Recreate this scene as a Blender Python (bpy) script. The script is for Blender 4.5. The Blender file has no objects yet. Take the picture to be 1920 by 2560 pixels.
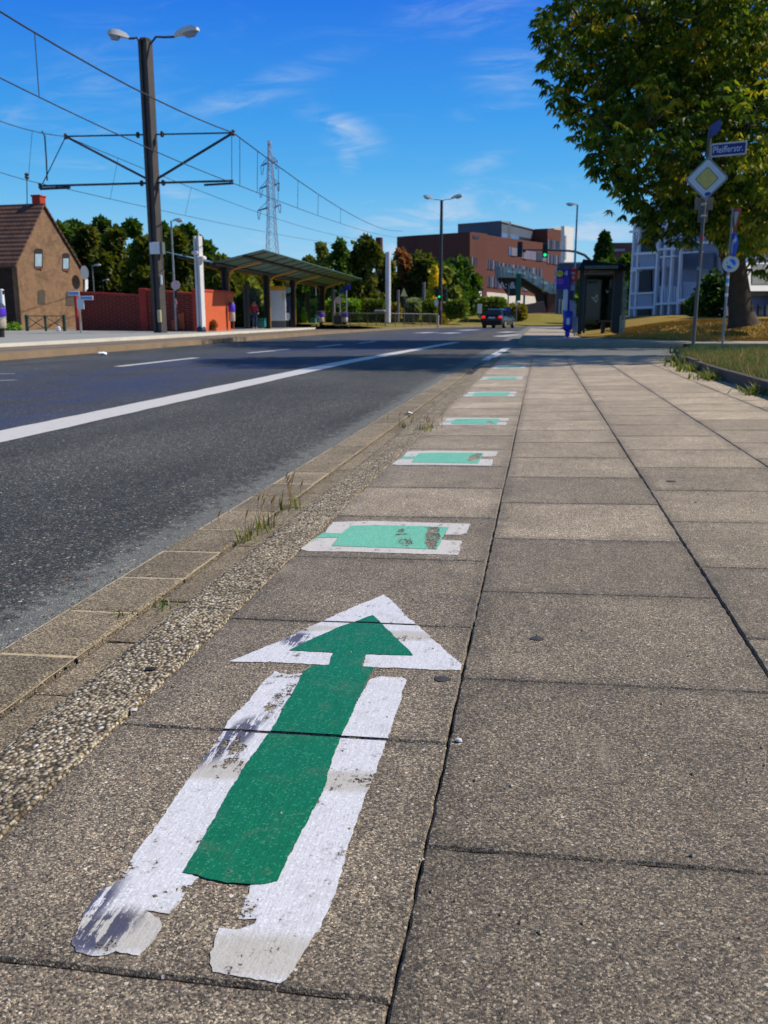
import bpy, math, random
import numpy as np
from mathutils import Vector, Matrix
rnd = random.Random(7); rng = np.random.default_rng(7)
SC = bpy.context.scene; COL = SC.collection
R_ = math.radians
# ------------------------------------------------------------------ camera
H = 0.5807                       # camera height above the slab it stands over
cam_d = bpy.data.cameras.new('camera'); cam = bpy.data.objects.new('camera', cam_d); COL.objects.link(cam)
cam.location = (0, 0, H); cam.rotation_euler = (R_(90 - 12.3672), 0, R_(9.7578))
cam_d.sensor_fit = 'VERTICAL'; cam_d.sensor_height = 36.0; cam_d.lens = 36.0 * 2225.6 / 2560
cam_d.clip_start = 0.05; cam_d.clip_end = 3000
cam_d.dof.use_dof = True; cam_d.dof.focus_distance = 1.40; cam_d.dof.aperture_fstop = 31.3 / 2.3
SC.camera = cam
SC.render.resolution_x, SC.render.resolution_y = 768, 1024
# ------------------------------------------------------------------ sun and sky
SUN_AZ, SUN_EL = 19.0, 46.0      # azimuth from +X towards +Y
sd = bpy.data.lights.new('sun', 'SUN'); sd.energy = 4.2; sd.angle = R_(0.55); sd.color = (1.0, 0.91, 0.78)
so = bpy.data.objects.new('sun', sd); COL.objects.link(so)
sv = Vector((math.cos(R_(SUN_EL)) * math.cos(R_(SUN_AZ)), math.cos(R_(SUN_EL)) * math.sin(R_(SUN_AZ)), math.sin(R_(SUN_EL))))
so.rotation_euler = sv.to_track_quat('Z', 'Y').to_euler(); so.location = (20, 10, 30)
SC.view_settings.view_transform = 'Standard'; SC.view_settings.look = 'None'
SC.view_settings.exposure = 0.28; SC.view_settings.gamma = 1.0

# ------------------------------------------------------------------ picture <-> place
PIT, YAW, FPX = R_(12.3672), R_(9.7578), 2225.6
VF = np.array([-math.sin(YAW) * math.cos(PIT), math.cos(YAW) * math.cos(PIT), -math.sin(PIT)])
VR = np.array([math.cos(YAW), math.sin(YAW), 0.0]); VU = np.cross(VR, VF)
PA, PB = 0.02136, -0.002687       # cross fall and long fall of the pavement
OC = np.array([0, 0, H])
def ray(u, v): return VF + VR * ((u - 960) / FPX) + VU * ((1280 - v) / FPX)
def pl(u, v, dz=0.0):
    d = ray(u, v); t = (dz - H) / (d[2] - PA * d[0] - PB * d[1]); return OC + d * t
def gz(u, v, z): d = ray(u, v); return OC + d * ((z - H) / d[2])
def gy(u, v, Y): d = ray(u, v); return OC + d * (Y / d[1])
def gx(u, v, X): d = ray(u, v); return OC + d * (X / d[0])
def ztop(x, y, v):
    k = (1280 - v) / FPX
    return H + (k * (x * VF[0] + y * VF[1]) - (x * VU[0] + y * VU[1])) / (VU[2] - k * VF[2])
def vplane(u0, Y0, u1, Y1, off=0.0):
    a = gy(u0, 792, Y0); b = gy(u1, 792, Y1); d = (b - a); d[2] = 0; d /= np.linalg.norm(d)
    n = np.array([d[1], -d[0], 0])
    if n @ (a - OC) > 0: n = -n
    a = a + n * off
    def f(u, v, o=0.0):
        r = ray(u, v); t = ((a + n * o - OC) @ n) / (r @ n); return OC + r * t
    f.n = n; f.d = d; return f
def pz(x, y, dz=0.0): return PA * x + PB * y + dz
def rz(y): return -0.100 + PB * y
def s(r, g, b):
    f = lambda c: (c / 255 / 12.92) if c <= 10 else ((c / 255 + .055) / 1.055) ** 2.4
    return (f(r), f(g), f(b), 1.0)

# ------------------------------------------------------------------ node helper
class NT:
    def __init__(self, tree): self.t = tree; self.L = tree.links
    def n(self, typ, ins=None, **kw):
        nd = self.t.nodes.new(typ)
        for k, v in kw.items(): setattr(nd, k, v)
        for k, v in (ins or {}).items(): self.set(nd.inputs[k], v)
        return nd
    def set(self, sock, v):
        if isinstance(v, bpy.types.NodeSocket): self.L.new(v, sock)
        elif isinstance(v, bpy.types.Node): self.L.new(v.outputs[0], sock)
        else: sock.default_value = v
    def math(self, op, a, b=0.0, c=None, clamp=False):
        nd = self.t.nodes.new('ShaderNodeMath'); nd.operation = op; nd.use_clamp = clamp
        self.set(nd.inputs[0], a); self.set(nd.inputs[1], b)
        if c is not None: self.set(nd.inputs[2], c)
        return nd.outputs[0]
    def mix(self, f, a, b, blend='MIX'):
        nd = self.t.nodes.new('ShaderNodeMix'); nd.data_type = 'RGBA'; nd.blend_type = blend
        self.set(nd.inputs[0], f); self.set(nd.inputs[6], a); self.set(nd.inputs[7], b); return nd.outputs[2]
    def ramp(self, f, stops, interp='LINEAR'):
        nd = self.t.nodes.new('ShaderNodeValToRGB'); nd.color_ramp.interpolation = interp
        e = nd.color_ramp.elements
        while len(e) > 1: e.remove(e[0])
        e[0].position = stops[0][0]; e[0].color = stops[0][1]
        for p, c in stops[1:]: q = e.new(p); q.color = c
        self.set(nd.inputs[0], f); return nd.outputs[0]
    def noise(self, vec, scale, detail=3.0, rough=.5, dist=0.0):
        nd = self.n('ShaderNodeTexNoise', {'Scale': scale, 'Detail': detail, 'Roughness': rough, 'Distortion': dist})
        self.set(nd.inputs['Vector'], vec); return nd
    def voro(self, vec, scale, feature='F1', rand=1.0):
        nd = self.t.nodes.new('ShaderNodeTexVoronoi'); nd.feature = feature
        self.set(nd.inputs['Vector'], vec); nd.inputs['Scale'].default_value = scale
        nd.inputs['Randomness'].default_value = rand; return nd
    def step(self, x, lo, hi):
        nd = self.n('ShaderNodeMapRange', {'Value': x, 'From Min': lo, 'From Max': hi}); nd.interpolation_type = 'SMOOTHSTEP'
        return nd.outputs[0]
def newmat(name):
    m = bpy.data.materials.new(name); m.use_nodes = True
    b = m.node_tree.nodes['Principled BSDF']; o = m.node_tree.nodes['Material Output']
    return m, NT(m.node_tree), b, o
MC = {}
def M(name, col, rough=.6, var=.12, scale=3.0, metal=0.0, bump=0.0, bscale=60.0, spec=.5, fine=0.0, emit=0.0):
    if name in MC: return MC[name]
    m, t, b, o = newmat(name)
    g = t.n('ShaderNodeNewGeometry').outputs['Position']
    nz = t.noise(g, scale, 5, .6).outputs['Fac']
    k = t.n('ShaderNodeMapRange', {'Value': nz, 'From Min': .25, 'From Max': .75, 'To Min': 1 - var, 'To Max': 1 + var}).outputs[0]
    if fine:
        n2 = t.noise(g, bscale * 2, 2, .6).outputs['Fac']
        k = t.math('MULTIPLY', k, t.n('ShaderNodeMapRange', {'Value': n2, 'From Min': .2, 'From Max': .8, 'To Min': 1 - fine, 'To Max': 1 + fine}).outputs[0])
    vm = t.n('ShaderNodeVectorMath', operation='SCALE'); vm.inputs[0].default_value = col[:3]; t.set(vm.inputs[3], k)
    t.set(b.inputs['Base Color'], vm.outputs[0]); b.inputs['Roughness'].default_value = rough
    b.inputs['Metallic'].default_value = metal; b.inputs['Specular IOR Level'].default_value = spec
    if emit: b.inputs['Emission Color'].default_value = col; b.inputs['Emission Strength'].default_value = emit
    if bump:
        bn = t.n('ShaderNodeBump', {'Strength': bump, 'Distance': .02, 'Height': t.noise(g, bscale, 4, .6).outputs['Fac']})
        t.set(b.inputs['Normal'], bn.outputs[0])
    MC[name] = m; return m

# ------------------------------------------------------------------ world
w = bpy.data.worlds.new('World'); SC.world = w; w.use_nodes = True
T = NT(w.node_tree); T.t.nodes.clear()
sky = T.n('ShaderNodeTexSky', sky_type='NISHITA', sun_disc=False, sun_elevation=R_(SUN_EL), sun_rotation=R_(90 - SUN_AZ),
          air_density=1.0, dust_density=.35, ozone_density=2.6)
hs = T.n('ShaderNodeHueSaturation', {'Hue': .492, 'Saturation': 1.15, 'Value': 1.0, 'Color': sky.outputs[0]})
tc = T.n('ShaderNodeTexCoord').outputs['Generated']
sx = T.n('ShaderNodeSeparateXYZ', {0: tc})
yy = T.math('MAXIMUM', sx.outputs[1], .12)
cx = T.math('DIVIDE', sx.outputs[0], yy); cz = T.math('DIVIDE', sx.outputs[2], yy)
cv = T.n('ShaderNodeCombineXYZ', {0: cx, 1: cz})
def cloud(u, v, ru, rv, ang, amp):
    d = ray(u, v); x0, z0 = d[0] / d[1], d[2] / d[1]
    k = 1.06 / FPX
    mp = T.n('ShaderNodeMapping', {'Vector': cv.outputs[0]}, vector_type='TEXTURE')
    mp.inputs['Location'].default_value = (x0, z0, 0); mp.inputs['Rotation'].default_value = (0, 0, R_(ang))
    mp.inputs['Scale'].default_value = (ru * k, rv * k, 1)
    ln = T.n('ShaderNodeVectorMath', operation='LENGTH'); T.set(ln.inputs[0], mp.outputs[0])
    g = T.n('ShaderNodeMapRange', {'Value': ln.outputs['Value'], 'From Min': 1.0, 'From Max': 0.0, 'To Min': 0.0, 'To Max': amp})
    g.interpolation_type = 'SMOOTHERSTEP'; return g.outputs[0]
acc = None
for c in [(640, 230, 330, 55, 17, .55), (855, 325, 160, 60, -24, .85), (872, 395, 70, 40, -80, .55), (1215, 405, 110, 32, 10, .8),
          (1290, 165, 170, 90, 5, .55), (1120, 530, 380, 80, 8, 1.4), (1250, 500, 300, 45, 12, .7), (480, 500, 190, 50, -22, .85),
          (230, 240, 330, 170, 20, .33), (1180, 30, 330, 90, 0, .3), (40, 290, 110, 40, 0, .6), (930, 515, 80, 22, 5, .6),
          (1440, 600, 360, 100, 10, 1.2), (960, 620, 420, 60, 3, .9), (700, 600, 300, 60, 0, .5), (160, 400, 240, 40, -8, .45), (1240, 270, 160, 40, 10, .35)]:
    g = cloud(*c); acc = g if acc is None else T.math('MAXIMUM', acc, g)
mpn = T.n('ShaderNodeMapping', {'Vector': cv.outputs[0]}); mpn.inputs['Rotation'].default_value = (0, 0, R_(-14)); mpn.inputs['Scale'].default_value = (.8, 3.6, 1)
n1 = T.noise(mpn.outputs[0], 11, 9, .62, .9).outputs['Fac']
wisp = T.step(n1, .38, .80)
base = T.math('MULTIPLY', T.step(n1, .5, .95), .12)
msk = T.math('ADD', T.math('MULTIPLY', acc, wisp), base, clamp=True)
band = T.n('ShaderNodeMapRange', {'Value': sx.outputs[2], 'From Min': .15, 'From Max': -.01, 'To Min': 0, 'To Max': .42}).outputs[0]
msk = T.math('MAXIMUM', msk, band)
SST, EXK = .085, 2 ** .28
gcol = lambda r, g, b: tuple(c / SST / EXK for c in s(r, g, b)[:3]) + (1,)
grad = T.ramp(T.math('MULTIPLY', sx.outputs[2], 2.0, clamp=True), [(0, gcol(176, 216, 240)), (.10, gcol(138, 208, 244)), (.24, gcol(88, 184, 243)), (.40, gcol(50, 156, 241)), (.60, gcol(20, 118, 236)), (1, gcol(20, 80, 176))])
up_ = T.step(sx.outputs[2], .75, .42)
hs2 = T.mix(T.math('MULTIPLY', up_, .86), hs.outputs[0], grad)
cl = T.mix(T.math('MULTIPLY', msk, .85), hs2, gcol(196, 214, 236))
bg = T.n('ShaderNodeBackground', {'Color': cl, 'Strength': SST})
T.L.new(bg.outputs[0], T.n('ShaderNodeOutputWorld').inputs[0])

# ------------------------------------------------------------------ objects
ORI = {}
def tag(o, label=None, cat=None, group=None, kind=None):
    for k, v in (('label', label), ('category', cat), ('group', group), ('kind', kind)):
        if v: o[k] = v
    return o
class MB:
    def __init__(self): self.v = []; self.f = []; self.mi = []; self.a = []; self.cm = 0; self.ca = 0.0
    def add(self, vs, fs):
        b = len(self.v); self.v += [tuple(map(float, p)) for p in vs]
        for f in fs: self.f.append(tuple(b + i for i in f)); self.mi.append(self.cm); self.a.append(self.ca)
        return self
    def box(self, c, d, ax=None):
        ax = ax if ax is not None else np.eye(3); c = np.array(c, float)
        vs = [c + ax[0] * d[0] / 2 * i + ax[1] * d[1] / 2 * j + ax[2] * d[2] / 2 * k for i in (-1, 1) for j in (-1, 1) for k in (-1, 1)]
        return self.add(vs, [(0, 1, 3, 2), (4, 6, 7, 5), (0, 4, 5, 1), (2, 3, 7, 6), (0, 2, 6, 4), (1, 5, 7, 3)])
    def bbox(self, c, d, r=.02, ax=None):           # box with chamfered vertical and top edges
        ax = ax if ax is not None else np.eye(3); c = np.array(c, float); x, y, z = d[0] / 2, d[1] / 2, d[2] / 2
        def ring(i, zz): return [c + ax[0] * p + ax[1] * q + ax[2] * zz for p, q in
            ((-x + i, -y), (x - i, -y), (x, -y + i), (x, y - i), (x - i, y), (-x + i, y), (-x, y - i), (-x, -y + i))]
        def ring2(i, zz): return [c + ax[0] * p + ax[1] * q + ax[2] * zz for p, q in
            ((-x + 2*i, -y + i), (x - 2*i, -y + i), (x - i, -y + 2*i), (x - i, y - 2*i), (x - 2*i, y - i), (-x + 2*i, y - i), (-x + i, y - 2*i), (-x + i, -y + 2*i))]
        vs = ring2(r, -z) + ring(r, -z + r) + ring(r, z - r) + ring2(r, z)
        fs = [tuple(range(7, -1, -1)), tuple(range(24, 32))]
        for k in range(3):
            for i in range(8): fs.append((k*8+i, k*8+(i+1) % 8, k*8+8+(i+1) % 8, k*8+8+i))
        return self.add(vs, fs)
    def prism(self, poly, vec):
        n = len(poly); p = [np.array(q, float) for q in poly]; vec = np.array(vec, float)
        vs = p + [q + vec for q in p]
        return self.add(vs, [tuple(range(n - 1, -1, -1)), tuple(range(n, 2 * n))] + [(i, (i + 1) % n, n + (i + 1) % n, n + i) for i in range(n)])
    def tube(self, pts, r, n=8, caps=True):
        pts = [np.array(p, float) for p in pts]; m = len(pts); rs = r if isinstance(r, (list, tuple)) else [r] * m
        vs = []; up0 = None
        for i, p in enumerate(pts):
            d = pts[min(i + 1, m - 1)] - pts[max(i - 1, 0)]; d = d / (np.linalg.norm(d) + 1e-12)
            if up0 is None: up0 = np.array([0, 0, 1.]) if abs(d[2]) < .9 else np.array([1., 0, 0])
            a = np.cross(d, up0); a /= np.linalg.norm(a) + 1e-12; b = np.cross(a, d); up0 = b
            for k in range(n):
                t = 2 * math.pi * k / n; vs.append(p + (a * math.cos(t) + b * math.sin(t)) * rs[i])
        fs = [(i*n+k, i*n+(k+1) % n, (i+1)*n+(k+1) % n, (i+1)*n+k) for i in range(m - 1) for k in range(n)]
        if caps: fs += [tuple(range(n - 1, -1, -1)), tuple(range((m-1)*n, m*n))]
        return self.add(vs, fs)
    def cyl(self, a, b, r, n=12): return self.tube([a, b], r, n)
    def lathe(self, c, prof, n=16, ax=None):
        ax = ax if ax is not None else np.eye(3); c = np.array(c, float); m = len(prof)
        vs = [c + ax[0] * r * math.cos(2*math.pi*k/n) + ax[1] * r * math.sin(2*math.pi*k/n) + ax[2] * z for r, z in prof for k in range(n)]
        fs = [(i*n+k, i*n+(k+1) % n, (i+1)*n+(k+1) % n, (i+1)*n+k) for i in range(m-1) for k in range(n)] + [tuple(range(n-1, -1, -1)), tuple(range((m-1)*n, m*n))]
        return self.add(vs, fs)
    def disc(self, c, n_, r, th=.01, k=28, sx=1.0):
        c = np.array(c, float); n_ = np.array(n_, float); n_ /= np.linalg.norm(n_)
        a = np.cross([0, 0, 1.], n_); a /= np.linalg.norm(a); b = np.cross(n_, a)
        return self.prism([c + a * r * sx * math.cos(2*math.pi*i/k) + b * r * math.sin(2*math.pi*i/k) for i in range(k)], n_ * th)
    def build(self, name, mats, parent=None, loc=None, smooth=False, bevel=0.0):
        if parent is not None: o0 = np.array(ORI[parent.name]); own = o0
        else:
            own = np.array(loc, float) if loc is not None else np.array(self.v).mean(0); o0 = own
        me = bpy.data.meshes.new(name); V = np.array(self.v) - own
        me.from_pydata(V.tolist(), [], self.f); me.validate(verbose=False)
        mats = mats if isinstance(mats, (list, tuple)) else [mats]
        for q in mats: me.materials.append(q)
        if len(me.polygons) == len(self.mi): me.polygons.foreach_set('material_index', self.mi)
        if any(self.a) and len(me.polygons) == len(self.a):
            at = me.attributes.new('var', 'FLOAT', 'FACE'); at.data.foreach_set('value', self.a)
        if smooth:
            me.polygons.foreach_set('use_smooth', [True] * len(me.polygons))
            try: me.set_sharp_from_angle(angle=R_(38))
            except Exception: pass
        o = bpy.data.objects.new(name, me); COL.objects.link(o)
        if parent is not None: o.parent = parent
        else: o.location = own
        ORI[o.name] = tuple(own)
        if bevel:
            b = o.modifiers.new('bevel', 'BEVEL'); b.width = bevel; b.segments = 2; b.limit_method = 'ANGLE'
        return o
def thing(name, label, cat, loc, group=None):
    o = bpy.data.objects.new(name, None); COL.objects.link(o); o.location = loc; o.empty_display_size = .2
    ORI[o.name] = tuple(loc); return tag(o, label, cat, group)
def single(name, mb, mats, label, cat, loc=None, group=None, **k):
    return tag(mb.build(name, mats, None, loc, **k), label, cat, group)
def struct(name, mb, mats, **k): return tag(mb.build(name, mats, None, (0, 0, 0), **k), kind='structure')
FNT = None
def text(parent, name, body, c, xdir, updir, size, mat, depth=.004, sx=1.0):
    cu = bpy.data.curves.new('t', 'FONT'); cu.body = body; cu.size = 1.0; cu.align_x = 'CENTER'; cu.align_y = 'CENTER'; cu.resolution_u = 3
    to = bpy.data.objects.new('t', cu); COL.objects.link(to)
    bpy.context.view_layer.update()
    me = bpy.data.meshes.new_from_object(to.evaluated_get(bpy.context.evaluated_depsgraph_get()))
    xd = np.array(xdir, float); ud = np.array(updir, float); nd = np.cross(xd, ud); mb = MB()
    vs = [np.array(c) + xd * v.co.x * size * sx + ud * v.co.y * size + nd * depth for v in me.vertices]
    mb.add(vs, [tuple(p.vertices) for p in me.polygons])
    bpy.data.objects.remove(to); bpy.data.meshes.remove(me)
    return mb.build(name, mat, parent)
#@@MATERIALS
# ------------------------------------------------------------------ ground materials
def pos(t): return t.n('ShaderNodeNewGeometry').outputs['Position']
def m_slab():
    m, t, b, o = newmat('concrete_slab'); g = pos(t)
    va = t.n('ShaderNodeAttribute', attribute_name='var').outputs['Fac']
    fine = t.voro(g, 560); fr = t.n('ShaderNodeSeparateColor', {0: fine.outputs['Color']})
    c = t.ramp(fr.outputs[0], [(0, s(44, 39, 33)), (.3, s(87, 78, 67)), (.6, s(123, 111, 94)), (.85, s(153, 137, 115)), (1, s(212, 196, 168))])
    med = t.voro(g, 210); mr = t.n('ShaderNodeSeparateColor', {0: med.outputs['Color']})
    pebc = t.ramp(mr.outputs[1], [(0, s(64, 58, 54)), (.45, s(128, 116, 103)), (.72, s(176, 168, 155)), (.84, s(158, 116, 84)), (.87, s(88, 92, 104)), (.9, s(226, 220, 208))], 'CONSTANT')
    pm = t.math('MULTIPLY', t.math('GREATER_THAN', mr.outputs[0], .88), t.math('LESS_THAN', med.outputs['Distance'], .42))
    c = t.mix(t.math('MULTIPLY', pm, .85), c, pebc)
    big = t.noise(g, 3.2, 6, .65).outputs['Fac']; st = t.noise(g, 14, 4, .6, .4).outputs['Fac']
    k = t.math('ADD', t.n('ShaderNodeMapRange', {'Value': big, 'From Min': .28, 'From Max': .72, 'To Min': .70, 'To Max': 1.20}).outputs[0],
               t.math('MULTIPLY', t.math('SUBTRACT', st, .5), .5))
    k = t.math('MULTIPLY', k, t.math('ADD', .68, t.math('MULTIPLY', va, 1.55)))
    # dirt gathers along the joints of the 50 cm grid
    sx_ = t.n('ShaderNodeSeparateXYZ', {0: g}); gx_ = t.math('DIVIDE', t.math('ADD', sx_.outputs[0], .603), .499)
    def edge(q): f = t.math('FRACT', q); return t.math('SUBTRACT', .5, t.math('ABSOLUTE', t.math('SUBTRACT', f, .5)))
    odd = t.math('MODULO', t.math('ADD', t.math('FLOOR', gx_), 2.0), 2.0)
    yo = t.math('ADD', .658, t.math('MULTIPLY', odd, .239)); gy_ = t.math('DIVIDE', t.math('SUBTRACT', t.math('ADD', sx_.outputs[1], 9.814), yo), .4907)
    de = t.math('MINIMUM', edge(gx_), edge(gy_)); de = t.math('ADD', de, t.math('MULTIPLY', t.math('SUBTRACT', t.noise(g, 24, 5, .7).outputs['Fac'], .5), .13))
    k = t.math('MULTIPLY', k, t.n('ShaderNodeMapRange', {'Value': de, 'From Min': -.01, 'From Max': .085, 'To Min': .66, 'To Max': 1.0}).outputs[0])
    vm = t.n('ShaderNodeVectorMath', operation='SCALE'); t.set(vm.inputs[0], c); t.set(vm.inputs[3], k)
    sn = t.noise(g, 5.2, 7, .8, .6).outputs['Fac']
    stain = t.math('ADD', t.math('MULTIPLY', t.step(sn, .58, .68), .30), t.math('MULTIPLY', t.step(t.noise(g, 46, 3, .6).outputs['Fac'], .70, .76), .45), clamp=True)
    # tyre and shoe scuffs, pale dust
    mp = t.n('ShaderNodeMapping', {'Vector': g}); mp.inputs['Rotation'].default_value = (0, 0, R_(-22)); mp.inputs['Scale'].default_value = (7, .9, 1)
    sc = t.step(t.noise(mp.outputs[0], 2.1, 5, .7).outputs['Fac'], .56, .76)
    c = t.mix(t.math('MULTIPLY', sc, .3), vm.outputs[0], s(186, 172, 150)); c = t.mix(stain, c, s(60, 54, 48))
    t.set(b.inputs['Base Color'], c); b.inputs['Roughness'].default_value = .66; b.inputs['Specular IOR Level'].default_value = .5
    hh = t.math('ADD', t.math('MULTIPLY', fine.outputs['Distance'], -.6), t.math('MULTIPLY', t.noise(g, 500, 2).outputs['Fac'], .6))
    bn = t.n('ShaderNodeBump', {'Strength': .75, 'Distance': .0015, 'Height': hh}); t.set(b.inputs['Normal'], bn.outputs[0])
    return m
def m_kerb():
    m, t, b, o = newmat('exposed_aggregate'); g = pos(t)
    ds = t.n('ShaderNodeVectorMath', operation='ADD'); t.set(ds.inputs[0], g)
    nn = t.n('ShaderNodeVectorMath', operation='SCALE'); t.set(nn.inputs[0], t.noise(g, 60, 2).outputs['Color']); nn.inputs[3].default_value = .006
    t.set(ds.inputs[1], nn.outputs[0])
    v = t.voro(ds.outputs[0], 150); cr = t.n('ShaderNodeSeparateColor', {0: v.outputs['Color']})
    c = t.ramp(cr.outputs[0], [(0, s(96, 80, 60)), (.22, s(138, 122, 98)), (.45, s(170, 154, 126)), (.7, s(204, 192, 166)), (.88, s(120, 106, 88)), (1, s(235, 228, 212))], 'LINEAR')
    gap = t.step(v.outputs['Distance'], .46, .72)
    c = t.mix(t.math('MULTIPLY', gap, .9), c, s(58, 50, 41))
    wn = t.noise(g, 9, 4, .6).outputs['Fac']
    k = t.n('ShaderNodeMapRange', {'Value': wn, 'From Min': .3, 'From Max': .7, 'To Min': .7, 'To Max': 1.1}).outputs[0]
    vm = t.n('ShaderNodeVectorMath', operation='SCALE'); t.set(vm.inputs[0], c); t.set(vm.inputs[3], k)
    t.set(b.inputs['Base Color'], vm.outputs[0]); b.inputs['Roughness'].default_value = .8; b.inputs['Specular IOR Level'].default_value = .3
    bn = t.n('ShaderNodeBump', {'Strength': .9, 'Distance': .006, 'Height': t.math('MULTIPLY', v.outputs['Distance'], -1.0)}); t.set(b.inputs['Normal'], bn.outputs[0])
    return m
def m_gutter():
    m, t, b, o = newmat('gutter_stone'); g = pos(t)
    va = t.n('ShaderNodeAttribute', attribute_name='var').outputs['Fac']
    v = t.voro(g, 380); fr = t.n('ShaderNodeSeparateColor', {0: v.outputs['Color']})
    c = t.ramp(fr.outputs[0], [(0, s(60, 53, 43)), (.35, s(104, 93, 76)), (.7, s(138, 124, 102)), (1, s(194, 178, 148))])
    k = t.math('MULTIPLY', t.n('ShaderNodeMapRange', {'Value': t.noise(g, 6, 5, .65).outputs['Fac'], 'From Min': .3, 'From Max': .7, 'To Min': .72, 'To Max': 1.14}).outputs[0],
               t.math('ADD', .78, t.math('MULTIPLY', va, .4)))
    vm = t.n('ShaderNodeVectorMath', operation='SCALE'); t.set(vm.inputs[0], c); t.set(vm.inputs[3], k)
    t.set(b.inputs['Base Color'], vm.outputs[0]); b.inputs['Roughness'].default_value = .85
    bn = t.n('ShaderNodeBump', {'Strength': .6, 'Distance': .002, 'Height': t.noise(g, 420, 3).outputs['Fac']}); t.set(b.inputs['Normal'], bn.outputs[0])
    return m
def m_asphalt():
    m, t, b, o = newmat('asphalt'); g = pos(t)
    v = t.voro(g, 190); fr = t.n('ShaderNodeSeparateColor', {0: v.outputs['Color']})
    c = t.ramp(fr.outputs[0], [(0, s(34, 34, 34)), (.4, s(60, 61, 59)), (.75, s(82, 83, 79)), (.93, s(110, 110, 102)), (1, s(164, 160, 146))])
    med = t.voro(g, 75); mr = t.n('ShaderNodeSeparateColor', {0: med.outputs['Color']})
    pm = t.math('MULTIPLY', t.math('GREATER_THAN', mr.outputs[0], .90), t.math('LESS_THAN', med.outputs['Distance'], .33))
    c = t.mix(pm, c, t.ramp(mr.outputs[1], [(0, s(168, 162, 150)), (.6, s(206, 202, 192)), (.85, s(178, 122, 84))], 'CONSTANT'))
    mp = t.n('ShaderNodeMapping', {'Vector': g}); mp.inputs['Scale'].default_value = (1, .22, 1)
    st = t.noise(mp.outputs[0], 1.5, 6, .6, .3).outputs['Fac']; big = t.noise(g, .55, 5, .6).outputs['Fac']
    k = t.math('ADD', t.n('ShaderNodeMapRange', {'Value': st, 'From Min': .3, 'From Max': .7, 'To Min': .62, 'To Max': 1.12}).outputs[0], t.math('MULTIPLY', t.math('SUBTRACT', big, .5), .9))
    vm = t.n('ShaderNodeVectorMath', operation='SCALE'); t.set(vm.inputs[0], c); t.set(vm.inputs[3], k)
    x = t.n('ShaderNodeSeparateXYZ', {0: g}).outputs[0]
    ed = t.math('ADD', x, t.math('MULTIPLY', t.math('SUBTRACT', t.noise(g, 22, 4, .7).outputs['Fac'], .5), .5))
    c = t.mix(t.math('MULTIPLY', t.step(ed, -1.27, -1.12), .38), vm.outputs[0], s(150, 152, 146))
    # tree shadow over the middle of the carriageway, painted into the asphalt colour
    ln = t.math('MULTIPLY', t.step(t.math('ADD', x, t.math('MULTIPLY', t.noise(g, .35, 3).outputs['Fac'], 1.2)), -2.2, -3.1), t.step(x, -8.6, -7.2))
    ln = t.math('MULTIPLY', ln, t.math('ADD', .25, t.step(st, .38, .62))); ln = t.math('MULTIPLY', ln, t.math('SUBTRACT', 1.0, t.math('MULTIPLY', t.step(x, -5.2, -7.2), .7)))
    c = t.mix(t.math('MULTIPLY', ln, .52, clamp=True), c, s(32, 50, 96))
    t.set(b.inputs['Base Color'], c); b.inputs['Roughness'].default_value = .74; b.inputs['Specular IOR Level'].default_value = .35
    bn = t.n('ShaderNodeBump', {'Strength': .8, 'Distance': .005, 'Height': t.math('SUBTRACT', t.noise(g, 260, 2).outputs['Fac'], t.math('MULTIPLY', v.outputs['Distance'], .8))}); t.set(b.inputs['Normal'], bn.outputs[0])
    return m
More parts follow.
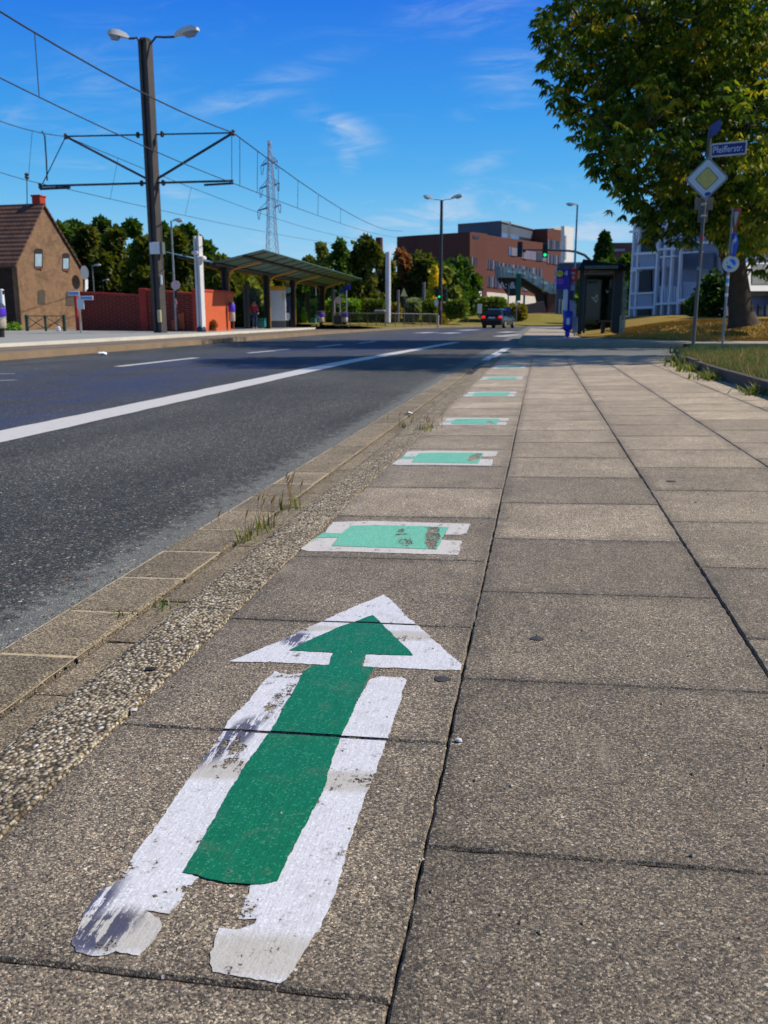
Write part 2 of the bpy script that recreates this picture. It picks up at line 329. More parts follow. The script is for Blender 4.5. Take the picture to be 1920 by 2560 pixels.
def m_paint(name, col, col2, ang, wear=.5, smears=(), fade=(), green=False, rough=.5):
    """brushed road paint, worn through to the slab where holes open"""
    m, t, b, o = newmat(name); g = pos(t)
    mp = t.n('ShaderNodeMapping', {'Vector': g}); mp.inputs['Rotation'].default_value = (0, 0, R_(ang)); mp.inputs['Scale'].default_value = (1, .09, 1)
    br = t.noise(mp.outputs[0], 340, 4, .6).outputs['Fac']
    pat = t.noise(g, 8, 5, .6).outputs['Fac']
    c = t.mix(t.step(br, .30, .8), col, col2)
    c = t.mix(t.math('MULTIPLY', t.step(pat, .5, .75), .35), c, col2)
    fk_ = t.voro(g, 420); fs_ = t.n('ShaderNodeSeparateColor', {0: fk_.outputs['Color']})
    c = t.mix(t.math('MULTIPLY', t.math('GREATER_THAN', fs_.outputs[0], .90), .5), c, (col2[0] * 1.5 + .05, col2[1] * 1.5 + .05, col2[2] * 1.5 + .05, 1))
    c = t.mix(t.math('MULTIPLY', t.math('LESS_THAN', fs_.outputs[1], .12), .35), c, (col[0] * .45, col[1] * .5, col[2] * .5, 1))
    dirt = t.step(t.noise(g, 17, 6, .75, .5).outputs['Fac'], .50, .78)
    c = t.mix(t.math('MULTIPLY', dirt, .30), c, s(118, 108, 94))
    wn = t.noise(g, 26, 6, .72).outputs['Fac']; wf = t.noise(mp.outputs[0], 120, 5, .7).outputs['Fac']; wp = t.noise(g, 230, 2, .6).outputs['Fac']
    base_t = .645 - .07 * wear
    hole = t.math('ADD', t.math('MULTIPLY', wn, .55), t.math('ADD', t.math('MULTIPLY', wf, .25), t.math('MULTIPLY', wp, .20)))
    add = None
    def spot(x, y, rx, ry, a):
        q = t.n('ShaderNodeMapping', {'Vector': g}, vector_type='TEXTURE'); q.inputs['Location'].default_value = (x, y, 0)
        q.inputs['Rotation'].default_value = (0, 0, R_(a)); q.inputs['Scale'].default_value = (rx, ry, 10)
        l = t.n('ShaderNodeVectorMath', operation='LENGTH'); t.set(l.inputs[0], q.outputs[0])
        r = t.n('ShaderNodeMapRange', {'Value': l.outputs['Value'], 'From Min': 1.15, 'From Max': .55}); r.interpolation_type = 'SMOOTHSTEP'; return r.outputs[0]
    for (x, y, rx, ry, a, kind) in fade:
        q = spot(x, y, rx, ry, a)
        if kind == 'grey': c = t.mix(t.math('MULTIPLY', q, .7), c, s(176, 170, 156)); q = t.math('MULTIPLY', q, .035)
        elif kind == 'slab': q = t.math('MULTIPLY', q, .16)
        else: q = t.math('MULTIPLY', q, .085)
        add = q if add is None else t.math('MAXIMUM', add, q)
    if add is not None: hole = t.math('ADD', hole, add)
    for (x, y, rx, ry, a) in smears:
        q = spot(x, y, rx, ry, a)
        ms = t.math('MULTIPLY', q, t.step(t.math('ADD', t.math('MULTIPLY', wf, .7), t.math('MULTIPLY', t.noise(g, 60, 5, .7).outputs['Fac'], .3)), .462, .482))
        c = t.mix(t.math('MULTIPLY', ms, .88), c, s(38, 40, 76))
    hm = t.step(hole, base_t - .012, base_t + .012)
    c = t.mix(t.math('MULTIPLY', t.step(hole, base_t - .07, base_t), .35), c, s(120, 112, 100))
    t.set(b.inputs['Base Color'], c); b.inputs['Roughness'].default_value = rough; b.inputs['Specular IOR Level'].default_value = .4
    bn = t.n('ShaderNodeBump', {'Strength': .45, 'Distance': .0013, 'Height': t.math('ADD', br, t.math('MULTIPLY', t.noise(g, 380, 2).outputs['Fac'], .9))}); t.set(b.inputs['Normal'], bn.outputs[0])
    tr = t.n('ShaderNodeBsdfTransparent'); mx = t.n('ShaderNodeMixShader', {0: hm}); t.set(mx.inputs[1], b.outputs[0]); t.set(mx.inputs[2], tr.outputs[0])
    t.L.new(mx.outputs[0], o.inputs['Surface']); return m
def m_grass(name, stops, rough=.8, scale=1.3):
    m, t, b, o = newmat(name); g = pos(t)
    va = t.n('ShaderNodeAttribute', attribute_name='var').outputs['Fac']
    f = t.math('ADD', t.math('MULTIPLY', va, .5), t.math('MULTIPLY', t.noise(g, scale, 6, .7).outputs['Fac'], .5))
    t.set(b.inputs['Base Color'], t.ramp(f, stops)); b.inputs['Roughness'].default_value = rough; b.inputs['Specular IOR Level'].default_value = .2
    return m
def m_leaf(name, stops, trans=.35, clump=1.6, rough=.55):
    m, t, b, o = newmat(name); g = pos(t)
    va = t.n('ShaderNodeAttribute', attribute_name='var').outputs['Fac']
    f = t.math('ADD', t.math('MULTIPLY', va, .55), t.math('MULTIPLY', t.step(t.noise(g, clump, 3, .6).outputs['Fac'], .3, .7), .45))
    c = t.ramp(f, stops); t.set(b.inputs['Base Color'], c); b.inputs['Roughness'].default_value = rough; b.inputs['Specular IOR Level'].default_value = .3
    tl = t.n('ShaderNodeBsdfTranslucent'); vm = t.n('ShaderNodeVectorMath', operation='MULTIPLY'); t.set(vm.inputs[0], c); vm.inputs[1].default_value = (1.5, 1.35, .5)
    t.set(tl.inputs[0], vm.outputs[0]); mx = t.n('ShaderNodeMixShader', {0: trans}); t.set(mx.inputs[1], b.outputs[0]); t.set(mx.inputs[2], tl.outputs[0])
    t.L.new(mx.outputs[0], o.inputs['Surface']); return m
def m_glass(name, col, alpha=.35, rough=.05):
    m, t, b, o = newmat(name); b.inputs['Base Color'].default_value = col; b.inputs['Roughness'].default_value = rough
    tr = t.n('ShaderNodeBsdfTransparent', {0: (min(1, col[0] * 2 + .45), min(1, col[1] * 2 + .5), min(1, col[2] * 2 + .5), 1)})
    mx = t.n('ShaderNodeMixShader', {0: alpha}); t.set(mx.inputs[1], tr.outputs[0]); t.set(mx.inputs[2], b.outputs[0])
    t.L.new(mx.outputs[0], o.inputs['Surface']); return m
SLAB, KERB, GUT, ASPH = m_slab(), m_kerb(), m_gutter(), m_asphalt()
SOIL = M('joint_soil', s(44, 38, 30), .95, .4, 40)
# ------------------------------------------------------------------ pavement slabs
CX = [-.603, -.108, .390, .893, 1.392]; GAP = .0030; DROP = .0035
XR = 1.66
def kerb_right(y):                 # where the lawn edging runs
    if y < 9: return XR
    return XR + .03 * (y - 9) + (max(0, y - 12.2) ** 2) * .17
def rough_rect(x0, x1, y0, y1, near):
    if not near: return [(x0, y0), (x1, y0), (x1, y1), (x0, y1)]
    out = []; st = .022
    def side(a, b):
        L = math.dist(a, b); n = max(2, int(L / st))
        for i in range(n):
            f = i / n; j = rnd.gauss(0, .0009) if 0 < i else 0
            px, py = a[0] + (b[0] - a[0]) * f, a[1] + (b[1] - a[1]) * f
            nx, ny = -(b[1] - a[1]) / L, (b[0] - a[0]) / L
            out.append((px + nx * j, py + ny * j))
    side((x0, y0), (x1, y0)); side((x1, y0), (x1, y1)); side((x1, y1), (x0, y1)); side((x0, y1), (x0, y0))
    return out
pav = MB(); RECT = []; gt_ref = [None]
def slab(x0, x1, y0, y1, tone=None, mb=pav, dz=0.0, zf=pz, tilt=.0008, bev=.003):
    near = y0 < 4.2
    g0 = (GAP / 2 if mb is not gt_ref[0] else .0040) + rnd.uniform(-.0012, .0014); tl = rnd.gauss(0, tilt); tz = rnd.gauss(0, tilt * .8); xc, yc = (x0 + x1) / 2, (y0 + y1) / 2
    Z = lambda x, y: zf(x, y, dz) + tl * (x - xc) + tz * (y - yc)
    P = rough_rect(x0 + g0, x1 - g0, y0 + g0, y1 - g0, near); n = len(P)
    ins = [(xc + (x - xc) * (1 - 2 * bev / (x1 - x0)), yc + (y - yc) * (1 - 2 * bev / (y1 - y0))) for x, y in P]
    vs = [(x, y, Z(x, y)) for x, y in ins] + [(x, y, Z(x, y) - DROP) for x, y in P] + [(x, y, Z(x, y) - .03) for x, y in P]
    mb.ca = min(1, rnd.random() * .38 + max(0, min(.66, (y0 - .9) * .13))) + .01 if tone is None else tone  # tone pales up the pavement: grazing sheen put into the slab colour
    mb.add(vs, [tuple(range(n))] + [(i, n + i, n + (i + 1) % n, (i + 1) % n) for i in range(n)] + [(n + i, 2 * n + i, 2 * n + (i + 1) % n, n + (i + 1) % n) for i in range(n)])
ROWL = .4907
YEND = 14.35
offs = [.660, .898, .656, .90, .66]
JO = [[], [], [], [], []]
for c in range(5):
    x0 = CX[c]; x1 = CX[c + 1] if c < 4 else None
    y = offs[c] - 4 * ROWL
    while y < YEND:
        y1 = min(y + ROWL, YEND)
        if y1 - y > .1:
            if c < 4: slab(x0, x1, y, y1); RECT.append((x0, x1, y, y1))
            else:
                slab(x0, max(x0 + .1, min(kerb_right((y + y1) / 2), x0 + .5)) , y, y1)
        y += ROWL
# the widening towards the side street
yy0 = 10.0; k = 0
for c in range(1, 9):
    x0 = 1.392 + c * .5
    y = offs[c % 2] + ROWL * 20
    while y < YEND:
        y1 = min(y + ROWL, YEND)
        if kerb_right(y) > x0 + .02 and y1 - y > .1: slab(x0, min(x0 + .5, kerb_right(y1)), y, y1)
        y += ROWL
struct('pavement', pav, SLAB)
ps = MB(); ps.add([(-.62, -2, pz(-.62, -2, -.011)), (9, -2, pz(9, -2, -.011)), (9, YEND, pz(9, YEND, -.011)), (-.62, YEND, pz(-.62, YEND, -.011))], [(0, 1, 2, 3)])
struct('pavement_joint_bed', ps, SOIL)
# ------------------------------------------------------------------ kerb and gutter
kb = MB(); y = -1.3
while y < YEND + .1:
    y1 = min(y + 1.0, YEND + .1); x0, x1 = -.748, -.604
    prof = lambda yy: [(x0 + .012, pz(x0, yy, -.16)), (x0 + .003, pz(x0, yy, -.014)), (x0 + .012, pz(x0, yy, -.004)), (x0 + .03, pz(x0, yy, .0005)), (x1 - .004, pz(x1, yy, .000)), (x1 - .002, pz(x1, yy, -.003)), (x1, pz(x1, yy, -.03))]
    a, b = y + .002, y1 - .002; pa, pb = prof(a), prof(b); n = len(pa)
    kb.add([(p[0], a, p[1]) for p in pa] + [(p[0], b, p[1]) for p in pb], [(i, i + 1, n + i + 1, n + i) for i in range(n - 1)] + [tuple(range(n)), tuple(range(2 * n - 1, n - 1, -1))])
    y = y1
struct('kerb', kb, KERB)
gt = MB(); gt_ref[0] = gt; GZ = lambda x, y, d=0: PA * x + PB * y - .072 + d
for (x0, x1, o, L, dz) in ((-1.092, -.905, 1.30, .283, 0), (-.901, -.752, 1.405, .281, -.004)):
    y = o - 12 * L
    while y < YEND:
        if y > -1.5: slab(x0, x1, y, min(y + L, YEND), mb=gt, zf=GZ, dz=dz + rnd.gauss(0, .0008), tilt=.004, bev=.009, tone=rnd.random())
        y += L
struct('gutter', gt, GUT)
gs = MB(); gs.add([(x, y, GZ(x, y, -.0030)) for x, y in ((-1.090, -2), (-.908, -2), (-.908, YEND), (-1.090, YEND))] + [(x, y, GZ(x, y, -.011)) for x, y in ((-.897, -2), (-.74, -2), (-.74, YEND), (-.897, YEND))], [(0, 1, 2, 3), (4, 5, 6, 7)]); struct('gutter_joint_bed', gs, M('joint_sunlit', s(176, 160, 132), .95, .3, 30, fine=.2))  # wide row's bed is pale to stand in for sunlit joint chamfers
gs = MB(); gs.add([(x, y, GZ(x, y, -.022)) for x, y in ((-.912, -2), (-.893, -2), (-.893, YEND), (-.912, YEND))], [(0, 1, 2, 3)]); struct('gutter_row_joint', gs, SOIL)
# ------------------------------------------------------------------ road sheet
def far_x(y):
    t = [(-20, -8.9), (14, -8.9), (23, -9.15), (40, -9.8), (54, -9.8), (66, -9.6), (78, -7.6), (88, -3.5), (95, 2.0), (101, 12.0), (104, 40)]
    for (a, xa), (b, xb) in zip(t, t[1:]):
        if y <= b: return xa + (xb - xa) * (y - a) / (b - a)
    return 40
def near_x(y):                     # right hand road edge
    if y < 14.4: return -1.085
    if y < 22.4: return 14.0
    if y < 25.5: return -.5 + (1 - ((y - 22.4) / 3.1)) ** 2 * 4.0
    if y < 60: return -.6
    if y < 78: return -.6 + (y - 60) ** 2 * .022
    return 6.5 + (y - 78) * 2.6
rd = MB(); ys = [-20, -2, 2, 6, 10, 14.35, 14.36, 18, 22.39, 22.4, 22.9, 23.5, 24.2, 25, 25.5, 30, 40, 50, 56, 60, 63, 66, 70, 74, 78, 83, 88, 92, 95, 98, 101, 104]
vs = []; fs = []
for i, y in enumerate(ys):
    xa, xb = far_x(y), near_x(y if i != 5 else 14.0)
    if i == 6: xb = 14.0
    vs += [(xa + (xb - xa) * k / 6, y, rz(y)) for k in range(7)]
    if i: fs += [((i-1)*7+k, (i-1)*7+k+1, i*7+k+1, i*7+k) for k in range(6)]
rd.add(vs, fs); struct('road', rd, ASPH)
gm = MB(); gm.add([(-900, -300, -.62), (900, -300, -.62), (900, 1500, -.62), (-900, 1500, -.62)], [(0, 1, 2, 3)])
struct('ground', gm, m_grass('earth_ground', [(0, s(70, 62, 40)), (.5, s(92, 88, 50)), (1, s(116, 104, 62))], .95, .3))
WHITE = m_paint('road_white', s(206, 202, 197), s(192, 188, 182), 0, .05)
def line(x0a, x0b, y0, x1a, x1b, y1, label, group=None, n=12):
    mb = MB(); vs = []; fs = []
    for i in range(n + 1):
        f = i / n; y = y0 + (y1 - y0) * f; j = (rnd.uniform(-.008, .008), rnd.uniform(-.008, .008))
        a = x0a + (x1a - x0a) * f + j[0]; b_ = x0b + (x1b - x0b) * f + j[1]
        vs += [(a, y, rz(y) + .004), (b_, y, rz(y) + .004)]
        if i: fs.append((2*i-2, 2*i-1, 2*i+1, 2*i))
    mb.add(vs, fs); return single('lane_line', mb, WHITE, label, 'road marking', (x0a, y0, rz(y0)), group)
line(-3.30, -2.97, -1, -3.25, -2.95, 14.0, 'long solid white lane line running up the asphalt from the left edge', n=60)
line(-3.25, -2.95, 14.0, -2.62, -2.36, 27.5, 'far end of the white lane line crossing the tree shadow beside the side street', n=30)
line(-.98, -.80, 15.3, -.92, -.74, 18.9, 'greyish white stripe straight beyond the end of the near kerb', 'white stripe crossing the side street mouth')
line(-.92, -.74, 18.95, -.86, -.68, 22.2, 'bright sunlit white stripe at the far side of the side street mouth', 'white stripe crossing the side street mouth')
dl = [((300, 918), (495, 896), 'nearest short white dash on the left lane, longest of the dashes'), ((625, 882), (725, 873), 'second white dash from the left in the lane line'),
      ((797, 866), (858, 860), 'third white dash from the left in the lane line'), ((900, 856), (940, 852), 'fourth white dash from the left, just past the platform end')]
for (a, b_, lb) in dl:
    A, B = gz(*a, -.14), gz(*b_, -.15); line(A[0] - .11, A[0] + .04, A[1], B[0] - .11, B[0] + .04, B[1], lb, 'dashes of the left lane line')
A, B = gz(-60, 932, -.13), gz(40, 925, -.13)
for k, (v0, lb) in enumerate(((935, 'upper of the two faint white dashes at the left picture edge'), (952, 'lower of the two faint white dashes at the left picture edge'))):
    a = gz(-40, v0 + 2, -.13); b_ = gz(38, v0, -.13); line(a[0]-.05, a[0]+.05, a[1], b_[0]-.05, b_[0]+.05, b_[1], lb, 'faint dashes at the picture edge', 3)
for (u0, u1, v, lb) in ((1045, 1085, 833, 'small white arrow dash left of the far lamp mast foot'), (1108, 1145, 834, 'small white lane dash right of the far lamp mast foot'), (1150, 1190, 825, 'small white dash behind the dark car on the left'),
                    (1252, 1284, 831, 'upper white dash behind the dark car on the right'), (1248, 1264, 843.5, 'tiny white dash in front of the side street mouth'), (1266, 1296, 840, 'slanted white dash nearer than the dark car')):
    a = gz(u0, v + 1.2, -.25); b_ = gz(u1, v - 1.2, -.25); a[2] = b_[2] = 0
    d = (b_ - a); d /= np.linalg.norm(d); nn = np.array([-d[1], d[0], 0]) * (.09 + .012 * abs(a[1]) * .5)
    mb = MB(); q = [a - nn, b_ - nn, b_ + nn, a + nn]; mb.add([(p[0], p[1], rz(p[1]) + .004) for p in q], [(0, 1, 2, 3)])
    single('lane_line', mb, WHITE, lb, 'road marking', (a[0], a[1], rz(a[1])), 'small far markings')
# ------------------------------------------------------------------ painted arrow and patches
def clip(poly, x0, x1, y0, y1):
    for ax, val, sg in ((0, x0, 1), (0, x1, -1), (1, y0, 1), (1, y1, -1)):
        out = []
        for i in range(len(poly)):
            a, b_ = poly[i - 1], poly[i]; da, db = (a[ax] - val) * sg, (b_[ax] - val) * sg
            if (da >= 0) != (db >= 0):
                f = da / (da - db); out.append((a[0] + (b_[0] - a[0]) * f, a[1] + (b_[1] - a[1]) * f))
            if db >= 0: out.append(b_)
        poly = out
        if len(poly) < 3: return []
    return poly
def ragged(pts, amp=.0016, step=.006):
    out = []; w_ = 0.0
    for i in range(len(pts)):
        a, b_ = pts[i], pts[(i + 1) % len(pts)]; L = math.dist(a, b_); n = max(1, int(L / step))
        for k in range(n):
            f = k / n; w_ = w_ * .82 + rnd.gauss(0, amp * .42); j = 0 if k == 0 else w_ + rnd.gauss(0, amp * .3)
            out.append((a[0] + (b_[0] - a[0]) * f - (b_[1] - a[1]) / L * j, a[1] + (b_[1] - a[1]) * f + (b_[0] - a[0]) / L * j))
    return out
def paint(poly, lift, amp=.0016, step=.006, px=True):
    P = [tuple(pl(*q)[:2]) for q in poly] if px else poly
    P = ragged(P, amp, step); mb = MB(); GG = .0042
    for (x0, x1, y0, y1) in RECT:
        if x0 > .2: continue
        c = clip(P, x0 + (GG if x0 > -.5 else .0), x1 - GG, y0 + GG, y1 - GG)
        if len(c) >= 3:
            vs = [(x, y, pz(x, y, lift)) for x, y in c]; mb.add(vs, [tuple(range(len(vs)))])
    return mb
def wpt(u, v): p = pl(u, v); return float(p[0]), float(p[1])
sm = [(*wpt(745, 1600), .035, .045, 20), (*wpt(575, 1850), .030, .10, -15), (*wpt(205, 2285), .022, .07, -12), (*wpt(255, 2330), .03, .045, -30)]
fd = [(*wpt(530, 1925), .10, .030, 3, 'grey'), (*wpt(862, 1955), .10, .030, 3, 'grey'), (*wpt(330, 2330), .08, .035, 3, 'grey'), (*wpt(650, 2390), .11, .035, 3, 'grey'),
      (*wpt(775, 1572), .06, .02, 10, 'grey'), (*wpt(1020, 1590), .07, .03, 0, 'grey'), (*wpt(460, 2250), .035, .03, 0, 'hole'), (*wpt(700, 1760), .02, .09, 0, 'hole'),
      (*wpt(575, 1880), .03, .05, 0, 'hole'), (*wpt(610, 2260), .02, .03, 0, 'hole'), (*wpt(290, 2180), .02, .04, 0, 'hole'), (*wpt(700, 1690), .05, .014, 0, 'hole')]
PW = m_paint('white_arrow_paint', s(212, 212, 218), s(196, 196, 201), 0, .55, sm, fd)
PG = m_paint('green_arrow_paint', s(8, 100, 66), s(16, 116, 78), 0, -.25, (), [(*wpt(640, 2190), .05, .02, 0, 'hole'), (*wpt(860, 1715), .03, .014, 10, 'hole')], rough=.42)
arrow = thing('painted_arrow', 'large green arrow with white border painted on the slabs in the foreground', 'painted arrow', (*wpt(700, 1900), pz(-.3, 1.1)))
LS = [(179, 2363), (205, 2385), (231, 2392), (290, 2380), (347, 2391), (378, 2360), (405, 2317), (399, 2299), (365, 2279), (428, 2288), (460, 2240), (498, 2195), (465, 2184), (500, 2130), (560, 2020), (620, 1925), (690, 1818), (764, 1690), (758, 1684), (720, 1688), (686, 1679), (650, 1715), (613, 1760), (575, 1800), (540, 1860), (492, 1917), (463, 1958), (410, 2040), (341, 2131), (289, 2207), (262, 2222), (249, 2230), (215, 2275), (197, 2317)]
RS = [(955, 1692), (1013, 1698), (1015, 1710), (992, 1780), (969, 1841), (949, 1900), (914, 1987), (880, 2091), (839, 2236), (804, 2317), (775, 2357), (750, 2400), (735, 2427), (715, 2452), (700, 2461), (660, 2452), (625, 2447), (580, 2440), (532, 2432), (527, 2398), (535, 2370), (540, 2340), (548, 2322), (596, 2326), (637, 2311), (642, 2299), (596, 2299), (612, 2255), (637, 2208), (680, 2210), (715, 2155), (755, 2075), (798, 1987), (825, 1900), (850, 1838), (900, 1745), (925, 1700)]
HL = [(570, 1655), (640, 1628), (700, 1604), (764, 1572), (810, 1552), (880, 1520), (960, 1487), (990, 1512), (1013, 1539), (1036, 1557), (1080, 1598), (1120, 1635), (1160, 1667), (1155, 1677), (1040, 1673), (906, 1669), (914, 1638), (833, 1634), (822, 1665), (712, 1659)]
GR = [(457, 2184), (530, 2060), (613, 1917), (683, 1818), (758, 1682), (781, 1667), (822, 1664), (833, 1634), (723, 1628), (760, 1610), (840, 1572), (932, 1540), (975, 1580), (1033, 1641), (914, 1638), (906, 1668), (937, 1671), (900, 1740), (856, 1838), (830, 1900), (804, 1987), (718, 2155), (695, 2205), (650, 2214), (600, 2212), (540, 2204), (490, 2190)]
paint(LS, .0012).build('white_border_stroke', PW, arrow)['label'] = 'left white stroke with a smeared curled foot'
paint(RS, .0012).build('white_border_stroke', PW, arrow)['label'] = 'right white stroke with a thick cream foot'
paint(HL, .0012).build('white_arrow_head', PW, arrow)
paint(GR, .0022, .0012).build('green_arrow_body', PG, arrow)
sc_ = .42194; ox, oy = 560, 1270
q = lambda L: [wpt(ox + x * sc_, oy + y * sc_) for x, y in L]
TB = q([(640, 85), (880, 78), (1120, 86), (1460, 95), (1440, 150), (1400, 160), (1310, 160), (1330, 118), (1230, 114), (760, 108), (700, 152), (595, 150)])
BB = q([(540, 180), (680, 175), (640, 225), (1000, 240), (1170, 245), (1255, 250), (1290, 190), (1410, 195), (1385, 282), (1250, 276), (1000, 268), (800, 262), (500, 258), (455, 245)])
GP = q([(590, 150), (700, 152), (750, 108), (940, 106), (1240, 113), (1330, 118), (1300, 175), (1262, 250), (1160, 246), (1000, 240), (640, 228), (680, 178), (560, 180), (510, 210)])
PW2 = m_paint('white_patch_paint', s(208, 204, 198), s(190, 184, 174), 90, .6, (), [])
PW3 = m_paint('white_far_patch_paint', s(214, 210, 204), s(200, 194, 186), 90, 0)
PC = [(-.39, 2.36, .41, .35), (-.38, 3.815, .41, .40), (-.36, 5.24, .38, .38), (-.375, 7.23, .40, .46), (-.37, 9.23, .42, .47), (-.365, 11.40, .40, .58)]
LB = ['nearest pale green patch with white bars, worn at its right end, beyond the arrow', 'second pale green and white patch beyond the arrow', 'third green and white patch from the arrow, its white bars ending at the right',
      'fourth green and white patch along the kerb, counted from the arrow', 'fifth green and white patch, last but one before the side street', 'farthest and smallest green and white patch, at the end of the pavement']
for i, (xc, yc, wx, wy) in enumerate(PC):
    c0, w0 = (PC[0][0], PC[0][1]), (PC[0][2], PC[0][3])
    tr = lambda L: [(xc + (x - c0[0]) * wx / w0[0], yc + (y - c0[1]) * wy / w0[1]) for x, y in L]
    fade = [[(xc + .118, yc + .01, .024, .20, 5, 'slab'), (xc + .04, yc - .02, .03, .12, 12, 'hole')], [(xc + .12, yc + .02, .03, .15, -6, 'slab')], [(xc + .09, yc - .05, .02, .10, 10, 'slab'), (xc - .08, yc + .05, .05, .02, 0, 'hole')],
            [(xc + .13, yc, .02, .12, 0, 'hole'), (xc - .02, yc - .06, .06, .02, 8, 'hole')], [], []][i]
    pg = m_paint('green_patch_paint', s(100, 178, 148), s(124, 192, 164), 90, .35 if i < 3 else -.2, (), fade)
    th = thing('painted_patch', LB[i], 'painted patch', (xc, yc, pz(xc, yc)), 'green and white patches along the kerb')
    lf = .0012 + (.0012 if i > 2 else 0); pw_i = PW2 if i < 3 else PW3; paint(tr(TB), lf, px=False).build('white_bar', pw_i, th); paint(tr(BB), lf, px=False).build('white_bar', pw_i, th)
    paint(tr(GP), lf + .001, px=False).build('green_field', pg, th)
# small litter and gum spots
GUM = M('trodden_gum', s(58, 56, 58), .6, .2, 90)
for (u, v, r, lb) in ((1343, 1597, .013, 'dark oval gum spot on the big slab right of the arrow head'), (1105, 1698, .014, 'flat dark gum spot beside the arrow, close to the long joint'), (1678, 1204, .02, 'dark spot on the slab by the third long joint')):
    x, y = wpt(u, v); mb = MB(); n = 14
    mb.add([(x + math.cos(6.283*k/n) * r * rnd.uniform(.85, 1.15), y + math.sin(6.283*k/n) * r * .8 * rnd.uniform(.85, 1.15), pz(x, y, .0014)) for k in range(n)] + [(x, y, pz(x, y, .003))], [(k, (k+1) % n, n) for k in range(n)])
    single('gum_spot', mb, GUM, lb, 'gum spot', (x, y, pz(x, y)))
def pebble(x, y, z, r, mat, lb, cat='pebble', group=None, sq=.6):
    mb = MB(); n = 9; rings = [(-.9, .3), (-.4, .9), (.2, 1.0), (.7, .65)]
    vs = [(x + math.cos(6.283*k/n) * r * a * rnd.uniform(.8, 1.2), y + math.sin(6.283*k/n) * r * a * .8 * rnd.uniform(.8, 1.2), z + r * sq * (1 + zz)) for zz, a in rings for k in range(n)] + [(x, y, z + r * sq * 1.95)]
    mb.add(vs, [(i*n+k, i*n+(k+1) % n, (i+1)*n+(k+1) % n, (i+1)*n+k) for i in range(3) for k in range(n)] + [(27+k, 27+(k+1) % n, 36) for k in range(n)])
    return single('pebble', mb, mat, lb, cat, (x, y, z), group, smooth=True)
PEB = M('pale_pebble', s(205, 202, 198), .7, .1, 90); PEBO = M('ochre_pebble', s(150, 128, 100), .8, .2, 90); DK = M('dark_chip', s(34, 30, 30), .6, .2, 90)
x, y = wpt(1147, 1855); pebble(x, y, pz(x, y), .0052, PEB, 'small white pebble beside the long joint, right of the arrow shaft')
x, y = wpt(376, 1675); pebble(x, y, pz(x, y, .001), .010, DK, 'dark flat chip lying on the pebbly kerbstone', 'chip', sq=.18)
x, y = wpt(334, 1777); pebble(x, y, pz(x, y), .006, PEB, 'pale sliver at the slab corner by the kerb', sq=.3)
n = 0
for i in range(170):                # grit on the slabs: stuff nobody would count
    pass
gr = MB()
for i in range(420):
    y = .75 + rng.random() ** 1.5 * 6; x = rng.uniform(-.6, 1.4 + .0 * y); r = rng.uniform(.0012, .0032); z = pz(x, y)
    a = rng.random(3) * .8 + .6
    vs = [(x + r*a[0], y, z + r*.5), (x - r*a[1], y + r*.3, z + r*.5), (x, y + r*a[2], z + r*.5), (x, y - r, z + r*.5), (x, y, z + r*1.2), (x, y, z - .0004)]
    gr.ca = float(rng.random()) + .01; gr.add(vs, [(0, 2, 4), (2, 1, 4), (1, 3, 4), (3, 0, 4), (2, 0, 5), (1, 2, 5), (3, 1, 5), (0, 3, 5)])
for i in range(1500):
    y = 1.0 + rng.random() ** 1.4 * 7; w_ = rng.random()
    x = (-.903 + rng.normal(0, .006)) if w_ < .35 else (-.762 + abs(rng.normal(0, .012)) * -1) if w_ < .8 else (-1.10 + rng.normal(0, .012))
    r = rng.uniform(.0012, .0042); z = GZ(x, y, -.002 if w_ > .35 else -.006); a = rng.random(3) * .8 + .6
    gr.ca = float(rng.random() ** 1.6) * .8 + .01; gr.add([(x + r*a[0], y, z + r*.5), (x - r*a[1], y + r*.3, z + r*.5), (x, y + r*a[2], z + r*.5), (x, y - r, z + r*.5), (x, y, z + r*1.2), (x, y, z - .0004)], [(0, 2, 4), (2, 1, 4), (1, 3, 4), (3, 0, 4), (2, 0, 5), (1, 2, 5), (3, 1, 5), (0, 3, 5)])
tag(gr.build('grit', m_grass('grit', [(0, s(50, 46, 42)), (.4, s(120, 108, 92)), (.75, s(200, 190, 170)), (1, s(200, 140, 90))], .85, 50), None, (0, 0, 0)), 'loose grit scattered on the slabs and along the gutter', 'grit', kind='stuff')
# paper scrap in the gutter, and on the road by the far kerb
def scrap(x, y, z, r, lb):
    mb = MB(); n = 7; top = [(x + r * math.cos(6.28*k/n) * rnd.uniform(.6, 1.1), y + r * math.sin(6.28*k/n) * rnd.uniform(.6, 1.1), z + rnd.uniform(.1, .9) * r * .7) for k in range(n)]
    mb.add(top + [(x, y, z + r * .6), (x, y, z)], [(k, (k+1) % n, n) for k in range(n)] + [((k+1) % n, k, n + 1) for k in range(n)])
    return single('paper_scrap', mb, M('paper', s(232, 234, 236), .7, .05, 50), lb, 'litter', (x, y, z))
p = pl(1023, 1036, -.07); scrap(p[0], p[1], p[2], .035, 'crumpled white paper scrap in the gutter beside the kerb')
p = gz(256, 888, -.14); scrap(p[0], p[1], rz(p[1]), .11, 'white litter lying on the asphalt at the far kerb on the left')
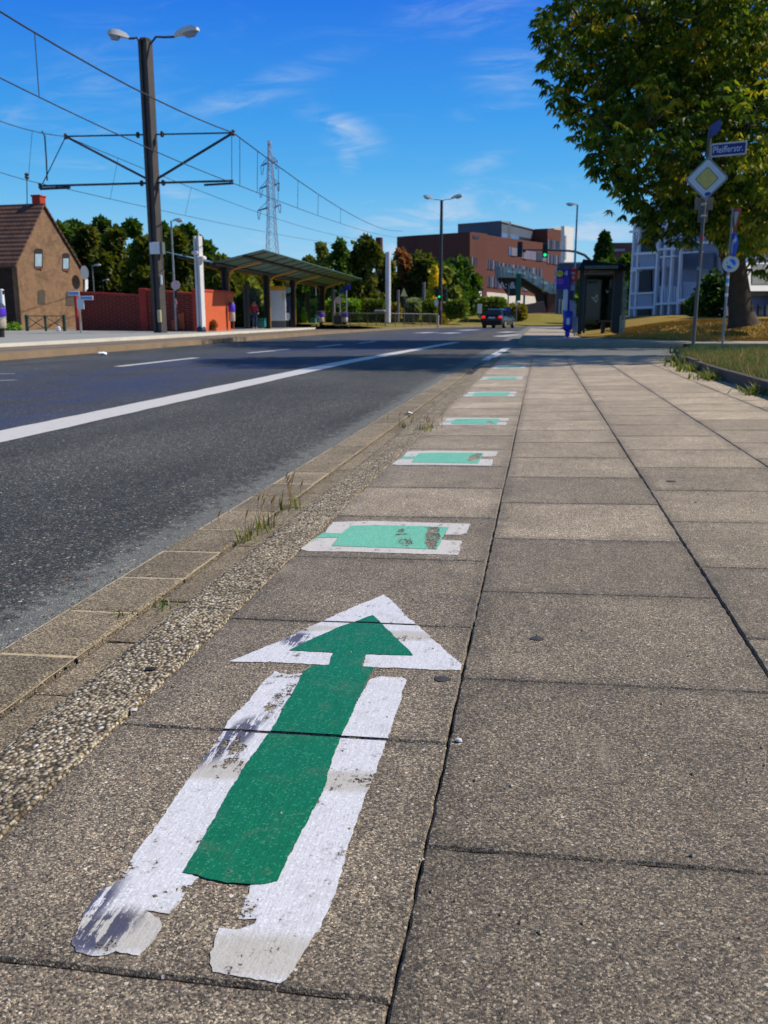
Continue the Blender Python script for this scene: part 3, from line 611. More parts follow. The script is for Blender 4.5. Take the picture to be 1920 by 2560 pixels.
# ------------------------------------------------------------------ weeds
GREEN = [(0, s(46, 66, 22)), (.4, s(78, 104, 34)), (.75, s(128, 134, 56)), (1, s(176, 156, 88))]
WEED = m_leaf('weed_leaf', GREEN, .3, 20)
STRAW = m_leaf('straw_stem', [(0, s(150, 120, 66)), (1, s(206, 180, 120))], .3, 20)
def blade(mb, x, y, z, h, lean, az, w, bend=.4, seg=4):
    vs = []; ca, sa = math.cos(az), math.sin(az)
    for i in range(seg + 1):
        f = i / seg; d = lean * h * (f + bend * f * f); ww = w * (1 - f * .92)
        px, py, pz_ = x + ca * d, y + sa * d, z + h * f * (1 - .25 * lean * f)
        vs += [(px - sa * ww, py + ca * ww, pz_), (px + sa * ww, py - ca * ww, pz_)]
    mb.ca = rnd.uniform(.01, 1); mb.add(vs, [(2*i, 2*i+1, 2*i+3, 2*i+2) for i in range(seg)])
def weed(x, y, z, h, n, lb, r=.03, heads=0, group=None, spread=.6, w=.0028):
    th = thing('weed', lb, 'weed', (x, y, z), group); mb = MB()
    for i in range(n):
        blade(mb, x + rnd.gauss(0, r), y + rnd.gauss(0, r * 1.6), z - .004, h * rnd.uniform(.35, 1), rnd.uniform(.1, spread), rnd.uniform(0, 6.28), w * rnd.uniform(.6, 1.4))
    mb.build('leaves', WEED, th)
    if heads:
        for i in range(heads):
            m2 = MB()
            a, b_ = x + rnd.gauss(0, r), y + rnd.gauss(0, r * 2.2); hh = h * rnd.uniform(.8, 1.25); az = rnd.uniform(0, 6.28); le = rnd.uniform(.05, .4)
            tx, ty = a + math.cos(az) * le * hh, b_ + math.sin(az) * le * hh
            m2.ca = rnd.uniform(.05, 1); m2.tube([(a, b_, z), ((a+tx)/2, (b_+ty)/2, z + hh*.55), (tx, ty, z + hh), (tx + .004, ty, z + hh + .012), (tx + .010, ty + .003, z + hh + .026)], [.0011, .0009, .0010, .0034, .0008], 5)
            
            m2.build('flower_stalk', STRAW, th)
    return th
for (u, v, h, n, r, hd, lb) in ((608, 1352, .075, 16, .014, 3, 'green and straw grass tuft in the gutter, left of the nearest patch'), (655, 1322, .085, 20, .022, 6, 'middle tuft of flowering grass against the pebbly kerb'),
        (730, 1268, .085, 20, .025, 7, 'farther tuft of yellow grass against the pebbly kerb'), (298, 1537, .030, 12, .012, 0, 'tiny green weed in the gutter joint, lower left'),
        (415, 1513, .028, 14, .013, 0, 'tiny weed at the foot of the kerb in the narrow gutter row')):
    p = pl(u, v, -.07); weed(max(-1.0, min(-.765, p[0])), p[1], p[2], h, n, lb, r, hd)
for (y, h, n, hd, lb) in ((5.6, .08, 22, 5, 'dry grass tuft in the gutter before the paper scrap'), (6.6, .045, 12, 1, 'thin weed in the far gutter just past the paper scrap')):
    weed(-.79, y, GZ(-.79, y), h, n, lb, .05, hd, w=.004)
weed(-.60, 4.88, pz(-.6, 4.88), .05, 40, 'brownish moss and grass clump on the kerb edge by the third patch', .035, 8)
# ------------------------------------------------------------------ near lawn on the right, its edging
EDG = M('edging_stone', s(84, 76, 68), .9, .25, 12, bump=.5, bscale=120)
eb = MB(); y = .5
while y < 17.2:
    y1 = y + (1.0 if y < 11 else .35)
    xa, xb = kerb_right(min(y, 15.2)), kerb_right(min(y1, 15.2))
    if y >= 13.9: break
    hgt = .098
    q = [(xa, y + .004), (xb, y1 - .004), (xb + .075, y1 - .004), (xa + .075, y + .004)]
    j = rnd.uniform(-.004, .004)
    eb.prism([(a, b_, pz(a, b_, -.08)) for a, b_ in q], (j, 0, hgt + .08 + rnd.uniform(-.006, .006)))
    y = y1
struct('lawn_edging', eb, EDG)
def lawn_z(x, y):
    xe = x - kerb_right(min(max(y, 0), 15.0)); return pz(XR, y, .085) + min(.06, max(0, xe) * .03) + .012 * math.sin(x * 3.1) * math.sin(y * 2.3)
lw = MB(); NX, NY = 26, 30; vs = []; fs = []
for j in range(NY + 1):
    y = .5 + 15.3 * j / NY
    for i in range(NX + 1):
        x0 = kerb_right(min(y, 13.9)) + .07; x = x0 + (16 - x0) * (i / NX) ** 1.6
        vs.append((x, y, lawn_z(x, y) if y < 15.7 else rz(y) + .0))
    if j: fs += [((j-1)*(NX+1)+i, (j-1)*(NX+1)+i+1, j*(NX+1)+i+1, j*(NX+1)+i) for i in range(NX)]
lw.add(vs, fs); LG = [(0, s(84, 84, 34)), (.35, s(126, 112, 50)), (.6, s(150, 120, 58)), (.8, s(168, 132, 70)), (1, s(120, 122, 50))]
struct('lawn', lw, m_grass('lawn_soil', LG, .95, 2.5))
BLG = m_grass('grass_blade', [(0, s(70, 108, 34)), (.3, s(104, 138, 50)), (.46, s(164, 164, 78)), (.6, s(214, 176, 104)), (1, s(232, 194, 128))], .6, 1.1)
bl = MB()
for i in range(36000):
    if i < 15000: y = 5.2 + rng.random() ** 1.1 * 10.2; x = kerb_right(min(y, 13.9)) + .06 + rng.random() ** 1.5 * (y * .27 + .5 - 1.3)
    else: y = .8 + rng.random() * 14.6; x = kerb_right(min(y, 13.9)) + .06 + rng.random() ** 1.2 * 7
    if x < 1.6: continue
    z = lawn_z(x, y); h = rng.uniform(.03, .10); az = rng.uniform(0, 6.28); le = rng.uniform(.1, .8); w_ = rng.uniform(.003, .006)
    tx, ty = x + math.cos(az) * le * h, y + math.sin(az) * le * h
    bl.ca = float(rng.random()) + .005; bl.add([(x - w_, y, z - .005), (x + w_, y, z - .005), (tx + w_ * .2, ty, z + h)], [(0, 1, 2)])
tag(bl.build('grass', BLG, None, (0, 0, 0)), 'half dry grass of the near lawn on the right', 'grass', kind='stuff')
for i, (u, v, h, lb) in enumerate(((1605, 885, .20, 'dark weed clump at the far corner of the lawn edging'), (1690, 905, .17, 'leafy weed hanging over the lawn edging, farthest but one'), (1728, 915, .19, 'bright weed clump in the middle of the lawn edging'),
        (1757, 928, .15, 'low weed against the black side of the edging'), (1795, 946, .12, 'small weed at the foot of the edging before its bare stretch'), (1835, 948, .10, 'sparse dry weed on the bare stretch of edging'), (1905, 985, .12, 'green weed at the right picture edge under the edging'))):
    p = pl(u, v); x = kerb_right(min(p[1], 13.8)) - .02; weed(x, p[1], pz(x, p[1]), h, 90, lb, .09, 4, spread=1.1, w=.009)
UPV = np.array([0, 0, 1.])
# ================================================================== shared metals and paints
STEEL = M('galvanised_steel', s(150, 152, 152), .5, .12, 4, metal=.4)
GREYP = M('grey_painted_steel', s(96, 98, 98), .6, .15, 3)
DARKS = M('dark_steel', s(52, 50, 50), .6, .15, 3)
LAMPW = M('lamp_housing', s(214, 212, 208), .45, .06, 3)
LENS = m_glass('lamp_lens', s(150, 155, 160), .7, .2)
WIREM = M('wire_dark', s(44, 50, 60), .6, .1, 3)
BLUE = M('sign_blue', s(24, 66, 168), .45, .08, 6); WHITEP = M('sign_white', s(222, 224, 226), .5, .06, 6); REDP = M('sign_red', s(196, 34, 30), .5, .08, 6)
NAVY = M('sign_navy', s(34, 32, 104), .5, .1, 6); YEL = M('sign_yellow', s(252, 222, 36), .5, .06, 6); BLACK = M('black_paint', s(20, 20, 22), .5, .15, 4)
# ================================================================== tram strip and platform
PX = lambda y: -13.75 - max(0, y - 24) * .031 - max(0, y - 50) * .07       # platform front edge
TBED = M('track_bed', s(112, 100, 84), .95, .3, 1.2, bump=.4, bscale=20, fine=.2)
FKERB = M('far_kerb_stone', s(124, 104, 80), .9, .25, 1.5, fine=.12)
PLATW = M('platform_edge_stone', s(206, 200, 184), .8, .14, 1.2, fine=.08); PLATT = M('platform_paving', s(142, 142, 138), .85, .12, 1.5, fine=.1)
BRK = M('platform_foot_wall', s(128, 104, 78), .95, .4, 3, fine=.25)
fk = MB(); tb = MB(); pw = MB(); pt = MB(); pf = MB()
ys = [-20, 0, 8, 14, 18, 24, 30, 36, 42, 48, 54, 60, 66, 72, 78, 84]
def strip(mb, f0, f1, z0, z1, ys):
    vs = []; fs = []
    for i, y in enumerate(ys):
        vs += [(f0(y), y, z0(y)), (f1(y), y, z1(y))]
        if i: fs.append((2*i-2, 2*i-1, 2*i+1, 2*i))
    mb.add(vs, fs)
kt = lambda y: rz(y) + .115
strip(fk, far_x, lambda y: far_x(y) - .03, lambda y: rz(y) - .02, kt, ys); strip(fk, lambda y: far_x(y) - .03, lambda y: far_x(y) - .42, kt, kt, ys)
strip(fk, lambda y: far_x(y) - .42, lambda y: far_x(y) - .45, kt, lambda y: rz(y) - .06, ys)
struct('far_kerb', fk, FKERB)
strip(tb, lambda y: far_x(y) - .44, lambda y: PX(y) - .1, lambda y: rz(y) - .01, lambda y: rz(y) - .03, ys); struct('track_bed', tb, TBED)
ra = MB()
for o in (1.35, 2.85):
    strip(ra, lambda y: far_x(y) - o, lambda y: far_x(y) - o - .07, lambda y: rz(y) + .012, lambda y: rz(y) + .012, ys)
struct('tram_rails', ra, M('rail_steel', s(120, 112, 104), .4, .2, 3, metal=.6))
PZ = -.12; PZF = lambda y: PZ - .0030 * max(0, y - 44.5); pys = [y for y in ys if y <= 72] + [76]
strip(pf, lambda y: PX(y) - .06, lambda y: PX(y) - .06, lambda y: rz(y) - .25, lambda y: PZF(y) - .09, pys); struct('platform_foot', pf, BRK)
strip(pw, lambda y: PX(y), lambda y: PX(y), lambda y: PZF(y) - .10, lambda y: PZF(y), pys); strip(pw, lambda y: PX(y), lambda y: PX(y) - .55, lambda y: PZF(y), lambda y: PZF(y) + .001, pys)
strip(pw, lambda y: PX(y) - .07, lambda y: PX(y), lambda y: PZF(y) - .10, lambda y: PZF(y) - .10, pys); struct('platform_edge', pw, PLATW)
strip(pt, lambda y: PX(y) - .55, lambda y: -26.5, lambda y: PZF(y) - .001, lambda y: PZF(y), pys); struct('platform', pt, PLATT)
sp = MB(); sp.add([(-70, -10, -.128), (-26.4, -10, -.128), (-26.4, 52, -.128), (-70, 52, -.128)], [(0, 1, 2, 3)])
sp.add([(-26.6, 40, -.126), (-17, 40, -.126), (-17, 48, -.126), (-26.6, 48, -.126)], [(0, 1, 2, 3)]); struct('left_footway', sp, M('footway_asphalt', s(128, 126, 120), .9, .15, 1, fine=.1))
# far grass verges beyond the road bend and beyond the platform
DRY = [(0, s(92, 84, 34)), (.35, s(132, 122, 48)), (.65, s(168, 138, 66)), (1, s(146, 150, 62))]
gv = MB(); vs = []; fs = []; n = 18
for i in range(n + 1):
    f = i / n; y = 63.5 + f * 40
    xf = far_x(y); x0 = xf - .46; xs_ = [x0, x0 - 2.5, x0 - 8, x0 - 30, x0 - 90]; hs_ = [0, .18, .35, .3, .1]
    for xx, hh in zip(xs_, hs_): vs.append((xx, y + (x0 - xx) * .02, rz(y) + hh + .05 * math.sin(xx + y)))
    if i: fs += [((i-1)*5+k, (i-1)*5+k+1, i*5+k+1, i*5+k) for k in range(4)]
gv.add(vs, fs)
vs = []; fs = []
for i in range(26):
    x = -20 + i * 5
    for j, (dy, hh) in enumerate(((104.5, -.35), (106, .1), (110, .9), (118, 1.3), (150, 1.2), (260, .9))):
        y = dy - max(0, -4 - x) * .6; k = math.exp(-((x - 3) / 26) ** 2)
        vs.append((x, y, -.38 + (hh + .35) * (.35 + .65 * k) * (.8 + .2 * math.sin(x * .5 + j))))
    if i: fs += [((i-1)*6+k, i*6+k, i*6+k+1, (i-1)*6+k+1) for k in range(5)]
gv.add(vs, fs); struct('far_verge', gv, m_grass('far_verge_grass', DRY, .95, .35))
# far pavement on the other side of the side street + lawn bank with the tree
fpv = MB(); xs0 = lambda y: (near_x(y) if y < 60 else near_x(y))
vs = []; fs = []; yl = [22.45, 22.8, 23.2, 24, 25, 26, 27.5, 30, 34, 40, 48, 60, 66, 72, 78]
FZ = lambda x, y: min(.0, rz(y) + .11) + .0
for i, y in enumerate(yl):
    x0 = near_x(y); 
    for k in range(6): vs.append((x0 + (max(3.4, x0 + 3) - x0) * k / 5 if y > 27 else x0 + (16 - x0) * k / 5, y, rz(y) + .115))
    if i: fs += [((i-1)*6+k, (i-1)*6+k+1, i*6+k+1, i*6+k) for k in range(5)]
fpv.add(vs, fs); struct('far_pavement', fpv, M('far_pavement_slabs', s(158, 146, 130), .9, .14, 1.2, fine=.1))
fkb = MB(); vs = []; fs = []
for i, y in enumerate(yl): vs += [(near_x(y) - .001, y, rz(y) - .05), (near_x(y) - .001, y, rz(y) + .118), (near_x(y) + .14, y + .02, rz(y) + .120)]
for i in range(1, len(yl)): fs += [((i-1)*3+k, (i-1)*3+k+1, i*3+k+1, i*3+k) for k in range(2)]
fkb.add(vs, fs); fkb.box((9.3, 22.42, rz(22.4) + .03), (11.5, .12, .2)); struct('far_near_kerb', fkb, M('pale_kerb', s(160, 144, 118), .9, .2, 2)).name = 'side_street_kerb'
def sm(a, b, x): t = min(1, max(0, (x - a) / (b - a))); return t * t * (3 - 2 * t)
def bank_z(x, y): return rz(y) + .12 + (.50) * sm(25.5, 31, y) * sm(1.0, 6, x) + .35 * sm(31, 60, y) * sm(1, 8, x) + .02 * math.sin(x * 2) * math.sin(y * 1.7)
bk = MB(); NX, NY = 34, 30; vs = []; fs = []
for j in range(NY + 1):
    y = 25.6 + 60 * (j / NY) ** 1.8
    for i in range(NX + 1):
        xl = 1.3 + max(0, 30 - y) * .8 if y < 30 else 1.3
        xl = max(1.3, 4.2 - (y - 25.6) * .9) if y < 64 else near_x(y) + 3
        x = xl + (70 - xl) * (i / NX) ** 2.2; vs.append((x, y, bank_z(x, y) + (.01 if i else -.03)))
    if j: fs += [((j-1)*(NX+1)+i, (j-1)*(NX+1)+i+1, j*(NX+1)+i+1, j*(NX+1)+i) for i in range(NX)]
bk.add(vs, fs)
GOLD = [(0, s(96, 84, 32)), (.3, s(142, 116, 46)), (.52, s(192, 148, 70)), (.8, s(210, 164, 84)), (1, s(120, 126, 48))]
struct('lawn_bank', bk, m_grass('bank_grass', GOLD, .95, 1.6))
b2 = MB()
for i in range(22000):
    y = 25.8 + rng.random() ** 1.6 * 10; x = rng.uniform(2.4, .24 * y + (2.0 if i < 13000 else 8.0))
    if x < 4.2 - (y - 25.6) * .9: continue
    z = bank_z(x, y); h = rng.uniform(.03, .11); w_ = rng.uniform(.008, .016); dx = rng.normal(0, .03)
    b2.ca = float(rng.random()) + .005; b2.add([(x - w_, y, z - .01), (x + w_, y, z - .01), (x + dx, y, z + h)], [(0, 1, 2)])
tag(b2.build('grass', m_grass('bank_blade', GOLD, .8, 2.2), None, (0, 0, 0)), 'dry golden grass on the bank under the tree', 'grass', kind='stuff')

# ================================================================== helpers for masts
def lamp_head(mb_h, mb_l, base, dirx, L=.8, w=.30, h=.16, tilt=.15):
    """flat street lamp head reaching out from base along dirx"""
    d = np.array([*dirx[:2], 0.]); d /= np.linalg.norm(d); sd_ = np.array([-d[1], d[0], 0]); up = np.array([0, 0, 1.]); d = d * math.cos(tilt) + up * math.sin(tilt); up2 = np.cross(d, sd_); up2 *= np.sign(up2[2])
    P = lambda a, b_, c: np.array(base) + d * a + sd_ * b_ + up2 * c
    top = [(0, .35, .35), (.12, .5, .7), (.45, .95, 1.0), (.8, 1.0, .95), (1.0, .55, .5)]
    vs = []
    for f, ww, hh in top: vs += [P(f*L, -ww*w/2, 0), P(f*L, -ww*w*.36, hh*h*.8), P(f*L, ww*w*.36, hh*h*.8), P(f*L, ww*w/2, 0)]
    fs = [((i)*4+k, i*4+k+1, (i+1)*4+k+1, (i+1)*4+k) for i in range(4) for k in range(3)] + [(3, 2, 1, 0), (16, 17, 18, 19)] + [(i*4, (i+1)*4, (i+1)*4+3, i*4+3) for i in range(4)]
    mb_h.add(vs, fs)
    vs = []
    for f, ww, hh in ((.38, .6, 0), (.5, .8, .5), (.8, .85, .55), (.95, .5, 0)): vs += [P(f*L, -ww*w/2, -.004), P(f*L, -ww*w*.25, -hh*h-.006), P(f*L, ww*w*.25, -hh*h-.006), P(f*L, ww*w/2, -.004)]
    mb_l.add(vs, [((i)*4+k, (i+1)*4+k, (i+1)*4+k+1, i*4+k+1) for i in range(3) for k in range(3)])
def hbeam(mb, x, y, z0, z1, w, d, t=.03, ang=0):
    a = np.array([math.cos(ang), math.sin(ang), 0]); b_ = np.array([-a[1], a[0], 0]); c = np.array([x, y, 0])
    for s_ in (-1, 1):
        mb.box(c + a * s_ * (w / 2 - t / 2) + np.array([0, 0, (z0 + z1) / 2]), (t, d, z1 - z0), [a, b_, np.array([0, 0, 1.])])
    mb.box(c + np.array([0, 0, (z0 + z1) / 2]), (w - 2 * t - .002, t, z1 - z0 - .01), [a, b_, np.array([0, 0, 1.])])
# ---------------------------------------------------------------- big catenary mast with twin lamp
CATD = M('mast_concrete_grey', s(72, 66, 62), .75, .22, 2.2, fine=.1)
B = gz(401, 832, PZ); bx, by = B[0], B[1]; zt = ztop(bx, by, 104)
mast = thing('catenary_mast', 'tall dark H-section mast with twin lamps and wire brackets on the left platform', 'catenary mast', (bx, by, PZ))
mb = MB(); hbeam(mb, bx, by, PZ - .05, zt, .50, .34, .15, R_(-22)); mb.build('column', CATD, mast)
mb = MB(); mb.lathe((bx, by, zt), [(.27, -.02), (.27, .06), (.2, .12)], 12); mb.build('cap', DARKS, mast)
for sg, (hu, hv), (tu, tv), lb in ((-1, (322, 96), (268, 86), 'left'), (1, (437, 92), (495, 76), 'right')):
    h0 = gy(hu, hv, by); h1 = gy(tu, tv, by - .3); ar = MB()
    s0 = np.array([bx + sg * .22, by, zt - .12]); ar.tube([s0 + [0, 0, -.3], s0, s0 * .75 + h0 * .25 + [0, 0, .22], s0 * .4 + h0 * .6 + [0, 0, .10], h0], .045, 8); a = ar.build('lamp_arm', DARKS, mast)
    hd, ln = MB(), MB(); lamp_head(hd, ln, h0, h1 - h0, np.linalg.norm(h1 - h0), .42, .30, math.atan2((h1 - h0)[2], np.linalg.norm((h1 - h0)[:2])))
    o_ = hd.build('lamp_head', LAMPW, mast, smooth=True); ln.build('lens', LENS, o_)
# arms to both sides carrying the wires (straight across the tracks)
AUL, AUR = gy(164, 341, by), gy(583, 332, by); ALL_, ALR = gy(100, 465, by), gy(583, 452, by)
uz = np.array([bx, by, AUL[2] * .5 + AUR[2] * .5]); lz = np.array([bx, by, (ALL_[2] + ALR[2]) * .5])
am = MB()
for tip in (AUL, AUR): am.tube([uz + [0, 0, .0], tip], .035, 6)
for tip in (AUL, AUR): am.tube([lz + np.array([0, 0, .05]), tip], .055, 6)
am.build('upper_bracket_arms', WIREM, mast)
am = MB()
for tip in (ALL_, ALR): am.tube([lz, tip], .05, 6)
q_ = ALL_ * .62 + lz * .38; am.tube([ALL_ + [0, 0, -.12], ALL_ + (lz - ALL_) * .27 + [0, 0, -.10]], .06, 6); am.tube([ALR + [-1.3, 0, -.14], ALR + [0, 0, -.10]], .05, 6)
am.build('lower_registration_arms', WIREM, mast)
for tip in (AUL, AUR, ALL_, lz + [.5, 0, 0], lz + [-.5, 0, 0], uz + [.55, 0, 0], uz + [-.55, 0, 0]):
    iz = MB(); iz.lathe(tip + [0, 0, -.12], [(.05, 0), (.09, .06), (.05, .12), (.09, .18), (.05, .24)], 8); iz.build('insulator', DARKS, mast)
q0 = gy(397, 620, by - .25); mb = MB(); a0, a1 = gy(374, 606, by - .28), gy(402, 635, by - .28)
mb.bbox(((a0[0] + a1[0]) / 2, by - .30, (a0[2] + a1[2]) / 2), (abs(a1[0] - a0[0]), .06, abs(a1[2] - a0[2])), .01); pn = mb.build('notice_board', WHITEP, mast)
mb = MB(); mb.box((a1[0] + .05, by - .2, (a0[2] + a1[2]) / 2), (.12, .3, .5)); mb.build('board_side', GREYP, mast)
a0, a1 = gy(394, 775, by - .3), gy(402, 806, by - .3); mb = MB(); mb.bbox(((a0[0] + a1[0]) / 2, by - .27, (a0[2] + a1[2]) / 2), (.16, .12, a0[2] - a1[2]), .02); mb.build('switch_box', M('cream_box', s(186, 178, 132), .6, .1, 5), mast)
mb = MB(); a0 = gy(403, 700, by - .2); mb.bbox(a0, (.09, .06, .4), .01); mb.build('sticker_strip', WHITEP, mast)
# ---------------------------------------------------------------- overhead wires
def wirepts(pix, X, n=10):
    P = [gx(u, v, X) for u, v in pix]; return P
def wire(pts, r, label, drop=None, group='overhead wires', name='overhead_wire'):
    th = thing(name, label, 'overhead wire', tuple(pts[0]), group); mb = MB(); mb.tube(pts, r, 5); mb.build('cable', WIREM, th)
    if drop:
        for a, b_ in drop: m2 = MB(); m2.tube([a, b_], r * .55, 4); m2.build('dropper', WIREM, th)
    return th
def lerp(P, y):
    for a, b_ in zip(P, P[1:]):
        if a[1] <= y <= b_[1] or b_[1] <= y <= a[1]: return a + (b_ - a) * ((y - a[1]) / (b_[1] - a[1]))
    return None
XRW, XLW = AUR[0], AUL[0]
def line3(tip, pixs, far):                 # through the tip, one side from pixels, other towards far mast
    return pixs + [tip] + far
def drape(p0, p1, sag, n=9): return [np.array(p0) + (np.array(p1) - np.array(p0)) * (i / n) - np.array([0, 0, 4 * sag * (i / n) * (1 - i / n)]) for i in range(n + 1)]
p_ = gx(-60, -8, XRW); m1 = drape(p_, AUR, .25) + drape(AUR, gy(1006, 577, 150), 1.2, 14)[1:]
p_ = gx(-60, 165, XRW); c1 = drape(p_, ALR + [0, 0, -.1], .12) + drape(ALR + [0, 0, -.1], gy(1006, 577, 150) - UPV * 1.1, .5, 14)[1:]
dr = []
for y in (0.6, 0.995, 1.03, 1.12, 1.25, 1.4, 1.6, 1.9):
    yy = by * y; a, b_ = lerp(m1, yy), lerp(c1, yy)
    if a is not None and b_ is not None: dr.append((a, b_))
wire(m1, .026, 'highest overhead wire, sweeping from the top left corner past the mast towards the far building', dr)
wire(c1, .018, 'second overhead wire from the top, hanging under the highest one')
p_ = gx(-60, 279, XLW); m2_ = drape(p_, AUL, .15) + drape(AUL, gy(930, 600, 150), 1.0, 14)[1:]
p_ = gx(-60, 410, XLW); c2_ = drape(p_, ALL_ + [.8, 0, -.05], .08) + drape(ALL_ + [.8, 0, -.05], gy(930, 600, 150) - UPV * 1.1, .5, 14)[1:]
dr = [(lerp(m2_, by * y), lerp(c2_, by * y)) for y in (.93, 1.15, 1.45) if lerp(m2_, by * y) is not None and lerp(c2_, by * y) is not None]
wire(m2_, .018, 'third overhead wire, meeting the left upper tip of the mast bracket', dr)
wire(c2_, .015, 'lowest overhead wire, passing under the left bracket above the old house')
h_ = MB(); a = gx(67, 440, XLW); th = thing('wire_hanger', 'thin hanging rod with a dark insulator above the old house roof', 'wire hanger', tuple(a)); h_.tube([a, gx(68, 515, XLW)], .02, 5); h_.build('rod', WIREM, th)
mb = MB(); mb.lathe(a, [(.05, -.12), (.1, -.06), (.06, 0), (.1, .06), (.04, .12)], 8); mb.build('insulator', WIREM, th)
ty = MB(); a = gy(105, 328, by); b_ = gy(118, 452, by); ty.tube([a, gy(112, 340, by), gy(116, 400, by), b_], .035, 5); th = thing('wire_tensioner', 'bent steel tie between the two left overhead wires beside the bracket tip', 'wire tie', tuple(a)); ty.build('tie_rod', WIREM, th)
ty = MB(); ty.tube([gy(162, 346, by), gy(120, 432, by), gy(106, 460, by)], .022, 5); ty.build('stay', WIREM, th)
# ---------------------------------------------------------------- second twin lamp mast, white masts
def twin(u, v, z, vt, heads, name, label, cat, wcol, wbeam, group=None, r=.6):
    B = gz(u, v, z); zt = ztop(B[0], B[1], vt); t = thing(name, label, cat, (B[0], B[1], z), group)
    mb = MB(); mb.tube([(B[0], B[1], z - .1), (B[0], B[1], (z + zt) / 2), (B[0], B[1], zt)], [wbeam, wbeam * .8, wbeam * .62], 10); mb.build('column', wcol, t, smooth=True)
    for (hu, hv), (tu, tv) in heads:
        h0, h1 = gy(hu, hv, B[1]), gy(tu, tv, B[1] - .2); s0 = np.array([B[0], B[1], zt - .1]); ar = MB()
        ar.tube([s0, s0 * .6 + h0 * .4 + [0, 0, .12 * r], h0], .05 * r, 6); ar.build('lamp_arm', wcol, t)
        hd, ln = MB(), MB(); L = np.linalg.norm(h1 - h0); lamp_head(hd, ln, h0, h1 - h0, L, L * .42, L * .24, math.atan2((h1 - h0)[2], np.linalg.norm((h1 - h0)[:2])))
        o_ = hd.build('lamp_head', LAMPW, t, smooth=True); ln.build('lens', LENS, o_)
    return t, B, zt
t2, B2, _ = twin(1100, 816, -.27, 500, [((1085, 499), (1058, 491)), ((1127, 498), (1156, 489))], 'street_lamp', 'twin-armed dark lamp mast with signals standing left of the brick office building', 'street lamp', DARKS, .20)
def sigbox(t, u0, v0, u1, v1, Y, lamp=None, name='signal_head', lit=None):
    a, b_ = gy(u0, v0, Y), gy(u1, v1, Y); c = (a + b_) / 2; w_, h_ = abs(b_[0] - a[0]), abs(a[2] - b_[2])
    mb = MB(); mb.bbox(c, (w_, .28, h_), min(.03, w_ * .15)); 
    for k in range(3):
        zc = c[2] + h_ * (.33 - .33 * k); mb.lathe((c[0], c[1] - .15, zc), [(w_ * .36, -.16), (w_ * .38, 0)], 10, [np.array([1., 0, 0]), np.array([0, 0, 1.]), np.array([0, 1., 0])])
    o_ = mb.build(name, M('signal_black', s(16, 32, 28), .5, .1, 3), t)
    if lit is not None:
        zc = c[2] + h_ * (.33 - .33 * lit); m3 = MB(); m3.lathe((c[0], c[1] - .33, zc), [(w_ * .30, 0), (w_ * .30, .02)], 12, [np.array([1., 0, 0]), np.array([0, 0, 1.]), np.array([0, 1., 0])])
        m3.build('green_light', M('green_lamp', s(20, 220, 120), .4, 0, 1, emit=1.2), o_)
    return o_
sigbox(t2, 1097, 674, 1104, 724, B2[1] - .4); sigbox(t2, 1088, 722, 1101, 742, B2[1] - .4, name='signal_cabinet'); sigbox(t2, 1095, 734, 1103, 750, B2[1] - .5, name='signal_lamp_box', lit=1); sigbox(t2, 1107, 722, 1118, 752, B2[1] - .4, name='signal_cabinet')
mb = MB(); mb.disc(gy(1091, 756, B2[1] - .5), (-.2, -1, .0), .36, .03, sx=.55); mb.build('round_sign', WHITEP, t2)
mb = MB(); a = gy(1102, 765, B2[1] - .3); mb.bbox(a, (.14, .05, .8), .01); mb.build('stickers', M('sticker_mix', s(170, 120, 130), .6, .4, 8), t2)
WMAST = M('white_mast', s(214, 212, 210), .55, .07, 1.5)
for (u, v, vt, wd, lb, collar) in ((504, 824, 590, .42, 'white steel mast with a collar in front of the orange-red wall', True), (970, 806, 630, .50, 'white round mast without arms behind the grey railing, right of the shelter', False)):
    B = gy(u, v, 41.2)
    if collar: B[2] = PZ
    if not collar: B = gy(u, v, 66.0)
    zt = ztop(B[0], B[1], vt); t = thing('white_mast', lb, 'mast', tuple(B), 'white masts along the tram line')
    k = B[1] / FPX; mb = MB(); wr = (.5 * 14 * k)
    if collar: hbeam(mb, B[0], B[1], B[2] + .2, zt, .30, .28, .10, R_(-15)); mb.build('column', WMAST, t); mb = MB(); mb.lathe((B[0], B[1], B[2]), [(.22, 0), (.22, .1), (.17, .25)], 12); mb.build('foot', M('mast_foot_blue', s(34, 44, 70), .6, .1, 3), t)
    else: mb.tube([B, (B[0], B[1], (B[2] + zt) / 2), (B[0], B[1], zt)], [.19, .20, .18], 14); mb.build('column', WMAST, t, smooth=True)
    if collar:
        a, b_ = gy(486, 632, B[1]), gy(516, 643, B[1]); m3 = MB(); m3.bbox((a[0] + .1, B[1] - .05, a[2]), (.34, .4, .18), .05); m3.bbox((b_[0] - .2, B[1] - .1, b_[2] - .05), (.36, .4, .2), .05); m3.build('clamp_collar', WMAST, t)
        m3 = MB(); m3.tube([(B[0] + .05, B[1], zt - .1), (B[0] + .05, B[1], zt + .18)], .03, 6); m3.build('tip', WMAST, t)
    else:
        m3 = MB(); a = gy(950, 779, B[1] - .5); m3.bbox(a, (.9, .5, .28), .1); m3.build('control_box', M('grey_box', s(100, 106, 112), .6, .2, 3), t)
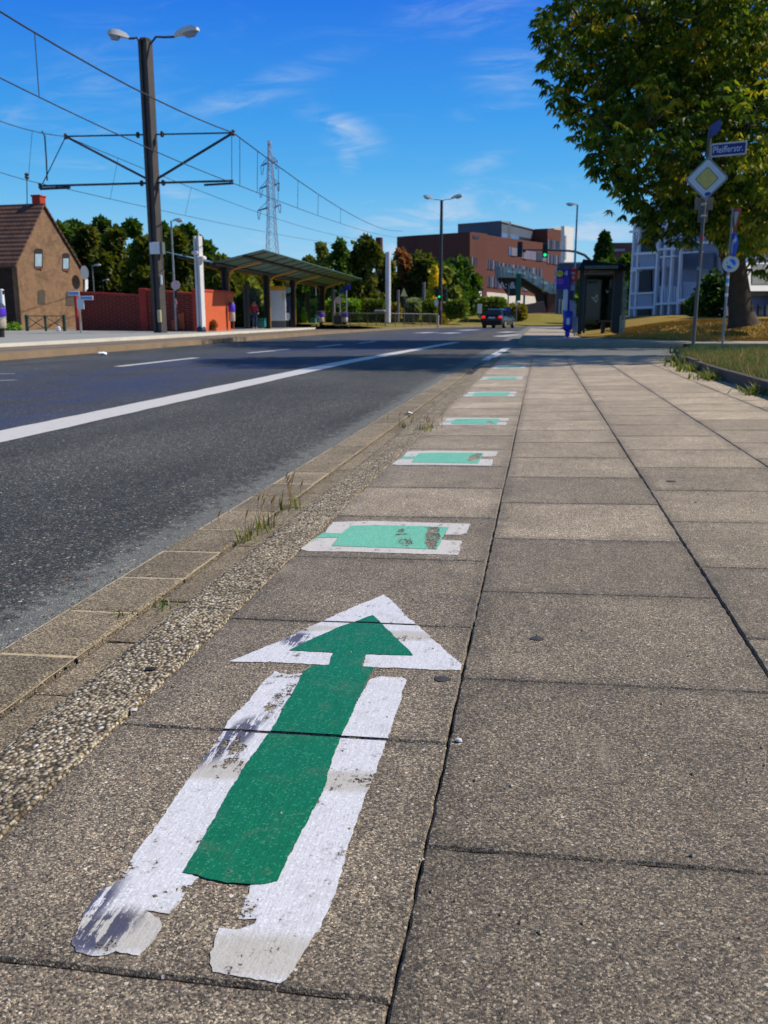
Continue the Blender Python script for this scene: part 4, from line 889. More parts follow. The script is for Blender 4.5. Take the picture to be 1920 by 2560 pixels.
# small single lamps: (u_base, v_base, Y, head left px, head right px, v_top)
def small_lamp(u, v, Y, hu0, hu1, hv, lb, col=STEEL, r=.06, extra=None, group='small single street lamps'):
    B = gy(u, v, Y); zt = ztop(B[0], B[1], hv); t = thing('street_lamp', lb, 'street lamp', tuple(B), group)
    h0, h1 = gy(hu0, hv + 1, Y), gy(hu1, hv - 1, Y); mb = MB(); mb.tube([B, (B[0], B[1], (B[2] + zt) / 2), (B[0], B[1], zt)], [r, r * .85, r * .7], 8); mb.build('column', col, t, smooth=True)
    hd, ln = MB(), MB(); L = np.linalg.norm(h1 - h0); lamp_head(hd, ln, h0, h1 - h0, L, max(.22, L * .4), max(.14, L * .2), math.atan2((h1 - h0)[2], np.linalg.norm((h1 - h0)[:2])))
    o_ = hd.build('lamp_head', LAMPW, t, smooth=True); ln.build('lens', LENS, o_); return t, B
tl, Bl = small_lamp(441, 826, 42, 431, 457, 552, 'single-arm grey lamp behind the big mast, with a round sign on its column')
mb = MB(); mb.disc(gy(439, 713, 41.8), (.2, -1, 0), .22, .03); mb.build('round_sign', M('faded_sign', s(222, 186, 182), .6, .2, 9), tl)
mb = MB(); mb.bbox(gy(440, 737, 41.8), (.14, .08, .36), .02); mb.build('signal_box', BLACK, tl); mb = MB(); mb.bbox(gy(440, 756, 41.8), (.1, .06, .2), .02); mb.build('sticker', M('sticker_mix', s(170, 120, 130), .6, .4, 8), tl)
small_lamp(237, 760, 70, 233, 252, 664, 'small street lamp rising just right of the old house gable', r=.05); small_lamp(261, 760, 80, 258, 272, 701, 'lower small street lamp above the red wall, second right of the old house', r=.05)
small_lamp(791, 822, 95, 777, 797, 684, 'lamp mostly hidden behind the platform shelter roof, its oval head showing above', r=.07)
small_lamp(850, 816, 100, 841, 854, 651, 'globe-headed lamp rising in front of the middle trees, right of the shelter roof', r=.07)
tr_, Br = small_lamp(1430, 822, 60, 1444, 1415, 512, 'slim single-headed lamp standing right of the brick office, its head pointing left', r=.075, col=M('lamp_blue_grey', s(88, 128, 150), .5, .1, 3))
# ================================================================== big platform shelter
SHU = [567, 669, 733, 807]
POST = [gy(567, 800, 47.0), gy(807, 800, 75.5)]; POST[0][2] = POST[1][2] = PZ
p0, p3 = POST[0], POST[1]; dirp = (p3 - p0); LTOT = np.linalg.norm(dirp[:2]); dirp = dirp / np.linalg.norm(dirp)
dirp[2] = 0; nrm = np.array([dirp[1], -dirp[0], 0])      # towards the road
if nrm[0] < 0: nrm = -nrm
POST = []
for u in SHU:                                            # on one straight line
    r = ray(u, 800); A_ = np.array([[r[0], -dirp[0]], [r[1], -dirp[1]]]); tt = np.linalg.solve(A_, p0[:2]); POST.append(np.array([r[0] * tt[0], r[1] * tt[0], PZ]))
sh = thing('platform_shelter', 'long platform shelter with butterfly glass roof, dark posts and yellow brackets', 'shelter', tuple(POST[0]))
SHD = M('shelter_dark', s(38, 36, 36), .5, .15, 3); SHY_ = M('shelter_yellow', s(222, 154, 30), .5, .1, 3)
ZV = ztop(POST[0][0], POST[0][1], 668); TEAL = m_glass('roof_glass', s(80, 124, 122), .95, .6); UPV = np.array([0, 0, 1.])
AX = [nrm, dirp, UPV]
for i, P in enumerate(POST):
    mb = MB(); hbeam(mb, P[0], P[1], PZ - .1, ZV, .36, .34, .11, math.atan2(nrm[1], nrm[0])); mb.build('post', SHD, sh)
    st = MB(); st.box(P + nrm * .2 + UPV * (ZV - PZ) * .42, (.035, .05, (ZV - PZ) * .84), AX); st.build('yellow_edge', SHY_, sh)
    for sg in (1, -1):
        mb = MB(); a = P + nrm * sg * .2 + UPV * (ZV - PZ - .55)
        pts = [a, a + nrm * sg * .08 + UPV * .28, a + nrm * sg * .32 + UPV * .46, a + nrm * sg * 1.0 + UPV * .62, a + nrm * sg * 1.75 + UPV * .80]
        mb.tube(pts, [.055, .055, .055, .05, .045], 6); mb.build('bracket', SHY_, sh)
E0 = POST[0] - dirp * 2.4; E1 = POST[3] + dirp * 4.5; RL = np.linalg.norm(E1 - E0); WO, RISE, RZ0 = 2.75, .60, ZV + .10
for sg in (1, -1):
    mb = MB(); a = E0 + UPV * (RZ0 - PZ); b_ = E1 + UPV * (RZ0 - PZ); o1 = nrm * sg * WO + UPV * RISE
    mb.prism([a + nrm * sg * .12, b_ + nrm * sg * .12, b_ + o1, a + o1], UPV * .03); mb.build('roof_wing', TEAL, sh)
    mb = MB()
    for f in (.06, .62): q1 = a + o1 * f - UPV * .09; q2 = b_ + o1 * f - UPV * .09; mb.tube([q1, q2], .085 if f > .5 else .12, 6)
    mb.build('purlin', SHD, sh)
    mb = MB(); nr = 15
    for k in range(nr):
        mb = MB(); q1 = a + dirp * RL * (k + .4) / nr; mb.tube([q1 + o1 * .08 - UPV * .03, q1 + o1 * .97 - UPV * .02], .03, 4)
        q2 = q1 + o1 * .62 + UPV * .05; mb.box(q2, (.14, .16, .12), AX); mb.build('rafter', SHD, sh)
mb = MB(); mb.box((E0 + E1) / 2 + UPV * (RZ0 - PZ - .08), (.5, RL, .12), AX); mb.build('valley_gutter', SHD, sh)
def on_line(u, off=0.0):
    r = ray(u, 800); q = p0 + nrm * off; A_ = np.array([[r[0], -dirp[0]], [r[1], -dirp[1]]]); tt = np.linalg.solve(A_, q[:2]); return np.array([r[0] * tt[0], r[1] * tt[0], PZ])
GLS = m_glass('shelter_glass', s(44, 74, 66), .38, .08)
for (u0, u1) in ((610, 652), (742, 795)):
    a, b_ = on_line(u0, -1.0), on_line(u1, -1.0); mb = MB(); mb.prism([a + UPV * .15, b_ + UPV * .15, b_ + UPV * 2.5, a + UPV * 2.5], nrm * .02); mb.build('glass_screen', GLS, sh)
for u in (617, 770):
    a = on_line(u, -.7); mb = MB(); hbeam(mb, a[0], a[1], PZ, PZ + 2.65, .34, .3, .1, .3); mb.build('rear_post', M('shelter_grey_post', s(74, 70, 68), .6, .12, 3), sh)
# bench seats (teal) under the shelter
for u, lb in ((655, 'teal waste box under the shelter, right of the man in red'), (783, 'larger teal bench end under the far half of the shelter')):
    a = on_line(u, -.3); mb = MB(); mb.bbox(a + UPV * .28, (.5, .45, .5), .05, AX); mb.bbox(a + UPV * .56, (.54, .49, .06), .02, AX)
    th = single('litter_box', mb, M('teal_plastic', s(50, 128, 122), .5, .1, 4), lb, 'litter box', tuple(a))
# ticket machine cabinet (white with yellow top)
a = on_line(693, .15); t = thing('ticket_machine', 'tall white ticket machine with a yellow top inside the shelter', 'ticket machine', tuple(a)); W_ = 1.18; fx = np.array([.96, .28, 0]); fy = np.array([-.28, .96, 0]); A3 = [fx, fy, UPV]
mb = MB(); mb.bbox(a + UPV * 1.42 , (W_, .5, 1.95), .03, A3); mb.build('cabinet', WHITEP, t); mb = MB(); mb.bbox(a + UPV * 2.53, (W_, .52, .26), .02, A3); mb.build('yellow_header', M('machine_yellow', s(238, 160, 10), .5, .05, 4), t)
mb = MB(); mb.bbox(a + UPV * .22, (W_ * .84, .4, .45), .01, A3); mb.build('plinth', GREYP, t); mb = MB(); mb.box(a - fy * .255 + fx * .42 + UPV * 2.0, (.12, .02, .5), A3); mb.build('slot_panel', M('pale_yellow', s(206, 204, 130), .6, .1, 5), t)
a = on_line(712, -.2); t = thing('ticket_machine', 'dark blue ticket machine with a pale display head beside the white one', 'ticket machine', tuple(a))
mb = MB(); mb.bbox(a + UPV * 1.5, (.8, .45, 1.3), .03, A3); mb.build('cabinet', M('machine_blue', s(36, 52, 84), .4, .3, 6), t); mb = MB(); mb.bbox(a + UPV * 2.55, (.9, .5, .42), .08, A3); mb.build('display_head', M('machine_head', s(128, 160, 160), .4, .1, 4), t)
mb = MB(); mb.tube([a, a + UPV * .9], .1, 8); mb.build('stem', DARKS, t); mb = MB(); mb.box(a - fy * .24 + UPV * 1.55 + fx * .05, (.16, .02, .3), A3); mb.box(a - fy * .24 + UPV * 1.9 - fx * .2, (.2, .02, .6), A3); mb.build('panels', WHITEP, t)
a = on_line(720, .3); t = thing('notice_post', 'white rounded notice plate on a short post under the shelter', 'notice', tuple(a)); mb = MB(); mb.bbox(a + UPV * .72, (.26, .06, .5), .08, A3); mb.build('plate', WHITEP, t); mb = MB(); mb.tube([a, a + UPV * .5], .03, 6); mb.build('post', DARKS, t)
# waste bins with violet lids band
def bin_(u, v, Y, lb, h=1.15, k=1.0):
    B = gy(u, v, Y) ; t = thing('waste_bin', lb, 'waste bin', tuple(B), 'platform waste bins with a violet band'); r = .21 * k
    mb = MB(); mb.lathe(B, [(r * .55, 0), (r * .6, h * .26)], 14); mb.build('foot', BLACK, t, smooth=True); mb = MB(); mb.lathe(B + UPV * h * .26, [(r * .9, 0), (r, .03), (r, h * .30), (r * .95, h * .32)], 14); mb.build('drum', M('bin_beige', s(178, 168, 146), .6, .2, 6), t, smooth=True)
    mb = MB(); mb.lathe(B + UPV * h * .585, [(r * 1.05, 0), (r * 1.1, .02), (r * 1.1, h * .24), (r, h * .26)], 14); mb.build('violet_band', M('bin_violet', s(86, 52, 196), .5, .15, 6), t, smooth=True)
    mb = MB(); mb.lathe(B + UPV * h * .85, [(r, 0), (r * 1.05, .03), (r * .7, .12), (r * .1, .17)], 14); mb.build('domed_lid', M('bin_lid', s(40, 52, 68), .4, .1, 4), t, smooth=True)
bin_(3, 843, 28.6, 'waste bin with a violet band cut by the left picture edge', 1.18, 1.0); bin_(581, 822, 46.4, 'waste bin half hidden behind the first shelter post', 1.5, .8); bin_(803, 815.5, 66, 'waste bin beside the last shelter post', 1.15, 1.1); bin_(862, 814.5, 69, 'waste bin standing free to the right of the shelter, below the blue sign', 1.15, 1.2)
bx_ = MB(); a = gy(848, 815, 69.5); bx_.bbox(a + UPV * .45, (.8, .4, .8), .05); single('bench', bx_, M('dark_bench', s(58, 56, 62), .6, .3, 6), 'dark bench beside the right-hand platform waste bin', 'bench', tuple(a))
# white framed display at left edge
a = gy(-2, 800, 33); t = thing('display_case', 'white-framed display case with black glass at the left picture edge', 'display case', (a[0], a[1], PZ))
w0, w1 = gy(-40, 725, 33), gy(14, 800, 33); cx_, hz = (w0[0] + w1[0]) / 2, w0[2] - w1[2]
mb = MB(); W2 = w1[0] - w0[0]; F_ = .13
for cc, dd in (((cx_, 33, w0[2] - F_ / 2 - .02), (W2, .16, F_ + .1)), ((cx_, 33, w1[2] + F_ / 2), (W2, .16, F_)), ((w0[0] + F_ / 2, 33, (w0[2] + w1[2]) / 2), (F_, .15, hz)), ((w1[0] - F_ / 2, 33, (w0[2] + w1[2]) / 2), (F_, .155, hz))): mb.bbox(cc, dd, .02)
mb.build('frame', WHITEP, t); mb = MB(); mb.box((cx_, 33, (w0[2] + w1[2]) / 2), (W2 - .1, .08, hz - .1)); mb.build('dark_glass', M('black_glass', s(16, 20, 30), .15, .1, 3), t)
mb = MB(); mb.tube([(cx_, 33, PZ), (cx_, 33, w1[2] + .1)], .07, 8); mb.build('leg', DARKS, t)
# man in red under the shelter
SKIN = M('skin', s(196, 142, 112), .6, .05, 8)
def person(base, h, face_dir, shirt, trouser, hair, lb, bag=None, seat=False):
    t = thing('person', lb, 'person', tuple(base)); b0 = np.array(base, float); f = np.array([*face_dir, 0.]); f /= np.linalg.norm(f); r = np.array([f[1], -f[0], 0]); k = h / 1.75
    J = dict(pelvis=(0, 0, .93), belly=(0, .01, 1.08), chest=(0, .0, 1.30), neck=(0, .0, 1.47), head0=(0, .02, 1.56), head1=(0, .03, 1.68),
             hl=(-.09, 0, .90), kl=(-.11, .03, .50), al=(-.11, -.02, .08), fl=(-.12, .14, .03), hr=(.09, 0, .90), kr=(.10, .06, .50), ar=(.11, .02, .08), fr=(.12, .18, .03),
             sl=(-.18, 0, 1.41), el=(-.24, .0, 1.13), wl=(-.21, .14, .92), ll=(-.20, .19, .86), sr=(.18, 0, 1.41), er=(.25, -.01, 1.13), wr=(.24, .10, .90), lr=(.24, .14, .83))
    Rr = dict(pelvis=.15, belly=.14, chest=.17, neck=.062, head0=.085, head1=.095, hl=.095, kl=.062, al=.042, fl=.035, hr=.095, kr=.062, ar=.042, fr=.035, sl=.065, el=.046, wl=.030, ll=.032, sr=.065, er=.046, wr=.030, lr=.032)
    E = [('pelvis', 'belly'), ('belly', 'chest'), ('chest', 'neck'), ('neck', 'head0'), ('head0', 'head1'), ('pelvis', 'hl'), ('hl', 'kl'), ('kl', 'al'), ('al', 'fl'), ('pelvis', 'hr'), ('hr', 'kr'), ('kr', 'ar'), ('ar', 'fr'),
         ('chest', 'sl'), ('sl', 'el'), ('el', 'wl'), ('wl', 'll'), ('chest', 'sr'), ('sr', 'er'), ('er', 'wr'), ('wr', 'lr')]
    def skinmesh(name, keys, edges, grow, mat):
        ks = [q_ for q_ in J if q_ in keys]; me = bpy.data.meshes.new(name)
        me.from_pydata([tuple((r * J[q_][0] + f * J[q_][1] + UPV * J[q_][2]) * k) for q_ in ks], [(ks.index(a), ks.index(b_)) for a, b_ in edges if a in ks and b_ in ks], [])
        me.materials.append(mat); o_ = bpy.data.objects.new(name, me); COL.objects.link(o_); o_.parent = t
        sk = o_.modifiers.new('skin', 'SKIN'); ss = o_.modifiers.new('sub', 'SUBSURF'); ss.levels = ss.render_levels = 2
        for i, q_ in enumerate(ks):
            v_ = me.skin_vertices[0].data[i] if me.skin_vertices else None
            if v_: v_.radius = (Rr[q_] * k * grow,) * 2; v_.use_root = (i == 0)
        return o_
    def sk(name, keys, edges, grow, mat):
        ks = [q_ for q_ in J if q_ in keys]; bmv = bpy.data.meshes.new(name)
        bmv.from_pydata([tuple((r * J[q_][0] + f * J[q_][1] + UPV * J[q_][2]) * k) for q_ in ks], [(ks.index(a), ks.index(b_)) for a, b_ in edges if a in ks and b_ in ks], [])
        bmv.materials.append(mat); o_ = bpy.data.objects.new(name, bmv); COL.objects.link(o_); o_.parent = t
        import bmesh
        bm = bmesh.new(); bm.from_mesh(bmv); L = bm.verts.layers.skin.verify()
        for v_ in bm.verts: v_[L].radius = (Rr[ks[v_.index]] * k * grow,) * 2
        bm.verts.ensure_lookup_table(); bm.verts[0][L].use_root = True; bm.to_mesh(bmv); bm.free()
        o_.modifiers.new('skin', 'SKIN'); ss = o_.modifiers.new('sub', 'SUBSURF'); ss.levels = ss.render_levels = 2; return o_
    sk('body', set(J), E, 1.0, SKIN)
    sk('shirt', {'pelvis', 'belly', 'chest', 'sl', 'el', 'sr', 'er'}, E, 1.16, shirt); sk('trousers', {'pelvis', 'hl', 'kl', 'al', 'hr', 'kr', 'ar'}, E, 1.18, trouser)
    mb = MB(); hc = b0 + (f * .01 + UPV * 1.69) * k; mb.lathe(hc, [(.10 * k, -.07 * k), (.112 * k, .0), (.09 * k, .07 * k), (.03 * k, .105 * k)], 12); mb.build('hair', hair, t, smooth=True)
    if bag is not None: mb = MB(); mb.bbox(b0 + r * -.26 * k + f * .1 + UPV * .72, (.3, .16, .34), .04); 
    return t
a = on_line(636, -.3); person(a, 1.72, (.6, -.8), M('red_shirt', s(176, 44, 48), .8, .15, 6), M('blue_jeans', s(44, 56, 84), .85, .15, 6), M('dark_hair', s(34, 30, 28), .7, .1, 9), 'man in a red shirt and blue jeans standing behind the shelter glass')
# blue flag sign poles right of the shelter
def pole(u, v, Y, vt, r, col, name, lb, cat, group=None):
    B = gy(u, v, Y); zt = ztop(B[0], B[1], vt); t = thing(name, lb, cat, tuple(B), group); mb = MB(); mb.tube([B, (B[0], B[1], zt)], r, 8); mb.build('pole', col, t); return t, B, zt
t, B, zt = pole(866, 813, 72, 725, .07, STEEL, 'signpost', 'grey pole with two small blue flag signs at the right end of the shelter', 'signpost')
for (u0, v0, u1, v1) in ((862, 714, 876, 724), (849, 724, 864, 731)):
    a, b_ = gy(u0, v0, B[1] - .1), gy(u1, v1, B[1] - .1); mb = MB(); mb.prism([a, (b_[0], a[1], a[2] + .12), b_, (a[0], b_[1], b_[2] - .1)], (0, .05, 0)); mb.build('flag_sign', M('flag_blue', s(40, 50, 160), .5, .2, 4), t)
t, B, zt = pole(850, 814, 70, 735, .05, STEEL, 'signpost', 'thin pole with a small red and white sign left of the blue flag signs', 'signpost')
mb = MB(); mb.disc(gy(846, 750, 69.8), (.2, -1, 0), .28, .03, sx=.8); mb.build('sign_plate', M('faded_sign', s(222, 186, 182), .6, .2, 9), t)
pole(834, 805, 76, 722, .16, M('grey_mast', s(112, 110, 110), .6, .1, 3), 'post', 'plain grey post just left of the small red and white sign', 'post')
pole(995, 805, 82, 725, .13, M('grey_mast', s(112, 110, 110), .6, .1, 3), 'post', 'short grey post between the white mast and the yellow triangle sign', 'post')
pole(1059, 805, 84, 705, .14, M('grey_mast', s(112, 110, 110), .6, .1, 3), 'post', 'grey post left of the twin lamp mast', 'post')
t, B, zt = pole(1010, 808, 80, 725, .06, GREYP, 'warning_sign', 'pale yellow triangle sign above a dark green signal box', 'warning sign')
a, b_, c_ = gy(1001, 741, 79.8), gy(1018, 741, 79.8), gy(1009.5, 720, 79.8); mb = MB(); mb.prism([a, b_, c_], (0, .04, 0)); mb.build('triangle_plate', M('pale_yellow_sign', s(232, 224, 150), .5, .08, 6), t); sigbox(t, 1002, 745, 1015, 770, 80)
# ---------------------------------------------------------------- grey railing behind the road
def railing(u0, v0, Y0, u1, v1, Y1, hp, n, col, lb, name='railing'):
    A, B = gy(u0, v0, Y0), gy(u1, v1, Y1); t = thing(name, lb, 'railing', tuple(A)); up = UPV * hp
    mb = MB(); mb.tube([A + up, B + up], .035, 6); mb.tube([A + up * .12, B + up * .12], .025, 6)
    mb.build('rails', col, t)
    mb = MB()
    for k in range(n * 4 + 1):
        q_ = A + (B - A) * k / (n * 4)
        mb.tube([q_ + up * .12, q_ + up], .011, 4)
    mb.build('bars', col, t)
    for k in range(n + 1):
        q_ = A + (B - A) * k / n; mb = MB(); mb.tube([q_ - UPV * .1, q_ + up], .035, 6); mb.build('post', col, t)
RAIL = M('rail_grey', s(104, 102, 96), .6, .15, 3)
railing(832, 816, 68, 962, 817, 69, 1.0, 6, RAIL, 'grey barred railing between the shelter and the white mast'); railing(965, 819, 68, 1095, 818, 74, 1.05, 6, RAIL, 'grey barred railing between the white mast and the twin lamp mast')
pole(1094, 815, 75, 788, .0001 + .1, M('white_post', s(206, 184, 168), .7, .1, 3), 'bollard', 'pale pinkish bollard at the railing right of the white mast', 'bollard')
# ================================================================== old house, walls on the left
def brickmat(name, col, mort, sc=1.0, var=.25, stain=.3):
    m, t, b, o = newmat(name); g = pos(t); sp_ = t.n('ShaderNodeSeparateXYZ', {0: g}); h_ = t.math('ADD', sp_.outputs[0], sp_.outputs[1])
    cv_ = t.n('ShaderNodeCombineXYZ', {0: h_, 1: sp_.outputs[2]}); bt = t.n('ShaderNodeTexBrick', {'Scale': sc, 'Mortar Size': .012, 'Brick Width': .25, 'Row Height': .077, 'Color1': col, 'Color2': tuple(c * (1 - var) for c in col[:3]) + (1,), 'Mortar': mort})
    t.set(bt.inputs['Vector'], cv_.outputs[0]); big = t.noise(g, 1.1, 6, .7).outputs['Fac']; c = t.mix(t.math('MULTIPLY', t.step(big, .5, .75), stain), bt.outputs[0], s(44, 36, 30))
    n2 = t.noise(g, 8, 4, .7).outputs['Fac']; c = t.mix(t.math('MULTIPLY', t.step(t.noise(g, 2.2, 7, .8).outputs['Fac'], .44, .60), stain * .75), c, tuple(q_ * .45 for q_ in col[:3]) + (1,)); c = t.mix(t.math('MULTIPLY', t.step(n2, .5, .8), .35), c, tuple(min(1, q_ * 1.5) for q_ in col[:3]) + (1,))
    t.set(b.inputs['Base Color'], c); b.inputs['Roughness'].default_value = .9; b.inputs['Specular IOR Level'].default_value = .2; return m
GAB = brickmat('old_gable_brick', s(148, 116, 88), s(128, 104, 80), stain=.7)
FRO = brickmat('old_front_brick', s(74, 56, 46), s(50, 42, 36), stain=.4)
HY0, HY1 = 46.0, 52.0; c0 = gy(52, 800, HY0); c1 = gy(214, 800, HY1); hx0, hx1 = c0[0], c1[0]
ez = ztop(hx0, HY0, 657); g_d = np.array([hx1 - hx0, HY1 - HY0, 0]); ga = vplane(52, HY0, 214, HY1)
house = thing('old_brick_house', 'soot-stained old brick house with a steep brown tiled roof on the far left', 'house', (hx0, HY0, PZ))
apx = ga(107, 516); e0_ = np.array([hx0, HY0, ez]); e1_ = np.array([hx1, HY1, ez - .15]); b0_ = np.array([hx0, HY0, PZ]); b1_ = np.array([hx1, HY1, PZ])
inn = -ga.n * .3
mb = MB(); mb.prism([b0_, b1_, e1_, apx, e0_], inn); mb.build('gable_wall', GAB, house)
bdir = np.cross(ga.n, UPV) ; bdir = -ga.n       # ridge runs away from the gable
LEN = 14.0
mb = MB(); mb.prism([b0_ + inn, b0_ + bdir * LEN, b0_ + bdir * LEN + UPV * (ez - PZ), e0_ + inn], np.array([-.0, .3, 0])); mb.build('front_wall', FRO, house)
RF = M('old_roof_tiles', s(88, 60, 46), .9, .2, 2.0, fine=.1)
def rtile():
    m, t, b, o = newmat('old_roof_tile'); g = pos(t); z = t.n('ShaderNodeSeparateXYZ', {0: g}); wv = t.math('SINE', t.math('MULTIPLY', z.outputs[2], 26.0)); w2 = t.math('SINE', t.math('MULTIPLY', t.math('ADD', z.outputs[0], z.outputs[1]), 24.0))
    nz = t.noise(g, 2, 5, .7).outputs['Fac']; f = t.math('ADD', t.math('ADD', t.math('MULTIPLY', wv, .05), t.math('MULTIPLY', w2, .04)), nz)
    t.set(b.inputs['Base Color'], t.ramp(f, [(.2, s(52, 36, 30)), (.5, s(90, 62, 48)), (.8, s(118, 84, 62))])); b.inputs['Roughness'].default_value = .85
    bn = t.n('ShaderNodeBump', {'Strength': .5, 'Distance': .03, 'Height': wv}); t.set(b.inputs['Normal'], bn.outputs[0]); return m
RT = rtile()
sl0 = (e0_ - apx); ov = e0_ + sl0 / np.linalg.norm(sl0) * .35; 
mb = MB(); mb.prism([ov - bdir * .12, ov + bdir * LEN, apx + bdir * LEN + UPV * .05, apx - bdir * .12 + UPV * .05], UPV * .12); rf = mb.build('front_roof_slope', RT, house)
sl1 = (e1_ - apx); ov1 = e1_ + sl1 / np.linalg.norm(sl1) * .3
mb = MB(); mb.prism([ov1 - bdir * .12, ov1 + bdir * LEN, apx + bdir * LEN + UPV * .05, apx - bdir * .12 + UPV * .05], UPV * .12); mb.build('rear_roof_slope', RT, house)
mb = MB(); cc = ga(114, 500) + bdir * .45; z0_, z1_ = apx[2] - .8, ga(114, 492)[2]; mb.bbox((cc[0], cc[1], (z0_ + z1_) / 2), (.52, .62, z1_ - z0_), .03); mb.bbox((cc[0], cc[1], z1_ + .04), (.6, .7, .1), .02); mb.build('chimney', M('chimney_red', s(168, 54, 34), .85, .15, 4), house)
def gwin(u0, v0, u1, v1, blind=False):
    d_ = .06; fr = MB(); P = [ga(u0, v0 + 4, .012), ga(u0 + (u1-u0)*.2, v0 + 1, .012), ga((u0+u1)/2, v0, .012), ga(u1 - (u1-u0)*.2, v0 + 1, .012), ga(u1, v0 + 4, .012), ga(u1, v1, .012), ga(u0, v1, .012)]
    fr.prism(P, -ga.n * .06); f_ = fr.build('window', M('reveal_dark', s(30, 26, 24), .8, .2, 3) if not blind else M('bricked_up', s(74, 66, 56), .9, .2, 4), house)
    if not blind:
        m3 = MB(); m3.prism([ga(u0 + 2, v0 + 14, .03), ga(u1 - 2.5, v0 + 14, .03), ga(u1 - 2.5, v1 - 2, .03), ga(u0 + 2, v1 - 2, .03)], -ga.n * .02); m3.build('pane', M('pane_pale', s(150, 172, 180), .25, .25, 2), f_)
        m3 = MB(); m3.prism([ga(u0 + 2, v1 + 0, .03), ga(u1 + 1, v1 + 1, .1), ga(u1 + 1, v1 + 4, .1), ga(u0 + 2, v1 + 3, .03)], -ga.n * .1); m3.build('sill', M('sill_brown', s(120, 70, 50), .8, .1, 3), f_)
gwin(86, 621, 107, 668); gwin(156, 632, 174, 674); gwin(95, 724, 113, 760, True); gwin(165, 728, 185, 764, True)
mb = MB(); dc = ga(207, 682, .35); mb.lathe(dc, [(.04, .1), (.25, .02), (.42, -.12)], 16, [ga.d, UPV, ga.n * -1]); mb.build('satellite_dish', M('dish_grey', s(104, 112, 124), .5, .1, 4), house, smooth=True)
mb = MB(); mb.prism([ga(213, 690, .1), ga(220, 700, .1), ga(220, 722, .1), ga(213, 730, .1)], -ga.n * .05); mb.build('white_panel', WHITEP, house)
mb = MB(); mb.tube([b0_ + np.array([.05, -.1, 0]), e0_ + np.array([.05, -.1, 0])], .05, 6); mb.build('downpipe', M('pipe_rust', s(86, 60, 44), .7, .2, 3), house)
# red brick wall sections
RB = brickmat('red_wall_brick', s(122, 44, 34), s(158, 86, 70), sc=.75, var=.15, stain=.15); RB2 = M('orange_wall', s(196, 88, 44), .85, .18, 1.5, fine=.1); RCAP = M('wall_coping', s(176, 58, 44), .85, .15, 3)
def wallsec(u0, Y0, u1, Y1, vt0, vt1, mat, lb, cop=True, group='red boundary wall sections', name='boundary_wall', pier=None):
    A, B = gy(u0, 800, Y0), gy(u1, 800, Y1); za, zb = ztop(A[0], A[1], vt0), ztop(B[0], B[1], vt1); A[2] = B[2] = PZ - .15
    t = thing(name, lb, 'wall', (A[0], A[1], PZ), group); d_ = (B - A); d_[2] = 0; d_ /= np.linalg.norm(d_); n_ = np.array([-d_[1], d_[0], 0])
    if n_[1] < 0: n_ = -n_
    At, Bt = A.copy(), B.copy(); At[2], Bt[2] = za, zb
    mb = MB(); mb.prism([A, B, Bt, At], n_ * .3); mb.build('wall_panel', mat, t)
    if cop: mb = MB(); mb.prism([At - n_ * .04 + d_ * .0, Bt - n_ * .04, Bt - n_ * .04 + UPV * .10, At - n_ * .04 + UPV * .10], n_ * .38); mb.build('coping', RCAP, t)
    if pier: 
        mb = MB(); C_ = A + n_ * .1; mb.bbox((C_[0], C_[1], (PZ - .1 + za + pier) / 2), (.42, .5, za + pier - PZ + .1), .02); mb.build('pier', RCAP, t)
    return t
wallsec(204, 45.4, 357, 44, 733, 741, RB, 'long dark red brick wall right of the old house'); wallsec(361, 44, 492, 42.4, 727, 738, RB, 'red brick wall section behind the big mast, with orange paint patches', pier=.12)
wallsec(493, 42.4, 572, 47.6, 728, 733, RB2, 'sunlit bright orange-red wall section left of the shelter', pier=.1)
t_ = COL.objects.get('boundary_wall.001')
mb = MB(); a = gy(193, 800, 44.5); mb.tube([(a[0], a[1], PZ), (a[0], a[1], ztop(a[0], a[1], 738))], .09, 8); single('red_post', mb, M('red_post', s(176, 36, 30), .6, .1, 4), 'bright red post at the left end of the long brick wall', 'post', (a[0], a[1], PZ))
for (u0, v0, u1, v1) in ((444, 785, 462, 822), (428, 800, 440, 824)):
    A, B = gy(u0, v0, 42.9), gy(u1, v1, 42.7); mb = MB(); dd = (B - A); mb.prism([A, (B[0], B[1], A[2] + .05), (B[0], B[1], B[2]), (A[0], A[1], B[2])], (0, .02, 0)); mb.build('orange_paint_patch', RB2, t_)
# green gate and street name sign at the house
DG = M('dark_green', s(20, 66, 58), .6, .2, 4); a, b_ = gy(66, 830, 42), gy(165, 830, 42)
t = thing('garden_gate', 'dark green crossed gate in front of the old house gable', 'gate', (a[0], 42, PZ))
for f in (.03, .5, .97): q_ = a + (b_ - a) * f; mb = MB(); mb.bbox((q_[0], 42, PZ + .38), (.15 if f != .5 else .1, .1, .85 if f != .5 else .8), .02); mb.build('post', DG, t)
mb = MB(); 
for f0, f1 in ((.03, .5), (.5, .97)):
    q0, q1 = a + (b_ - a) * f0, a + (b_ - a) * f1; mb.tube([(q0[0], 42, PZ + .1), (q1[0], 42, PZ + .72)], .02, 5); mb.tube([(q0[0], 42, PZ + .72), (q1[0], 42, PZ + .1)], .02, 5); mb.tube([(q0[0], 42, PZ + .74), (q1[0], 42, PZ + .74)], .022, 5)
mb.build('bracing', DG, t)
a = gy(147, 829, 41); mb = MB(); mb.bbox((a[0], 41, PZ + .13), (.2, .15, .26), .05); single('white_bag', mb, WHITEP, 'small white bag on the ground by the green gate', 'bag', (a[0], 41, PZ))
t, B, zt = pole(202, 832, 38, 735, .035, STEEL, 'street_name_sign', 'small grey post with two street name plates before the red wall', 'street name sign')
